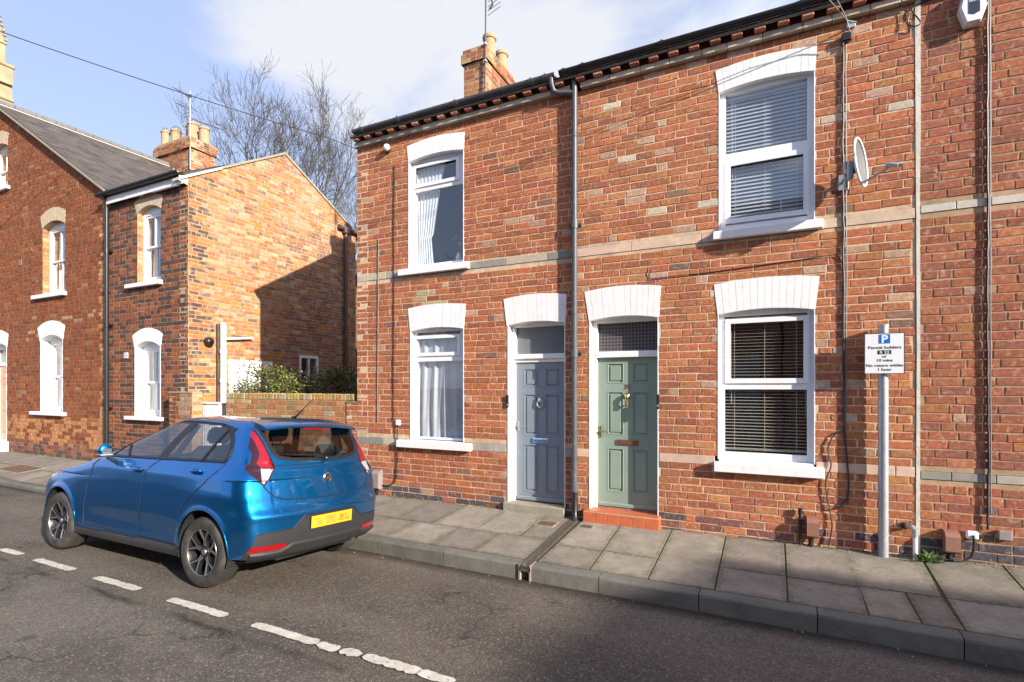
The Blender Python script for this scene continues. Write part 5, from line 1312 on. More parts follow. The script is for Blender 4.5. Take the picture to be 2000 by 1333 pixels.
o=thing('cable_socket','white plastic socket with a black cable low at the right edge','socket',(1.71,6.28,0.28)); mb=MB(); mb.bbox(1.668,1.762,6.255,6.30,0.235,0.315,0.014); mb.build('housing',M['upvc'],o)
mb=MB(); mb.tube([(1.72,6.25,0.28),(1.722,6.24,0.25),(1.72,6.245,0.15),(1.70,6.25,0.07),(1.64,6.24,0.035),(1.56,6.22,0.03)],0.011,8); mb.build('cable',M['cable'],o)
o=thing('vent_cover','square grey duct cover low on the brickwork at the right edge','vent',(1.96,6.28,0.3)); mb=MB(); mb.bbox(1.90,2.0,6.262,6.30,0.255,0.345,0.008); mb.build('cover',M['boxgrey'],o); mb=MB(); mb.tube([(1.88,6.27,0.30),(1.885,6.25,0.30)],0.02,10); mb.build('spout',M['blackpl'],o)
# alarm box
o=thing('alarm_box','white hexagonal burglar alarm box with dark badge at the top right','alarm',(1.70,6.25,5.2))
mb=MB(); hexo=[(1.655,5.045),(1.765,5.045),(1.815,5.20),(1.765,5.42),(1.655,5.42),(1.605,5.20)]; c=(1.71,5.23)
n=6; back=[(u,6.299,v) for u,v in hexo]; mid=[(u,6.235,v) for u,v in hexo]; fr_=[(c[0]+(u-c[0])*0.86,6.20,c[1]+(v-c[1])*0.93) for u,v in hexo]
mb.add(back+mid+fr_,[[2*n+i for i in range(n)]]+[[i,(i+1)%n,n+(i+1)%n,n+i] for i in range(n)]+[[n+i,n+(i+1)%n,2*n+(i+1)%n,2*n+i] for i in range(n)])
mb.build('housing',M['upvc'],o)
mb=MB(); mb.prism([(1.668,5.13),(1.71,5.112),(1.752,5.13),(1.752,5.34),(1.668,5.34)],front(6.1995),(0,0.002)); M['navy']=mat('navy_badge',(0.03,0.04,0.07),0.35); bdg=mb.build('badge',M['navy'],o)
text_mesh('Security',0.024,(1.71,6.197,5.235),bdg,'signw',depth=0.0006,bold=0.0006)
# satellite dish
o=thing('satellite_dish','grey satellite dish with white rim on a wall bracket right of the upstairs blinds','satellite dish',(0.72,6.3,3.76))
dc=Vector((0.80,5.98,3.83)); nrm=Vector((0.92,-0.36,0.08)).normalized(); up_=(Vector((0,0,1))-nrm*nrm.z).normalized(); rt=nrm.cross(up_).normalized()
def dpt(a,r,d): return dc+(rt*math.cos(a)*0.92+up_*math.sin(a)*1.06)*r+nrm*d
mb=MB(); seg=36; rs=[0.0,0.05,0.10,0.15,0.19,0.215]; vs=[]
for r in rs:
    for k in range(seg): vs.append(dpt(2*math.pi*k/seg,r,0.05*(r/0.215)**2-0.05))
mb.add(vs,[[i*seg+k,i*seg+(k+1)%seg,(i+1)*seg+(k+1)%seg,(i+1)*seg+k] for i in range(len(rs)-1) for k in range(seg)])
M['dishgrey']=mat('perforated_grey_metal',(0.13,0.135,0.145),0.6,var=0.08); mb.build('reflector',M['dishgrey'],o,smooth=True)
mb=MB(); mb.tube([dpt(2*math.pi*k/seg,0.218,0.002) for k in range(seg+1)],0.0115,8); mb.build('rim',M['white'],o,smooth=True)
mb=MB(); bk=dc-nrm*0.06
mb.bbox(0.65,0.74,6.275,6.3,3.68,3.84,0.004); mb.tube([(0.69,6.29,3.76),(0.69,6.16,3.76),(0.69,6.10,3.70)],0.016,10); mb.tube([(0.69,6.10,3.64),(0.69,6.10,3.90)],0.019,10)
mb.tube([(0.69,6.10,3.80),tuple(bk-up_*0.06)],0.03,8); mb.bbox(bk.x-0.05,bk.x+0.0,bk.y-0.03,bk.y+0.05,bk.z-0.14,bk.z+0.03,0.008); mb.tube([(0.66,6.10,3.72),(0.72,6.08,3.72)],0.012,8)
mb.build('bracket',M['galv'],o)
mb=MB(); st_=dpt(-math.pi/2,0.20,-0.02); lnb=Vector((1.02,5.83,3.70)); mb.tube([tuple(st_),tuple(lnb)],0.011,8); mb.build('arm',M['galv'],o)
mb=MB(); d_=(dc+up_*-0.02-lnb).normalized(); mb.tube([lnb-d_*0.035+Vector((0.02,0,0)),lnb+Vector((0,0,0.01)),lnb+d_*0.045],[0.020,0.022,0.026],12); mb.tube([lnb-Vector((0.0,0,-0.01)),lnb+Vector((0.075,-0.01,-0.005))],0.017,10); mb.build('receiver',M['galv'],o)
# parking sign
o=thing('parking_sign','permit parking sign on a grey steel post standing against the brick wall','sign',(1.018,6.2,-0.02))
mb=MB(); mb.tube([(1.018,6.205,-0.06),(1.018,6.205,2.25)],0.0435,18); mb.build('post',M['galv'],o,auto=50)
mb=MB(); mb.tube([(1.018,6.205,2.25),(1.018,6.205,2.275)],0.046,18); mb.build('cap',M['blackpl'] if False else M['galv'],o)
mb=MB(); mb.bbox(0.854,1.178,6.140,6.145,1.792,2.190,0.0015); pl=mb.build('sign_plate',M['signw'],o)
mb=MB(); 
for z in (2.09,1.88): mb.box(0.93,1.10,6.146,6.160,z-0.015,z+0.015); mb.box(0.965,1.07,6.160,6.166,z-0.015,z+0.015)
mb.build('clamp',M['galv'],o)
mb=MB(); t=0.006
for (a,b,c_,d__) in ((0.854,1.178,2.184,2.190),(0.854,1.178,1.792,1.798),(0.854,0.859,1.798,2.184),(1.173,1.178,1.798,2.184)): mb.box(a,b,6.1388,6.1397,c_,d__)
mb.build('border',M['signk'],pl)
cx=1.016
mb=MB(); mb.box(cx-0.046,cx+0.046,6.1385,6.1396,2.088,2.176); mb.build('parking_symbol',M['signb'],pl)
text_mesh('P',0.105,(cx,6.1380,2.096),pl,'signw',depth=0.0004,bold=0.003,name='letter')
def tx(s_,size,z,m='signk',y=6.1390): text_mesh(s_,size,(cx,y,z),pl,m,depth=0.0004,bold=0.0005,sx=1.12)
tx('Permit holders',0.040,2.036); 
mb=MB(); mb.box(cx-0.055,cx+0.055,6.1385,6.1396,1.983,2.022); mb.build('panel',M['signk'],pl)
tx('R 22',0.038,1.989,'signw',6.1380); tx('or',0.038,1.950); tx('10 mins',0.038,1.912); tx('No return within',0.0385,1.862); tx('1 hour',0.038,1.822)
# pavement furniture
o=thing('drain_channel','iron rainwater channel crossing the pavement from the downpipe to the kerb','drain',(-2.15,5.4,-0.1))
mb=MB(); 
for i in range(16):
    ya=4.655+i*(6.26-4.655)/16; yb=ya+(6.26-4.655)/16-0.004; xx=lambda y:-2.155+ (y-4.66)*(-0.022)
    for (a,b,t) in ((-0.055,-0.022,0.003),(-0.016,0.016,0.0),(0.022,0.055,0.003)):
        vs=[(xx(ya)+a,ya,pav_z(-2.1,ya)+t),(xx(ya)+b,ya,pav_z(-2.1,ya)+t),(xx(yb)+b,yb,pav_z(-2.1,yb)+t),(xx(yb)+a,yb,pav_z(-2.1,yb)+t)]
        mb.add(vs+[(p[0],p[1],p[2]-0.03) for p in vs],[(0,1,2,3),(0,1,5,4),(1,2,6,5),(3,0,4,7),(2,3,7,6)])
    mb.box(xx(ya)-0.062,xx(ya)+0.062,ya,yb+0.004,pav_z(-2.1,ya)-0.06,pav_z(-2.1,yb)-0.028)
mb.build('channel',M['drain'],o)
mb=MB(); z=pav_z(-2.1,4.67)
mb.box(-2.222,-2.205,4.655,4.80,z-0.22,z+0.004); mb.box(-2.108,-2.092,4.655,4.80,z-0.22,z+0.004); mb.box(-2.205,-2.108,4.66,4.80,z-0.022,z+0.001); mb.build('outlet',M['step'],o)
mb=MB(); mb.box(-2.205,-2.108,4.70,4.80,z-0.22,z-0.0225); mb.build('opening',M['cable'],o)
def cover(label,x,y,wx,wy,m='ironrust'):
    o=thing('inspection_cover',label,'cover',(x,y,pav_z(x,y)))
    mb=MB(); z=pav_z(x,y)
    def q(a,b,c_,d__,h): 
        vs=[(X,Y_,pav_z(X,Y_)+h) for X,Y_ in ((a,c_),(b,c_),(b,d__),(a,d__))]; mb.add(vs+[(p[0],p[1],p[2]-0.02) for p in vs],[(0,1,2,3),(0,1,5,4),(1,2,6,5),(2,3,7,6),(3,0,4,7)])
    q(x-wx/2,x+wx/2,y-wy/2,y+wy/2,0.004); n=5
    for i in range(n):
        for j in range(3): q(x-wx/2+wx*(i+0.15)/n,x-wx/2+wx*(i+0.85)/n,y-wy/2+wy*(j+0.15)/3,y-wy/2+wy*(j+0.85)/3,0.007)
    mb.build('plate',M[m],o); mb=MB(); e=0.018
    q(x-wx/2-e,x-wx/2,y-wy/2-e,y+wy/2+e,0.006); q(x+wx/2,x+wx/2+e,y-wy/2-e,y+wy/2+e,0.006); q(x-wx/2,x+wx/2,y-wy/2-e,y-wy/2,0.006); q(x-wx/2,x+wx/2,y+wy/2,y+wy/2+e,0.006)
    mb.build('rim',M['step'],o)
cover('rusty square iron cover in the pavement left of the drain channel',-2.45,5.93,0.22,0.17)
cover('small rusty iron cover in the pavement right of the drain channel',-1.965,6.0,0.15,0.11)
cover('brown iron cover in the far pavement in front of the coral door house',-14.3,5.3,0.95,0.42)
o=thing('weed','leafy green weed growing at the wall foot right of the sign post','weed',(1.38,6.17,0.0)); mb=MB(); rng=random.Random(2)
for i in range(60):
    a=rng.uniform(0,6.28); l=rng.uniform(0.03,0.12); b=Vector((1.37+rng.uniform(-.05,.06),6.20+rng.uniform(-.05,.03),0.005)); d=Vector((math.cos(a),math.sin(a)*0.7-0.15,rng.uniform(0.2,0.9))).normalized(); e=b+d*l; s_=Vector((-math.sin(a),math.cos(a),0))*rng.uniform(0.009,0.018)
    mb.col=(0.12*rng.uniform(.6,1.5),0.19*rng.uniform(.6,1.4),0.055); k=e+d*0.05-Vector((0,0,0.012)); mb.add([b,e+s_,k,e-s_],[(0,1,2,3)])
mb.build('leaf_rosette',M['leaf'],o)
# debris at the foot of the wall and kerb
mb=MB(); rng=random.Random(14)
def chip(x,y,z,s_,c_):
    mb.col=c_; vs=[]
    for k in range(6): a=2*math.pi*k/6; vs.append((x+s_*math.cos(a)*rng.uniform(.6,1.3),y+s_*math.sin(a)*rng.uniform(.5,1.1),z))
    vs.append((x,y,z+s_*rng.uniform(.3,.8))); mb.add(vs,[(i,(i+1)%6,6) for i in range(6)])
for i in range(420):
    x=rng.uniform(-12,5) if i%2 else rng.uniform(0.0,2.6); y=6.28-abs(rng.gauss(0,0.05)); chip(x,y,pav_z(x,y)-0.001,rng.uniform(0.003,0.014),pick([(3,(0.2,0.17,0.12)),(2,(0.32,0.27,0.2)),(1,(0.3,0.12,0.07)),(1,(0.07,0.08,0.03))],rng))
for i in range(500):
    x=rng.uniform(-12,5); y=KY-abs(rng.gauss(0.01,0.07)); 
    if y<KY-0.3: continue
    chip(x,y,road_z(y)+0.001,rng.uniform(0.003,0.010),pick([(4,(0.08,0.06,0.045)),(1,(0.45,0.42,0.36)),(2,(0.18,0.12,0.07))],rng))
for i in range(160):
    x=rng.uniform(-5,2.5); y=rng.uniform(1.0,4.5); chip(x,y,road_z(y)+0.001,rng.uniform(0.003,0.007),(0.25,0.22,0.18))
M['grit']=mat('grit',(0.2,0.17,0.12),0.9,attr=True)
o=mb.build('grit',M['grit']); tag(o,'loose grit and stone chips along the wall foot and gutter','grit',kind='stuff')
# moss tufts along wall foot
mb=MB()
for i in range(2600):
    x=rng.uniform(-17,-5.5) if i%2 else rng.uniform(-5.5,4); y=6.285-abs(rng.gauss(0,0.02)); 
    if -3.25<x<-1.1: continue
    if math.sin(x*2.3)+math.sin(x*5.1+1)<0.1: continue
    z=pav_z(x,y); a=rng.uniform(0,6.28); h=rng.uniform(0.008,0.028); mb.col=(0.11*rng.uniform(.6,1.4),0.14*rng.uniform(.6,1.4),0.03); dx=math.cos(a)*0.005; dy=math.sin(a)*0.005
    mb.add([(x-dx,y-dy,z-0.002),(x+dx,y+dy,z-0.002),(x+rng.uniform(-.01,.01),y+rng.uniform(-.012,.004),z+h)],[(0,1,2)])
tag(mb.build('grass_tufts',M['leaf']),'tiny grass and moss tufts growing along the foot of the walls','grass',kind='stuff')
# aerials
def yagi(mb,a,b,n,l,r=0.006):
    a,b=Vector(a),Vector(b); d=(b-a).normalized(); s_=d.cross(Vector((0,0,1))).normalized(); mb.tube([a,b],r*1.3,6)
    for i in range(n):
        p=a.lerp(b,i/(n-1)); q=s_*l*(1-0.25*i/n); mb.tube([p-q,p+q],r,5)
o=thing('tv_aerial','tall aerial mast strapped to the chimney of the end house','aerial',(-4.48,8.04,7.0))
mb=MB(); mb.tube([(-4.49,8.03,6.95),(-4.465,8.03,9.1)],0.014,8); mb.build('mast',M['antenna'],o)
mb=MB(); yagi(mb,(-4.50,8.03,8.62),(-3.95,7.95,8.52),7,0.16,0.005); mb.tube([(-4.47,8.03,8.60),(-4.36,8.02,8.50),(-4.33,8.02,8.36),(-4.40,8.02,8.30)],0.016,8)
for z in (8.28,8.36,8.44,8.52,8.60): mb.tube([(-4.48,8.12,z),(-4.18,8.02,z)],0.005,5)
mb.build('elements',M['antenna'],o); mb=MB(); mb.bbox(-4.51,-4.455,8.0,8.07,7.40,7.44,0.004); mb.bbox(-4.51,-4.455,8.0,8.07,7.70,7.74,0.004); mb.build('strap',M['galv'],o)
o=thing('tv_aerial','mast with three long comb-like aerials on the five-pot chimney','aerial',(-17.0,10.6,8.9))
mb=MB(); mb.tube([(-17.0,10.62,8.8),(-17.0,10.62,11.35)],0.014,8); mb.build('mast',M['antenna'],o)
mb=MB(); yagi(mb,(-17.0,10.6,11.15),(-18.35,10.9,11.95),14,0.10); yagi(mb,(-17.2,10.6,10.85),(-18.3,11.0,11.45),12,0.10); yagi(mb,(-16.85,10.7,10.40),(-15.7,10.9,9.90),14,0.10); mb.bbox(-17.04,-16.96,10.58,10.66,11.14,11.24,0.01)
for z in (10.55,10.68,10.8): mb.tube([(-17.35,10.6,z),(-17.0,10.65,z)],0.006,5)
mb.build('elements',M['antenna'],o)

# =================================================================== the blue hatchback
CYc=3.76; CXr=-3.85; CZ=-0.182
car=thing('parked_car','metallic blue five-door hatchback parked along the kerb, seen from behind','car',(CXr,CYc,CZ))
def carpaint():
    m=bpy.data.materials.new('blue_car_paint'); m.use_nodes=True; nt=m.node_tree; p=nt.nodes['Principled BSDF']
    p.inputs['Metallic'].default_value=0.95; p.inputs['Roughness'].default_value=0.31; p.inputs['Coat Weight'].default_value=1.0; p.inputs['Coat Roughness'].default_value=0.035
    geo=N(nt,'ShaderNodeNewGeometry'); v=N(nt,'ShaderNodeTexNoise',inp={'Scale':420.0,'Detail':2.0}); L(nt,geo.outputs['Position'],v.inputs['Vector'])
    r=N(nt,'ShaderNodeMapRange',inp={1:0.3,2:0.7,3:0.85,4:1.15}); L(nt,v.outputs[0],r.inputs[0])
    c=N(nt,'ShaderNodeRGB'); c.outputs[0].default_value=(0.001,0.20,0.55,1)
    h=N(nt,'ShaderNodeVectorMath',operation='SCALE'); L(nt,c.outputs[0],h.inputs[0]); L(nt,r.outputs[0],h.inputs['Scale'])
    d=N(nt,'ShaderNodeTexNoise',inp={'Scale':3.0,'Detail':7.0}); L(nt,geo.outputs['Position'],d.inputs['Vector'])
    sx=N(nt,'ShaderNodeSeparateXYZ'); L(nt,geo.outputs['Position'],sx.inputs[0])
    lo=N(nt,'ShaderNodeMapRange',inp={1:0.55,2:-0.05,3:0.0,4:0.38}); L(nt,sx.outputs[2],lo.inputs[0])
    mu=N(nt,'ShaderNodeMath',operation='MULTIPLY'); L(nt,lo.outputs[0],mu.inputs[0]); L(nt,d.outputs[0],mu.inputs[1])
    mx=N(nt,'ShaderNodeMix',data_type='RGBA'); L(nt,mu.outputs[0],mx.inputs[0]); L(nt,h.outputs[0],mx.inputs[6]); mx.inputs[7].default_value=(0.12,0.11,0.10,1)
    L(nt,mx.outputs[2],p.inputs['Base Color'])
    ro=N(nt,'ShaderNodeMapRange',inp={1:0.0,2:0.35,3:0.03,4:0.25}); L(nt,mu.outputs[0],ro.inputs[0]); L(nt,ro.outputs[0],p.inputs['Coat Roughness'])
    return m
M['paint']=carpaint()
M['trim']=mat('dark_bumper_plastic',(0.022,0.022,0.023),0.55,var=0.12,vscale=12,bump=0.0006,bscale=300)
M['sillgrey']=mat('grey_dusty_sill',(0.052,0.055,0.060),0.5,var=0.15,vscale=8)
M['rubber']=mat('tyre_rubber',(0.030,0.028,0.026),0.8,var=0.2,vscale=14,bump=0.0015,bscale=40,dirt=((0.15,0.125,0.10),5,0.45,0.7,0.55))
M['rimblack']=mat('dark_alloy',(0.035,0.035,0.038),0.35,metal=0.6)
M['rimcut']=mat('machined_alloy',(0.42,0.41,0.41),0.3,metal=0.9,var=0.1)
M['carmirror']=mat('door_mirror_glass',(0.10,0.12,0.14),0.06)
M['seal']=mat('window_seal',(0.012,0.012,0.013),0.4)
M['gap']=mat('panel_gap',(0.004,0.012,0.03),0.6)
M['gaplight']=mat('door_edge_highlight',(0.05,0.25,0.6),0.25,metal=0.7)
M['seat']=mat('seat_fabric',(0.02,0.021,0.024),0.85,var=0.1)
M['liner']=mat('wheel_arch_liner',(0.015,0.014,0.014),0.95)
M['disc']=mat('brake_disc',(0.25,0.24,0.23),0.4,metal=0.8)
M['redlens']=mat('red_lens',(0.26,0.002,0.007),0.08,coat=1.0)
M['darkred']=mat('smoked_red_lens',(0.028,0.002,0.005),0.07,coat=1.0)
M['clearlens']=mat('clear_lens',(0.46,0.48,0.50),0.12,metal=0.35,coat=1.0)
M['headliner']=mat('pale_headliner',(0.45,0.45,0.44),0.9)

def interp(tab,z):
    xs=[t[0] for t in tab]; ys=[t[1] for t in tab]
    if z<=xs[0]: return ys[0]
    if z>=xs[-1]: return ys[-1]
    for i in range(len(xs)-1):
        if xs[i]<=z<=xs[i+1]:
            x0,x1=xs[i],xs[i+1]; t=(z-x0)/(x1-x0)
            m0=((ys[i+1]-ys[i-1])/(xs[i+1]-xs[i-1])) if i>0 else (ys[i+1]-ys[i])/(x1-x0)
            m1=((ys[i+2]-ys[i])/(xs[i+2]-xs[i])) if i<len(xs)-2 else (ys[i+1]-ys[i])/(x1-x0)
            h=x1-x0
            return (2*t**3-3*t*t+1)*ys[i]+(t**3-2*t*t+t)*h*m0+(-2*t**3+3*t*t)*ys[i+1]+(t**3-t*t)*h*m1
Wt=[(.18,.79),(.24,.825),(.30,.838),(.45,.853),(.60,.863),(.75,.869),(.88,.871),(.945,.869),(.957,.863),(.97,.853),(1.0,.833),(1.03,.812),(1.06,.790),(1.15,.752),(1.25,.708),(1.35,.655),(1.40,.622),(1.44,.585)]
Rt=[(.18,.10),(.25,.055),(.33,.015),(.45,.0),(.58,.0),(.64,.010),(.70,.036),(.74,.050),(.80,.062),(.92,.092),(1.02,.128),(1.12,.165),(1.25,.235),(1.38,.318),(1.44,.375)]
Ft=[(.18,3.90),(.35,3.95),(.50,3.965),(.62,3.94),(.70,3.88),(.76,3.78),(.80,3.64),(.84,3.42),(.88,3.18),(.92,2.95),(.95,2.83),(.98,2.74),(1.02,2.64),(1.06,2.52),(1.12,2.36),(1.20,2.16),(1.30,1.92),(1.38,1.73),(1.44,1.55)]
def outline(z):
    W,Rr,F=interp(Wt,z),interp(Rt,z),interp(Ft,z); k=min(1.0,(F-Rr)/2.4)
    g=0.0 if z<0.94 else min(1,(z-0.94)/0.12)
    # tumble of the rear corner
    cr=[(0,0),(0.015,.30),(0.045,.58),(0.088,.80),(0.150,.93),(0.29,.99),(0.52,1.0)]
    if g>0: cr=[(0,0),(0.012,.32),(0.038,.62),(0.075,.84),(0.135,.95),(0.26,.99),(0.48,1.0)]
    pts=[(Rr+a*k,b*W) for a,b in cr]
    mid=[(Rr+(F-Rr)*t,W*(1.0+0.006*math.sin(math.pi*t))) for t in (0.38,0.5,0.62)]
    fc=[(0.95,1.0),(0.62,.985),(0.38,.95),(0.20,.86),(0.09,.70),(0.03,.45),(0.005,.2),(0,0)]
    gf=0.0 if z<0.82 else min(1,(z-0.82)/0.16)
    if gf>0:
        q=1-0.55*gf; fc=[(0.95*q,1.0),(0.5*q,.99),(0.24*q,.965),(0.13*q,.90),(0.075*q,.74),(0.03,.45),(0.005,.2),(0,0)]
    pts+= mid+[(F-a*k,b*W) for a,b in fc]
    return np.array(pts)
def catmull(P,n):
    P=np.vstack([[P[0][0]*1.0,-P[1][1]],P,[P[-1][0],-P[-2][1]]]); m=len(P)-3; out=[]
    for i in range(m):
        p0,p1,p2,p3=P[i],P[i+1],P[i+2],P[i+3]; k=n[i]
        for j in range(k):
            t=j/k; out.append(0.5*((2*p1)+(-p0+p2)*t+(2*p0-5*p1+4*p2-p3)*t*t+(-p0+3*p1-3*p2+p3)*t**3))
    out.append(P[-2]); return np.array(out)
ZS=[.18+0.0125*i for i in range(int((0.74-.18)/0.0125))]+[0.74+0.0065*i for i in range(int((1.44-0.74)/0.0065)+1)]
ZS=sorted(ZS); 
if ZS[-1]<1.44: ZS.append(1.44)
ref=outline(0.6); seglen=[np.linalg.norm(ref[i+1]-ref[i]) for i in range(len(ref)-1)]
NS=[max(3,int(round(l/(0.0065 if i<5 else 0.0125)))) for i,l in enumerate(seglen)]
NT=sum(NS)+1
grid=[]
for z in ZS:
    o_=catmull(outline(z),NS); row=[]
    for (s_,y) in o_:
        # wheel-arch flares and haunch
        for c_ in (0.68,3.175):
            d=math.hypot(s_-c_,(z-0.31)); 
            if y>0.6: y+=0.009*math.exp(-((d-0.355)/0.030)**2)+0.008*math.exp(-((d-0.36)/0.12)**2)
        if y>0.6 and 0.55<z<1.0: y+=0.016*math.exp(-((z-0.80)/0.10)**2)*math.exp(-((s_-0.35)/0.55)**2)
        if y>0.6: y-=0.012*math.exp(-((z-0.42)/0.09)**2)*math.exp(-((s_-1.9)/0.75)**4)     # door scallop
        # tailgate recess for the emblem panel edge and bumper crease
        fo=math.exp(-((s_-0.05)/0.30)**4); s_-=0.008*fo*math.exp(-((z-1.045)/0.018)**2); s_-=0.010*fo*math.exp(-((z-0.630)/0.035)**2)
        zz=z
        row.append((s_,y,zz))
    grid.append(row)
# roof cap rings
last=grid[-1]; nrings=16
for i in range(1,nrings+1):
    t=i/nrings; q=math.cos(t*math.pi/2); row=[]
    for (s_,y,z) in last:
        cx=0.96; qq=1-t
        ss=cx+(s_-cx)*(1-t**1.6); yy=y*(1-t**1.35) if i<nrings else 0.0
        row.append((ss,yy,1.44+0.062*(1-(1-t)**2.6)-0.012*max(0,ss-1.3)/0.5*t*1.5))
    grid.append(row)
G_=np.array(grid)   # rows, NT, 3 (s,y>=0,z)
nr=G_.shape[0]
full=np.concatenate([G_*np.array([1,-1,1]),G_[:,::-1,:][:,1:,:]],axis=1)  # left side (y<0) then front to rear on right
nc=full.shape[1]
# local coordinates: x=-s
V=np.stack([-full[:,:,0],full[:,:,1],full[:,:,2]],axis=-1)
# normals
du=np.zeros_like(V); dv=np.zeros_like(V)
du[:,1:-1]=V[:,2:]-V[:,:-2]; du[:,0]=V[:,1]-V[:,-2]; du[:,-1]=du[:,0]
dv[1:-1]=V[2:]-V[:-2]; dv[0]=V[1]-V[0]; dv[-1]=V[-1]-V[-2]
Nn=np.cross(du,dv); Nn[-3:]=np.array([0,0,1.0]); ln_=np.linalg.norm(Nn,axis=-1,keepdims=True); ln_[ln_<1e-12]=1; Nn=Nn/ln_
mid_=nr//3
if Nn[mid_,nc//4][1]>0: Nn=-Nn
Nn[-3:]=np.array([0,0,1.0])
_a,_b,_d=V[mid_,nc//4],V[mid_,nc//4+1],V[mid_+1,nc//4]
FLIP=float(np.dot(np.cross(_b-_a,_d-_a),Nn[mid_,nc//4]))>0
def inpoly(x,y,poly):
    c=False; n=len(poly); j=n-1
    for i in range(n):
        xi,yi=poly[i]; xj,yj=poly[j]
        if (yi>y)!=(yj>y) and x<(xj-xi)*(y-yi)/(yj-yi)+xi: c=not c
        j=i
    return c
# side features, (s,z)
GF=[(2.28,1.055),(2.18,1.13),(1.92,1.27),(1.64,1.395),(1.585,1.408),(1.33,1.412),(1.53,1.075)]
GRr=[(1.41,1.080),(1.20,1.410),(.86,1.402),(.72,1.375),(.62,1.30),(.56,1.20),(.55,1.13),(.58,1.10)]
GREEN=[(2.36,1.035),(2.22,1.13),(1.95,1.29),(1.66,1.412),(1.58,1.428),(1.2,1.432),(.84,1.422),(.68,1.395),(.58,1.31),(.52,1.20),(.515,1.115),(.56,1.08),(1.4,1.06)]
# rear features, (|y|,z)
LAMP=[(.70,1.44),(.625,1.435),(.585,1.26),(.57,1.15),(.545,1.045),(.665,.885),(.755,.985),(.775,1.04),(.730,1.10),(.700,1.17),(.700,1.33)]
LAMPW=[(.565,1.033),(.672,1.043),(.690,.95),(.665,.905)]
LAMPR=[(.655,1.38),(.625,1.38),(.590,1.20),(.572,1.10),(.565,1.04),(.675,1.05),(.690,1.09),(.650,1.17)]
RGL=[(0,1.085),(.35,1.095),(.50,1.12),(.545,1.17),(.575,1.28),(.61,1.44),(0,1.44)]
RGLi=[(0,1.115),(.33,1.122),(.47,1.145),(.515,1.20),(.545,1.39),(0,1.40)]
DARK=[(0,.1),(.795,.1),(.80,.32),(.745,.485),(.43,.50),(.315,.605),(0,.605)]
REFL=[(.47,.335),(.79,.335),(.765,.385),(.50,.385)]
FRDARK=[(0,.1),(.9,.1),(.9,.30),(.62,.33),(.55,.60),(0,.62)]
HEAD=[(3.28,.78),(3.45,.80),(3.66,.76),(3.85,.69),(3.80,.66),(3.55,.69)]
def classify(s,y,z,nx):
    ay=abs(y)
    for c_ in (0.68,3.175):
        if math.hypot(s-c_,z-0.31)<0.352 and ay>0.55: return None
    if z>1.4405: return 'body'
    if s<0.62 and nx>0.30:         # rear facing
        if s<0.45 and z<0.262: return None
        if inpoly(ay,z,LAMP):
            if inpoly(ay,z,LAMPW): return 'lampw'
            if inpoly(ay,z,LAMPR): return 'lampr'
            return 'lampd'
        if inpoly(ay,z,RGLi): return 'rglass'
        if inpoly(ay,z,RGL): return 'rsurround'
        if inpoly(ay,z,REFL): return 'refl'
        if inpoly(ay,z,DARK): return 'dark'
        return 'body'
    if s>2.9 and nx<-0.35 and z<0.75:
        if inpoly(ay,z,FRDARK): return 'dark'
        if inpoly(s,z,HEAD): return 'head'
        return 'body'
    if s<0.45 and z<0.285: return None if z<0.262 else 'body'
    if z>1.0 and s>1.45 and ay<interp(Wt,z)*0.93 and nx<-0.15: 
        return 'wscreen'
    if ay>0.5:
        if inpoly(s,z,GF): return 'gfront'
        if inpoly(s,z,GRr): return 'grear'
        if inpoly(s,z,GREEN): return 'surround'
        if inpoly(s,z,HEAD): return 'head'
        if z<0.30-0.03*(s-1)/1.5 and 1.0<s<2.83: return 'sill'
        # lamp tip wrapping the corner
        if inpoly(ay,z,LAMP) and s<0.42 and z<1.1: return 'lampd'
    return 'body'
cen=(V[:-1,:-1]+V[1:,:-1]+V[:-1,1:]+V[1:,1:])/4; cn=(Nn[:-1,:-1]+Nn[1:,1:])/2
groups={}
for r_ in range(nr-1):
    for c_ in range(nc-1):
        x,y,z=cen[r_,c_]; k=classify(-x,y,z,cn[r_,c_][0])
        if k is None: continue
        sd='L' if y<0 else 'R'
        if k in('gfront','grear','lampd','lampr','lampw','refl','sill','head','surround'): k=k+sd
        groups.setdefault(k,[]).append((r_,c_))
def panel(name,faces,m,parent,off=0.0):
    idx={}; vs=[]; ns=[]; fs=[]
    for r_,c_ in faces:
        f=[]
        for a,b in ((r_,c_),(r_,c_+1),(r_+1,c_+1),(r_+1,c_)):
            if (a,b) not in idx:
                idx[(a,b)]=len(vs); vs.append(V[a,b]+Nn[a,b]*off); ns.append(Nn[a,b])
            f.append(idx[(a,b)])
        fs.append(f if FLIP else f[::-1])
    me=bpy.data.meshes.new(name); me.from_pydata([tuple(v) for v in vs],[],fs); me.materials.append(M[m]); 
    me.polygons.foreach_set('use_smooth',[True]*len(fs)); me.update()
    try: me.normals_split_custom_set_from_vertices([tuple(n) for n in ns])
    except Exception as e: print('norm',e)
    o=bpy.data.objects.new(name,me); COL.objects.link(o); o.parent=parent; return o
body=panel('body',groups['body'],'paint',car)
for k,n_,m_,of in [('wscreen','windscreen','carglass',0.0),('rglass','rear_window','rearglass',0.0),('rsurround','rear_window_surround','seal',0.001)]:
    if k in groups: panel(n_,groups[k],m_,car,of)
for t_ in (True,False):
    q=[f for f in groups['dark'] if (cen[f][0]>-2)==t_]
    if q: panel('bumper_trim',q,'trim',car,0.003)
lens={}
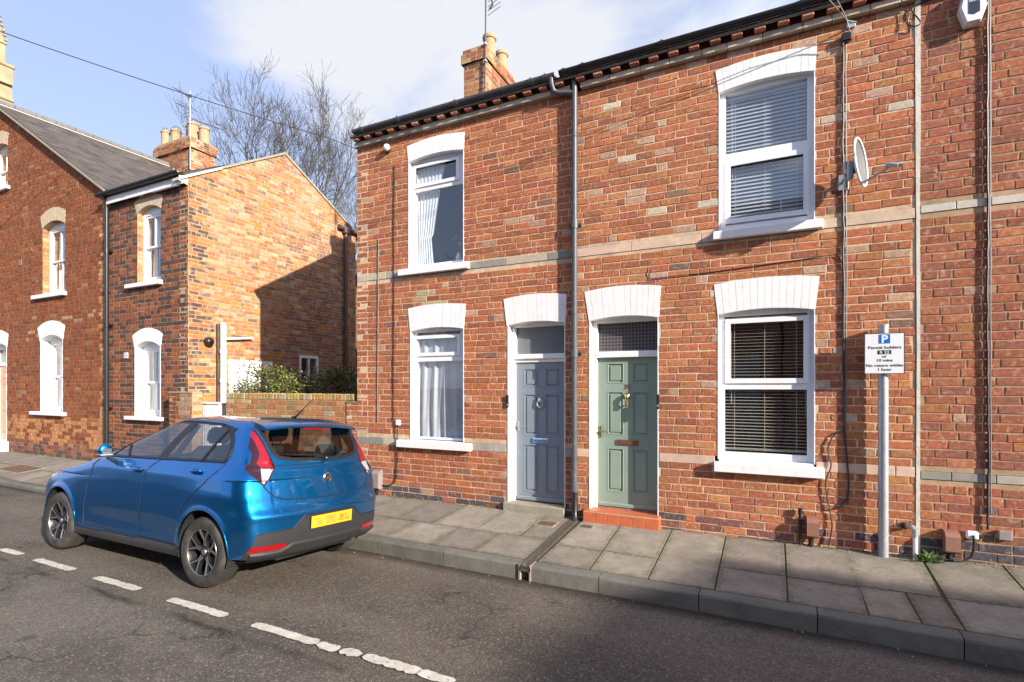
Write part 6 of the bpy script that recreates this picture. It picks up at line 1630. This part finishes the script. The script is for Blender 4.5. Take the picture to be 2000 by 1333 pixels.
for k,n_,m_,of in [('lampd','tail_lamp','darkred',0.003),('refl','reflector','redlens',0.006),('head','headlamp','clearlens',0.003),('gfront','front_door_window','carglass',0.0),('grear','rear_door_window','carglass',0.0),('surround','window_surround','seal',0.002),('sill','side_skirt','sillgrey',0.006)]:
    for sd in 'LR':
        if k+sd in groups:
            o=panel(n_,groups[k+sd],m_,car,of)
            if k=='lampd':
                if 'lampr'+sd in groups: panel('red_lens',groups['lampr'+sd],'redlens',o,0.004)
                if 'lampw'+sd in groups: panel('clear_lens',groups['lampw'+sd],'clearlens',o,0.004)
# point on the shell for a side view coordinate / rear view coordinate
from bisect import bisect_left
def shell_side(s,z,sgn=-1,off=0.003):
    r_=min(range(len(ZS)),key=lambda i:abs(ZS[i]-z)); row=G_[r_]; nmax=NT
    best=min(range(int(NT*0.06),NT),key=lambda i:abs(row[i][0]-s)+ (0 if row[i][1]>0.5 else 1)); p=row[best]
    c_=best if sgn<0 else nc-1-best; n=Nn[r_,c_]
    return Vector((-s,sgn*p[1],z))+Vector(n)*off
def shell_rear(y,z,off=0.003):
    r_=min(range(len(ZS)),key=lambda i:abs(ZS[i]-z)); row=G_[r_]; best=min(range(0,int(NT*0.5)),key=lambda i:abs(row[i][1]-abs(y))); p=row[best]
    c_=best if y<0 else nc-1-best; n=Nn[r_,c_]
    return Vector((-p[0],y,z))+Vector(n)*off
class CMB(MB):
    # local car coordinates
    def build(s,name,mats,parent=None,**k):
        off=wloc(parent); s.v=[(x+off.x,y+off.y,z+off.z) for x,y,z in s.v]; return MB.build(s,name,mats,parent,**k)
def dens(poly,n=10,closed=True):
    o=[]; m_=len(poly)
    for i in range(m_ if closed else m_-1):
        a,b=poly[i],poly[(i+1)%m_]
        for j in range(n): o.append((a[0]+(b[0]-a[0])*j/n,a[1]+(b[1]-a[1])*j/n))
    o.append(poly[0] if closed else poly[-1]); return o
def smoothpoly(P,closed=False):
    # chaikin
    for _ in range(2):
        o=[] if closed else [P[0]]
        m_=len(P)
        for i in range(m_ if closed else m_-1):
            a,b=P[i],P[(i+1)%m_]; o.append((a[0]*.75+b[0]*.25,a[1]*.75+b[1]*.25)); o.append((a[0]*.25+b[0]*.75,a[1]*.25+b[1]*.75))
        if not closed: o.append(P[-1])
        P=o
    return P
SEAM_F=smoothpoly([(2.50,1.0),(2.53,.93),(2.60,.70),(2.68,.42),(2.67,.31)]); SEAM_B=smoothpoly([(1.47,1.05),(1.56,.98),(1.60,.80),(1.66,.50),(1.70,.28)])
SEAM_R=smoothpoly([(.50,1.14),(.55,1.04),(.64,.92),(.80,.80),(.94,.69),(1.0,.60)]); 
for sg in (-1,1):
    mb=CMB(); 
    for sm in (SEAM_F,SEAM_B,SEAM_R): mb.tube([shell_side(a,b,sg,0.0005) for a,b in dens(sm,2,False)],0.0045,5)
    mb.tube([shell_side(a,b,sg,0.0005) for a,b in dens([(2.67,.305),(1.02,.305)],40,False)],0.0035,5)
    mb.build('door_gap',M['gap'],car)
    mb=CMB(); mb.tube([shell_side(a+0.008,b,sg,0.0012) for a,b in dens(SEAM_F,2,False)],0.0022,5); mb.tube([shell_side(a+0.008,b,sg,0.001) for a,b in dens(SEAM_B,2,False)],0.0012,5); mb.build('door_edge_glint',M['gaplight'],car)  # lighter strip beside the door seams, a highlight painted in colour
    # window trims
    mb=CMB(); mb.tube([shell_side(a,b,sg,0.003) for a,b in dens(GREEN,8)],0.006,6); mb.tube([shell_side(a,b,sg,0.003) for a,b in dens([(.70,1.375),(.86,1.075)],12,False)],0.011,6)
    mb.tube([shell_side(a,b,sg,0.003) for a,b in dens([(2.10,1.165),(2.02,1.045)],8,False)],0.010,6)
    mb.build('window_trim',M['seal'],car)
    # fuller arch lip
    for c_ in (0.68,3.175):
        mb=CMB(); pts=[]
        for k in range(0,37):
            a=R(-14+208*k/36); s_,z_=c_+0.353*math.cos(a),0.31+0.353*math.sin(a)
            if z_<0.24: continue
            pts.append(shell_side(s_,z_,sg,-0.004))
        mb.tube(pts,0.009,7); mb.build('arch_lip',M['paint'],car,smooth=True)
    # handles
    for (s0,z0) in ((1.78,.945),(.93,.985)):
        mb=CMB(); a=shell_side(s0,z0,sg,0.012); b=shell_side(s0-0.17,z0+0.004,sg,0.014)
        pts=[a.lerp(b,t)+Vector((0,sg*0.014*math.sin(math.pi*t),0)) for t in [i/8 for i in range(9)]]
        mb.tube(pts,[0.009]+[0.014]*7+[0.010],10); h=mb.build('door_handle',M['paint'],car,smooth=True)
        mb=CMB(); c0=shell_side(s0-0.085,z0-0.006,sg,0.0015); mb.lathe([(0.075,0),(0.06,0.001)],(0,0,0),axis='y',seg=20,M=Matrix.Scale(0.42,4,(0,0,1))); 
        mb.v=[(x+c0.x,y+c0.y,z+c0.z) for x,y,z in mb.v]; mb.build('handle_recess',M['gap'],h)
    # mirror
    mb=CMB(); c0=shell_side(2.22,1.08,sg,0.0); prof=[]
    cz=Vector((-2.20,sg*0.925,1.10)); vs=[];fs=[]
    nu,nv=16,10
    for j in range(nv+1):
        for i in range(nu):
            th=math.pi*j/nv; ph=2*math.pi*i/nu; x=math.sin(th)*math.cos(ph); y=math.sin(th)*math.sin(ph); z=math.cos(th)
            x=max(x,-0.9); xx=x*0.075 if x<0 else x*0.030
            vs.append((cz.x+xx,cz.y+y*0.068*(1 if z>-0.2 else 0.9),cz.z+z*(0.078 if z>0 else 0.06)))
    fs=[[j*nu+i,j*nu+(i+1)%nu,(j+1)*nu+(i+1)%nu,(j+1)*nu+i] for j in range(nv) for i in range(nu)]
    mb.add(vs,fs); mr_=mb.build('wing_mirror',M['paint'],car,smooth=True)
    mb=CMB(); mb.box(cz.x+0.028,cz.x+0.031,cz.y-0.04,cz.y+0.04,cz.z-0.030,cz.z+0.028); mb.build('mirror_glass',M['carmirror'],mr_)
    mb=CMB(); mb.tube([shell_side(2.21,1.0,sg,-0.01),Vector((-2.20,sg*0.875,1.02)),Vector((-2.20,sg*0.90,1.04))],[0.022,0.018,0.02],10); mb.box(cz.x-0.05,cz.x+0.026,cz.y-0.05,cz.y+0.05,cz.z-0.058,cz.z-0.041); mb.build('mirror_arm',M['trim'],mr_)
    mb=CMB(); mb.box(cz.x-0.03,cz.x+0.031,cz.y-0.055,cz.y+0.055,cz.z-0.040,cz.z-0.030); mb.build('indicator',M['clearlens'],mr_)
# tailgate shut line and lamp outlines
mb=CMB()
P=smoothpoly([(-.668,.885),(-.615,.815),(-.53,.765),(-.35,.750),(0,.742),(.35,.750),(.53,.765),(.615,.815),(.668,.885)])
mb.tube([shell_rear(a,b,0.0) for a,b in dens(P,3,False)],0.0055,6)
for sg in (-1,1): mb.tube([shell_rear(sg*a,b,0.002) for a,b in dens([(.625,1.43),(.585,1.26),(.57,1.15),(.545,1.045),(.665,.885)],8,False)],0.0035,5)
mb.build('tailgate_gap',M['gap'],car)
mb=CMB()
for sg in (-1,1): mb.tube([shell_rear(sg*a,b,0.002) for a,b in dens([(.665,.885),(.80,1.03)],8,False)],0.003,5)
mb.tube([shell_rear(a,b,0.004) for a,b in dens([(-.755,.485),(-.43,.50),(-.315,.605),(.315,.605),(.43,.50),(.755,.485)],10,False)],0.005,6)
mb.build('bumper_edge',M['gap'],car)
# bumper lower lip and diffuser step
mb=CMB()
vs=[];K=26
for i in range(K+1):
    y=-0.78+1.56*i/K; t=abs(y); zt=0.295+0.05*(1 if t<0.42 else max(0,1-(t-0.42)/0.10)); p=shell_rear(y,0.33,0.0); x=p.x
    vs+=[(x+0.006,y,zt+0.035),(x+0.022,y,zt+0.02),(x+0.020,y,zt),(x-0.06,y,0.235),(x-0.20,y,0.225)]
mb.add(vs,[[i*5+k,i*5+k+1,(i+1)*5+k+1,(i+1)*5+k] for i in range(K) for k in range(4)]); mb.build('bumper_lip',M['trim'],car,smooth=True)
# spoiler
mb=CMB(); K=24; vs=[]
for i in range(K+1):
    y=-0.575+1.15*i/K; t=abs(y)/0.575; xe=-0.235-0.05*t**3; dz=-0.035*t**2.2
    vs+=[(-0.52,y*0.98,1.482+dz*0.6),(-0.40,y,1.475+dz),(xe-0.03,y,1.448+dz),(xe,y,1.428+dz),(xe-0.008,y,1.412+dz),(xe-0.06,y,1.408+dz),(-0.40,y*0.98,1.41+dz)]
n=7
mb.add(vs,[[i*n+k,i*n+k+1,(i+1)*n+k+1,(i+1)*n+k] for i in range(K) for k in range(n-1)]+[list(range(n)),[K*n+k for k in range(n)][::-1]])
sp=mb.build('roof_spoiler',M['paint'],car,auto=40)
mb=CMB(); mb.bbox(-0.275,-0.262,-0.17,0.17,1.388,1.409,0.003); mb.build('brake_light',M['redlens'],sp)
# wiper, aerial
mb=CMB(); a=shell_rear(0.02,1.10,0.02); mb.tube([a,shell_rear(-.10,1.13,0.022),shell_rear(-.36,1.145,0.02)],0.008,6); mb.tube([shell_rear(-.42,1.15,0.012),shell_rear(-.08,1.135,0.014)],0.006,6); mb.lathe([(0.022,-0.01),(0.022,0.02),(0.01,0.028)],tuple(a),axis='x',seg=12); mb.build('wiper',M['seal'],car)
mb=CMB(); mb.tube([(-0.62,0.0,1.49),(-0.56,0,1.515),(-0.46,0,1.60),(-0.36,0,1.68)],[0.02,0.011,0.0045,0.003],8); mb.build('aerial',M['seal'],car)
# number plate and emblem
pc=shell_rear(0.0,0.53,0.0)
mb=CMB(); mb.bbox(pc.x+0.006,pc.x+0.014,-0.262,0.262,0.472,0.584,0.003); pl_=mb.build('number_plate',M['yellow'],car)
M['smudge']=mat('plate_smudge',(0.40,0.27,0.03),0.5,var=0.5,vscale=14)
mb=CMB(); mb.box(pc.x+0.0142,pc.x+0.0147,-0.235,0.235,0.492,0.562); mb.build('blurred_characters',M['smudge'],pl_)
ec=shell_rear(0.0,0.915,0.002)
mb=CMB(); mb.lathe([(0.052,0.0),(0.052,0.006),(0.046,0.010),(0.044,0.006),(0.0,0.006)],tuple(ec),axis='x',seg=28); em=mb.build('emblem',M['chrome'],car,auto=30)
mb=CMB(); oc=[(0.040*math.cos(math.pi/8+k*math.pi/4),0.036*math.sin(math.pi/8+k*math.pi/4)) for k in range(8)]
mb.prism(oc,lambda u,v,w_:(ec.x+w_,ec.y+u,ec.z+v),(0.006,0.0085)); mb.build('octagon',M['seal'],em)
t_=text_mesh('MG',0.044,(0,0,0),em,'chrome',depth=0.001,bold=0.002,rot=(90,0,90),name='letters'); 
t_.data.transform(Matrix.Translation(wloc(em)+Vector((ec.x+0.009,ec.y,ec.z-0.016))))
t_=text_mesh('Exclusive',0.030,(0,0,0),car,'chrome',depth=0.001,rot=(90,0,90),name='trim_badge'); bp=shell_rear(0.60,0.945,0.002); t_.data.transform(Matrix.Translation(wloc(car)+Vector((bp.x+0.012,0.55,0.94)))@Matrix.Rotation(R(14),4,'Z'))
# wheels
def wheel(s,sg):
    wh=bpy.data.objects.new('wheel',None); COL.objects.link(wh); wh.parent=car; wh.location=(-s-(0.03 if s<1 else 0.015),sg*0.765,0.312); wh.empty_display_size=0.1
    off=wloc(wh)
    def B(mb,name,m,parent=wh,**k):
        # local coordinates: outward = +y*sg
        mb.v=[(x,y*sg,z) for x,y,z in mb.v]; mb.v=[(x+off.x,y+off.y,z+off.z) for x,y,z in mb.v]; return MB.build(mb,name,M[m],parent,**k)
    mb=MB(); r=0.312
    prof=[(0.208,0.082),(0.214,0.092),(0.225,0.096),(0.262,0.100),(0.288,0.095),(0.303,0.080),(0.310,0.060),(0.3125,0.03),(0.3125,0.029),(0.306,0.026),(0.306,0.022),(0.3125,0.019),(0.3125,0.002),(0.306,0),(0.306,-0.004),(0.3125,-0.006),(0.3125,-0.022),(0.306,-0.025),(0.306,-0.029),(0.3125,-0.032),(0.310,-0.06),(0.303,-0.08),(0.288,-0.095),(0.262,-0.1),(0.225,-0.096),(0.208,-0.085)]
    mb.lathe(prof,(0,0,0),axis='y',seg=72,caps=False); B(mb,'tyre','rubber',auto=35)
    mb=MB(); mb.lathe([(0.209,0.084),(0.203,0.086),(0.199,0.078),(0.190,0.04),(0.186,-0.08),(0.209,-0.085)],(0,0,0),axis='y',seg=60,caps=False); rim=B(mb,'rim','rimblack',auto=35)
    mb=MB(); mb.lathe([(0.2085,0.0855),(0.206,0.090),(0.200,0.089),(0.198,0.082)],(0,0,0),axis='y',seg=60,caps=False); B(mb,'rim_edge','rimcut',rim,auto=50)
    mb=MB(); mb.lathe([(0.0,-0.01),(0.135,-0.01),(0.135,-0.03),(0.0,-0.03)],(0,0,0),axis='y',seg=40); B(mb,'brake_disc','disc',rim)
    mb=MB(); mb.lathe([(0.0,0.0),(0.06,-0.002),(0.07,-0.08)],(0,0,0),axis='y',seg=24); mb.bbox(0.06,0.14,-0.045,0.0,-0.06,0.06,0.01); mb.lathe([(0.0,-0.09),(0.30,-0.09)],(0,-0.012,0),axis='y',seg=40); B(mb,'hub_back','liner',rim)
    # five split spokes
    def spokes(mb,yo,wd,inset):
        for k in range(5):
            a0=R(90)+k*2*math.pi/5
            for q in (-1,1):
                a1=a0+q*R(17); a_=a0+q*R(4.5)
                P0=Vector((math.cos(a0)*0.045,0.055+yo,math.sin(a0)*0.045))+Vector((-math.sin(a0),0,math.cos(a0)))*q*0.012
                P1=Vector((math.cos(a_)*0.105,0.066+yo,math.sin(a_)*0.105))
                P2=Vector((math.cos(a1)*(0.204-inset),0.083+yo,math.sin(a1)*(0.204-inset)))
                for (A_,B_,w0,w1) in ((P0,P1,wd*0.9,wd*0.85),(P1,P2,wd*0.85,wd*1.25)):
                    d=(B_-A_).normalized(); s_=d.cross(Vector((0,1,0))).normalized(); n_=Vector((0,1,0))
                    th=0.03 if inset==0 else 0.004
                    v=[A_+s_*w0,A_-s_*w0,B_-s_*w1,B_+s_*w1]; v2=[p-n_*th for p in v]
                    mb.add(v+v2,[(0,1,2,3),(7,6,5,4),(0,4,5,1),(1,5,6,2),(2,6,7,3),(3,7,4,0)])
    mb=MB(); spokes(mb,0.0,0.0175,0.0); mb.lathe([(0.0,0.064),(0.05,0.062),(0.058,0.05),(0.06,0.02)],(0,0,0),axis='y',seg=30); B(mb,'spokes','rimblack',rim)
    mb=MB(); spokes(mb,0.002,0.0062,0.004); B(mb,'spoke_faces','rimcut',rim)
    mb=MB(); mb.lathe([(0.0,0.071),(0.026,0.069),(0.030,0.062)],(0,0,0),axis='y',seg=24); B(mb,'hub_cap','rimcut',rim,auto=40)
    mb=MB(); 
    for k in range(5): a=R(54)+k*2*math.pi/5; mb.lathe([(0.0,0.062),(0.008,0.060),(0.009,0.045)],(math.cos(a)*0.043,0,math.sin(a)*0.043),axis='y',seg=10)
    B(mb,'wheel_nut','galv',rim)
    return wh
for s_,sg in ((0.65,-1),(3.16,-1),(0.65,1),(3.16,1)): wheel(s_,sg)
# arch liners, floor pan
for c_ in (0.68,3.175):
    for sg in (-1,1):
        mb=CMB(); vs=[];n=22
        for k in range(n+1):
            a=R(-20+220*k/n)
            for y in (0.848,0.52): vs.append((-(c_+0.352*math.cos(a)),sg*y,0.31+0.352*math.sin(a)))
        mb.add(vs,[[2*k,2*k+1,2*k+3,2*k+2] for k in range(n)])
        mb.add([(-(c_+0.352*math.cos(R(-20+220*k/n))),sg*0.52,0.31+0.352*math.sin(R(-20+220*k/n))) for k in range(n+1)],[list(range(n+1))])
        mb.build('arch_liner',M['liner'],car)
mb=CMB(); mb.box(-2.80,-1.01,-0.76,0.76,0.17,0.20); mb.box(-1.01,-0.12,-0.52,0.52,0.22,0.25); mb.box(-3.85,-2.8,-0.52,0.52,0.18,0.21); mb.build('floor_pan',M['liner'],car)
mb=CMB(); mb.tube([(-0.10,0.42,0.245),(-0.55,0.42,0.25)],0.025,10); mb.build('exhaust',M['chrome'],car)
# interior
mb=CMB(); mb.box(-2.35,-0.5,-0.70,0.70,0.45,0.48); mb.box(-0.5,-0.17,-0.62,0.62,0.84,0.87); mb.box(-2.45,-2.40,-0.72,0.72,0.5,0.98); mb.bbox(-2.40,-2.05,-0.70,0.70,0.80,1.00,0.05); mb.build('dashboard',M['seat'],car)
for y in (-0.36,0.36):
    mb=CMB(); mb.bbox(-1.95,-1.45,y-0.25,y+0.25,0.50,0.66,0.05)
    Mx=Matrix.Translation((-1.42,y,0.6))@Matrix.Rotation(R(14),4,'Y')
    b=MB(); b.bbox(-0.07,0.07,-0.245,0.245,0.0,0.60,0.055); mb.add([tuple(Mx@Vector(v)) for v in b.v],b.f)
    se=mb.build('front_seat',M['seat'],car,auto=60)
    b=MB(); b.bbox(-0.045,0.045,-0.13,0.13,0.63,0.80,0.04); mb=CMB(); mb.add([tuple(Mx@Vector(v)) for v in b.v],b.f); mb.tube([tuple(Mx@Vector((0,-0.05,0.58))),tuple(Mx@Vector((0,-0.05,0.68)))],0.007,6); mb.tube([tuple(Mx@Vector((0,0.05,0.58))),tuple(Mx@Vector((0,0.05,0.68)))],0.007,6); mb.build('head_restraint',M['seat'],se,auto=60)
mb=CMB(); mb.bbox(-1.15,-0.68,-0.62,0.62,0.50,0.66,0.05); Mx=Matrix.Translation((-0.66,0,0.55))@Matrix.Rotation(R(16),4,'Y'); b=MB(); b.bbox(-0.06,0.06,-0.62,0.62,0.0,0.56,0.05); mb.add([tuple(Mx@Vector(v)) for v in b.v],b.f); rs_=mb.build('rear_seat',M['seat'],car,auto=60)
mb=CMB()
for y in (-0.34,0.34): b=MB(); b.bbox(-0.045,0.045,y-0.13,y+0.13,0.53,0.70,0.04); mb=CMB(); mb.add([tuple(Mx@Vector(v)) for v in b.v],b.f); mb.build('head_restraint',M['seat'],rs_,auto=60)
mb=CMB(); mb.tube([(-2.02+0.06*0,0.36+0.18*math.cos(a),0.98+0.17*math.sin(a)) for a in [2*math.pi*k/24 for k in range(25)]],0.014,8); mb.build('steering_wheel',M['seal'],car)
mb=CMB(); vs=[]; 
for i in range(2):
    for j in range(2): vs.append((-0.45-1.1*i,-0.52+1.04*j,1.415))
mb.add(vs,[(0,1,3,2)]); mb.build('headliner',M['headliner'],car)
# pillars inside
mb=CMB()
for sg in (-1,1):
    mb.tube([(-1.42,sg*0.74,0.9),(-1.40,sg*0.72,1.05),(-1.24,sg*0.60,1.40)],0.03,6); mb.tube([(-0.60,sg*0.70,1.0),(-0.62,sg*0.60,1.38)],0.05,6)
mb.build('pillar',M['headliner'] if False else M['seal'],car)
car.rotation_euler=(R(-4.05),0,0)

# the body rides a little higher than its first guess
for o in list(bpy.data.objects):
    if o.parent is car and not o.name.startswith('wheel'): o.location.z+=0.03

# =================================================================== the other side of the street (reflected in the panes, shades the kerb)
def brickflat():
    m=mat('plain_brick',(0.33,0.12,0.07),0.9,spec=0.2); nt=m.node_tree; p=nt.nodes['Principled BSDF']
    geo=N(nt,'ShaderNodeNewGeometry'); sx=N(nt,'ShaderNodeSeparateXYZ'); L(nt,geo.outputs['Position'],sx.inputs[0]); ad=N(nt,'ShaderNodeMath',operation='ADD'); L(nt,sx.outputs[0],ad.inputs[0]); L(nt,sx.outputs[1],ad.inputs[1])
    cb=N(nt,'ShaderNodeCombineXYZ'); L(nt,ad.outputs[0],cb.inputs[0]); L(nt,sx.outputs[2],cb.inputs[1])
    b=N(nt,'ShaderNodeTexBrick',inp={'Scale':1.0,'Mortar Size':0.006,'Brick Width':0.232,'Row Height':0.086,'Color1':(0.26,0.10,0.06,1),'Color2':(0.19,0.075,0.05,1),'Mortar':(0.42,0.34,0.25,1)}); L(nt,cb.outputs[0],b.inputs['Vector']); L(nt,b.outputs[0],p.inputs['Base Color']); return m
M['plainbrick']=brickflat()
def opp(label,x0,x1,yf,depth,eave,ridge,openings=True,hip=0):
    t=thing('opposite_house',label,'house',((x0+x1)/2,yf,0),group='houses across the street'); mb=MB()
    yb=yf-depth; yr=(yf+yb)/2
    mb.prism([(yf,-0.3),(yf,eave),(yr,ridge),(yb,eave),(yb,-0.3)] if not hip else [(yf,-0.3),(yf,eave),(yb,eave),(yb,-0.3)],lambda u,v,w_:(w_,u,v),(x0,x1)); mb.build('wall',M['plainbrick'],t)
    mb=MB()
    for (ya) in (yf,yb):
        s_=0.2 if ya==yf else -0.2; dz=(ridge-eave)/(depth/2)*0.2
        A=[(x0,ya+s_*(0 if hip else 1),eave-dz+0.03),(x1,ya+s_*(0 if hip else 1),eave-dz+0.03),(x1-hip,yr,ridge+0.03),(x0+hip,yr,ridge+0.03)]; mb.add(A+[(p[0],p[1],p[2]+0.06) for p in A],[(0,1,2,3),(4,5,6,7),(0,1,5,4),(1,2,6,5),(2,3,7,6),(3,0,4,7)])
    if hip:
        for xx,h_ in ((x0,hip),(x1,-hip)): mb.add([(xx,yf,eave+.03),(xx,yb,eave+.03),(xx+h_,yr,ridge+.03)],[(0,1,2)])
    M_=M['slate']; mb.col=None
    for k in range(len(mb.c)): mb.c[k]=(0.09,0.08,0.078)
    mb.build('roof',M_,t)
    if openings:
        w_=x1-x0
        for (a,b,z0,z1) in ((x0+0.5,x0+1.45,0.9,2.5),(x0+0.9,x0+1.85,3.4,5.0)):
            mb=MB(); mb.box(a,b,yf+0.001,yf+0.03,z0,z1); f=mb.build('window',M['white'],t); mb=MB(); zm=(z0+z1)/2
            mb.box(a+0.07,b-0.07,yf+0.031,yf+0.036,z0+0.07,zm-0.03); mb.box(a+0.07,b-0.07,yf+0.031,yf+0.036,zm+0.03,z1-0.07); mb.build('window_pane',M['frost'],f)
        mb=MB(); mb.box(x1-1.4,x1-0.5,yf+0.001,yf+0.03,0.1,2.5); mb.build('door',M['doorgrey'],t)
    return t
D_=['with a hooped gate','nearest the camera','opposite the grey door','opposite the green door','at the street corner']
for i,(a,b) in enumerate([(-6.65,-3.2),(-3.15,0.3),(0.35,3.8)]):
    opp('two-storey brick house across the street, number %s from the far corner'%['three','two','one'][i],a,b,-2.3,5.2,5.6,7.2)
opp('tall brick house across the street beyond the side turning',20.3,36,-2.15,8.0,8.55,10.2,hip=3.5)
# telegraph pole and a bare tree beyond the opposite roofs
o=thing('telegraph_pole','wooden telegraph pole on the opposite pavement carrying the wires','pole',(-5.3,-1.6,0))
mb=MB(); mb.tube([(-5.3,-1.6,-0.3),(-5.3,-1.6,9.7)],[0.13,0.09],12); mb.build('shaft',M['bark'],o); mb=MB(); mb.lathe([(0.2,0),(0.2,0.05)],(-5.3,-1.6,9.4),seg=14); mb.build('ring',M['galv'],o)

tree('bare_tree','smaller bare tree across the street, seen only as a reflection in the upstairs pane',(-17.5,-9.0,-0.3),8,0.8,33,'bark',first=0.36,levels=5,up=0.5,group='bare winter trees beyond the roofs')
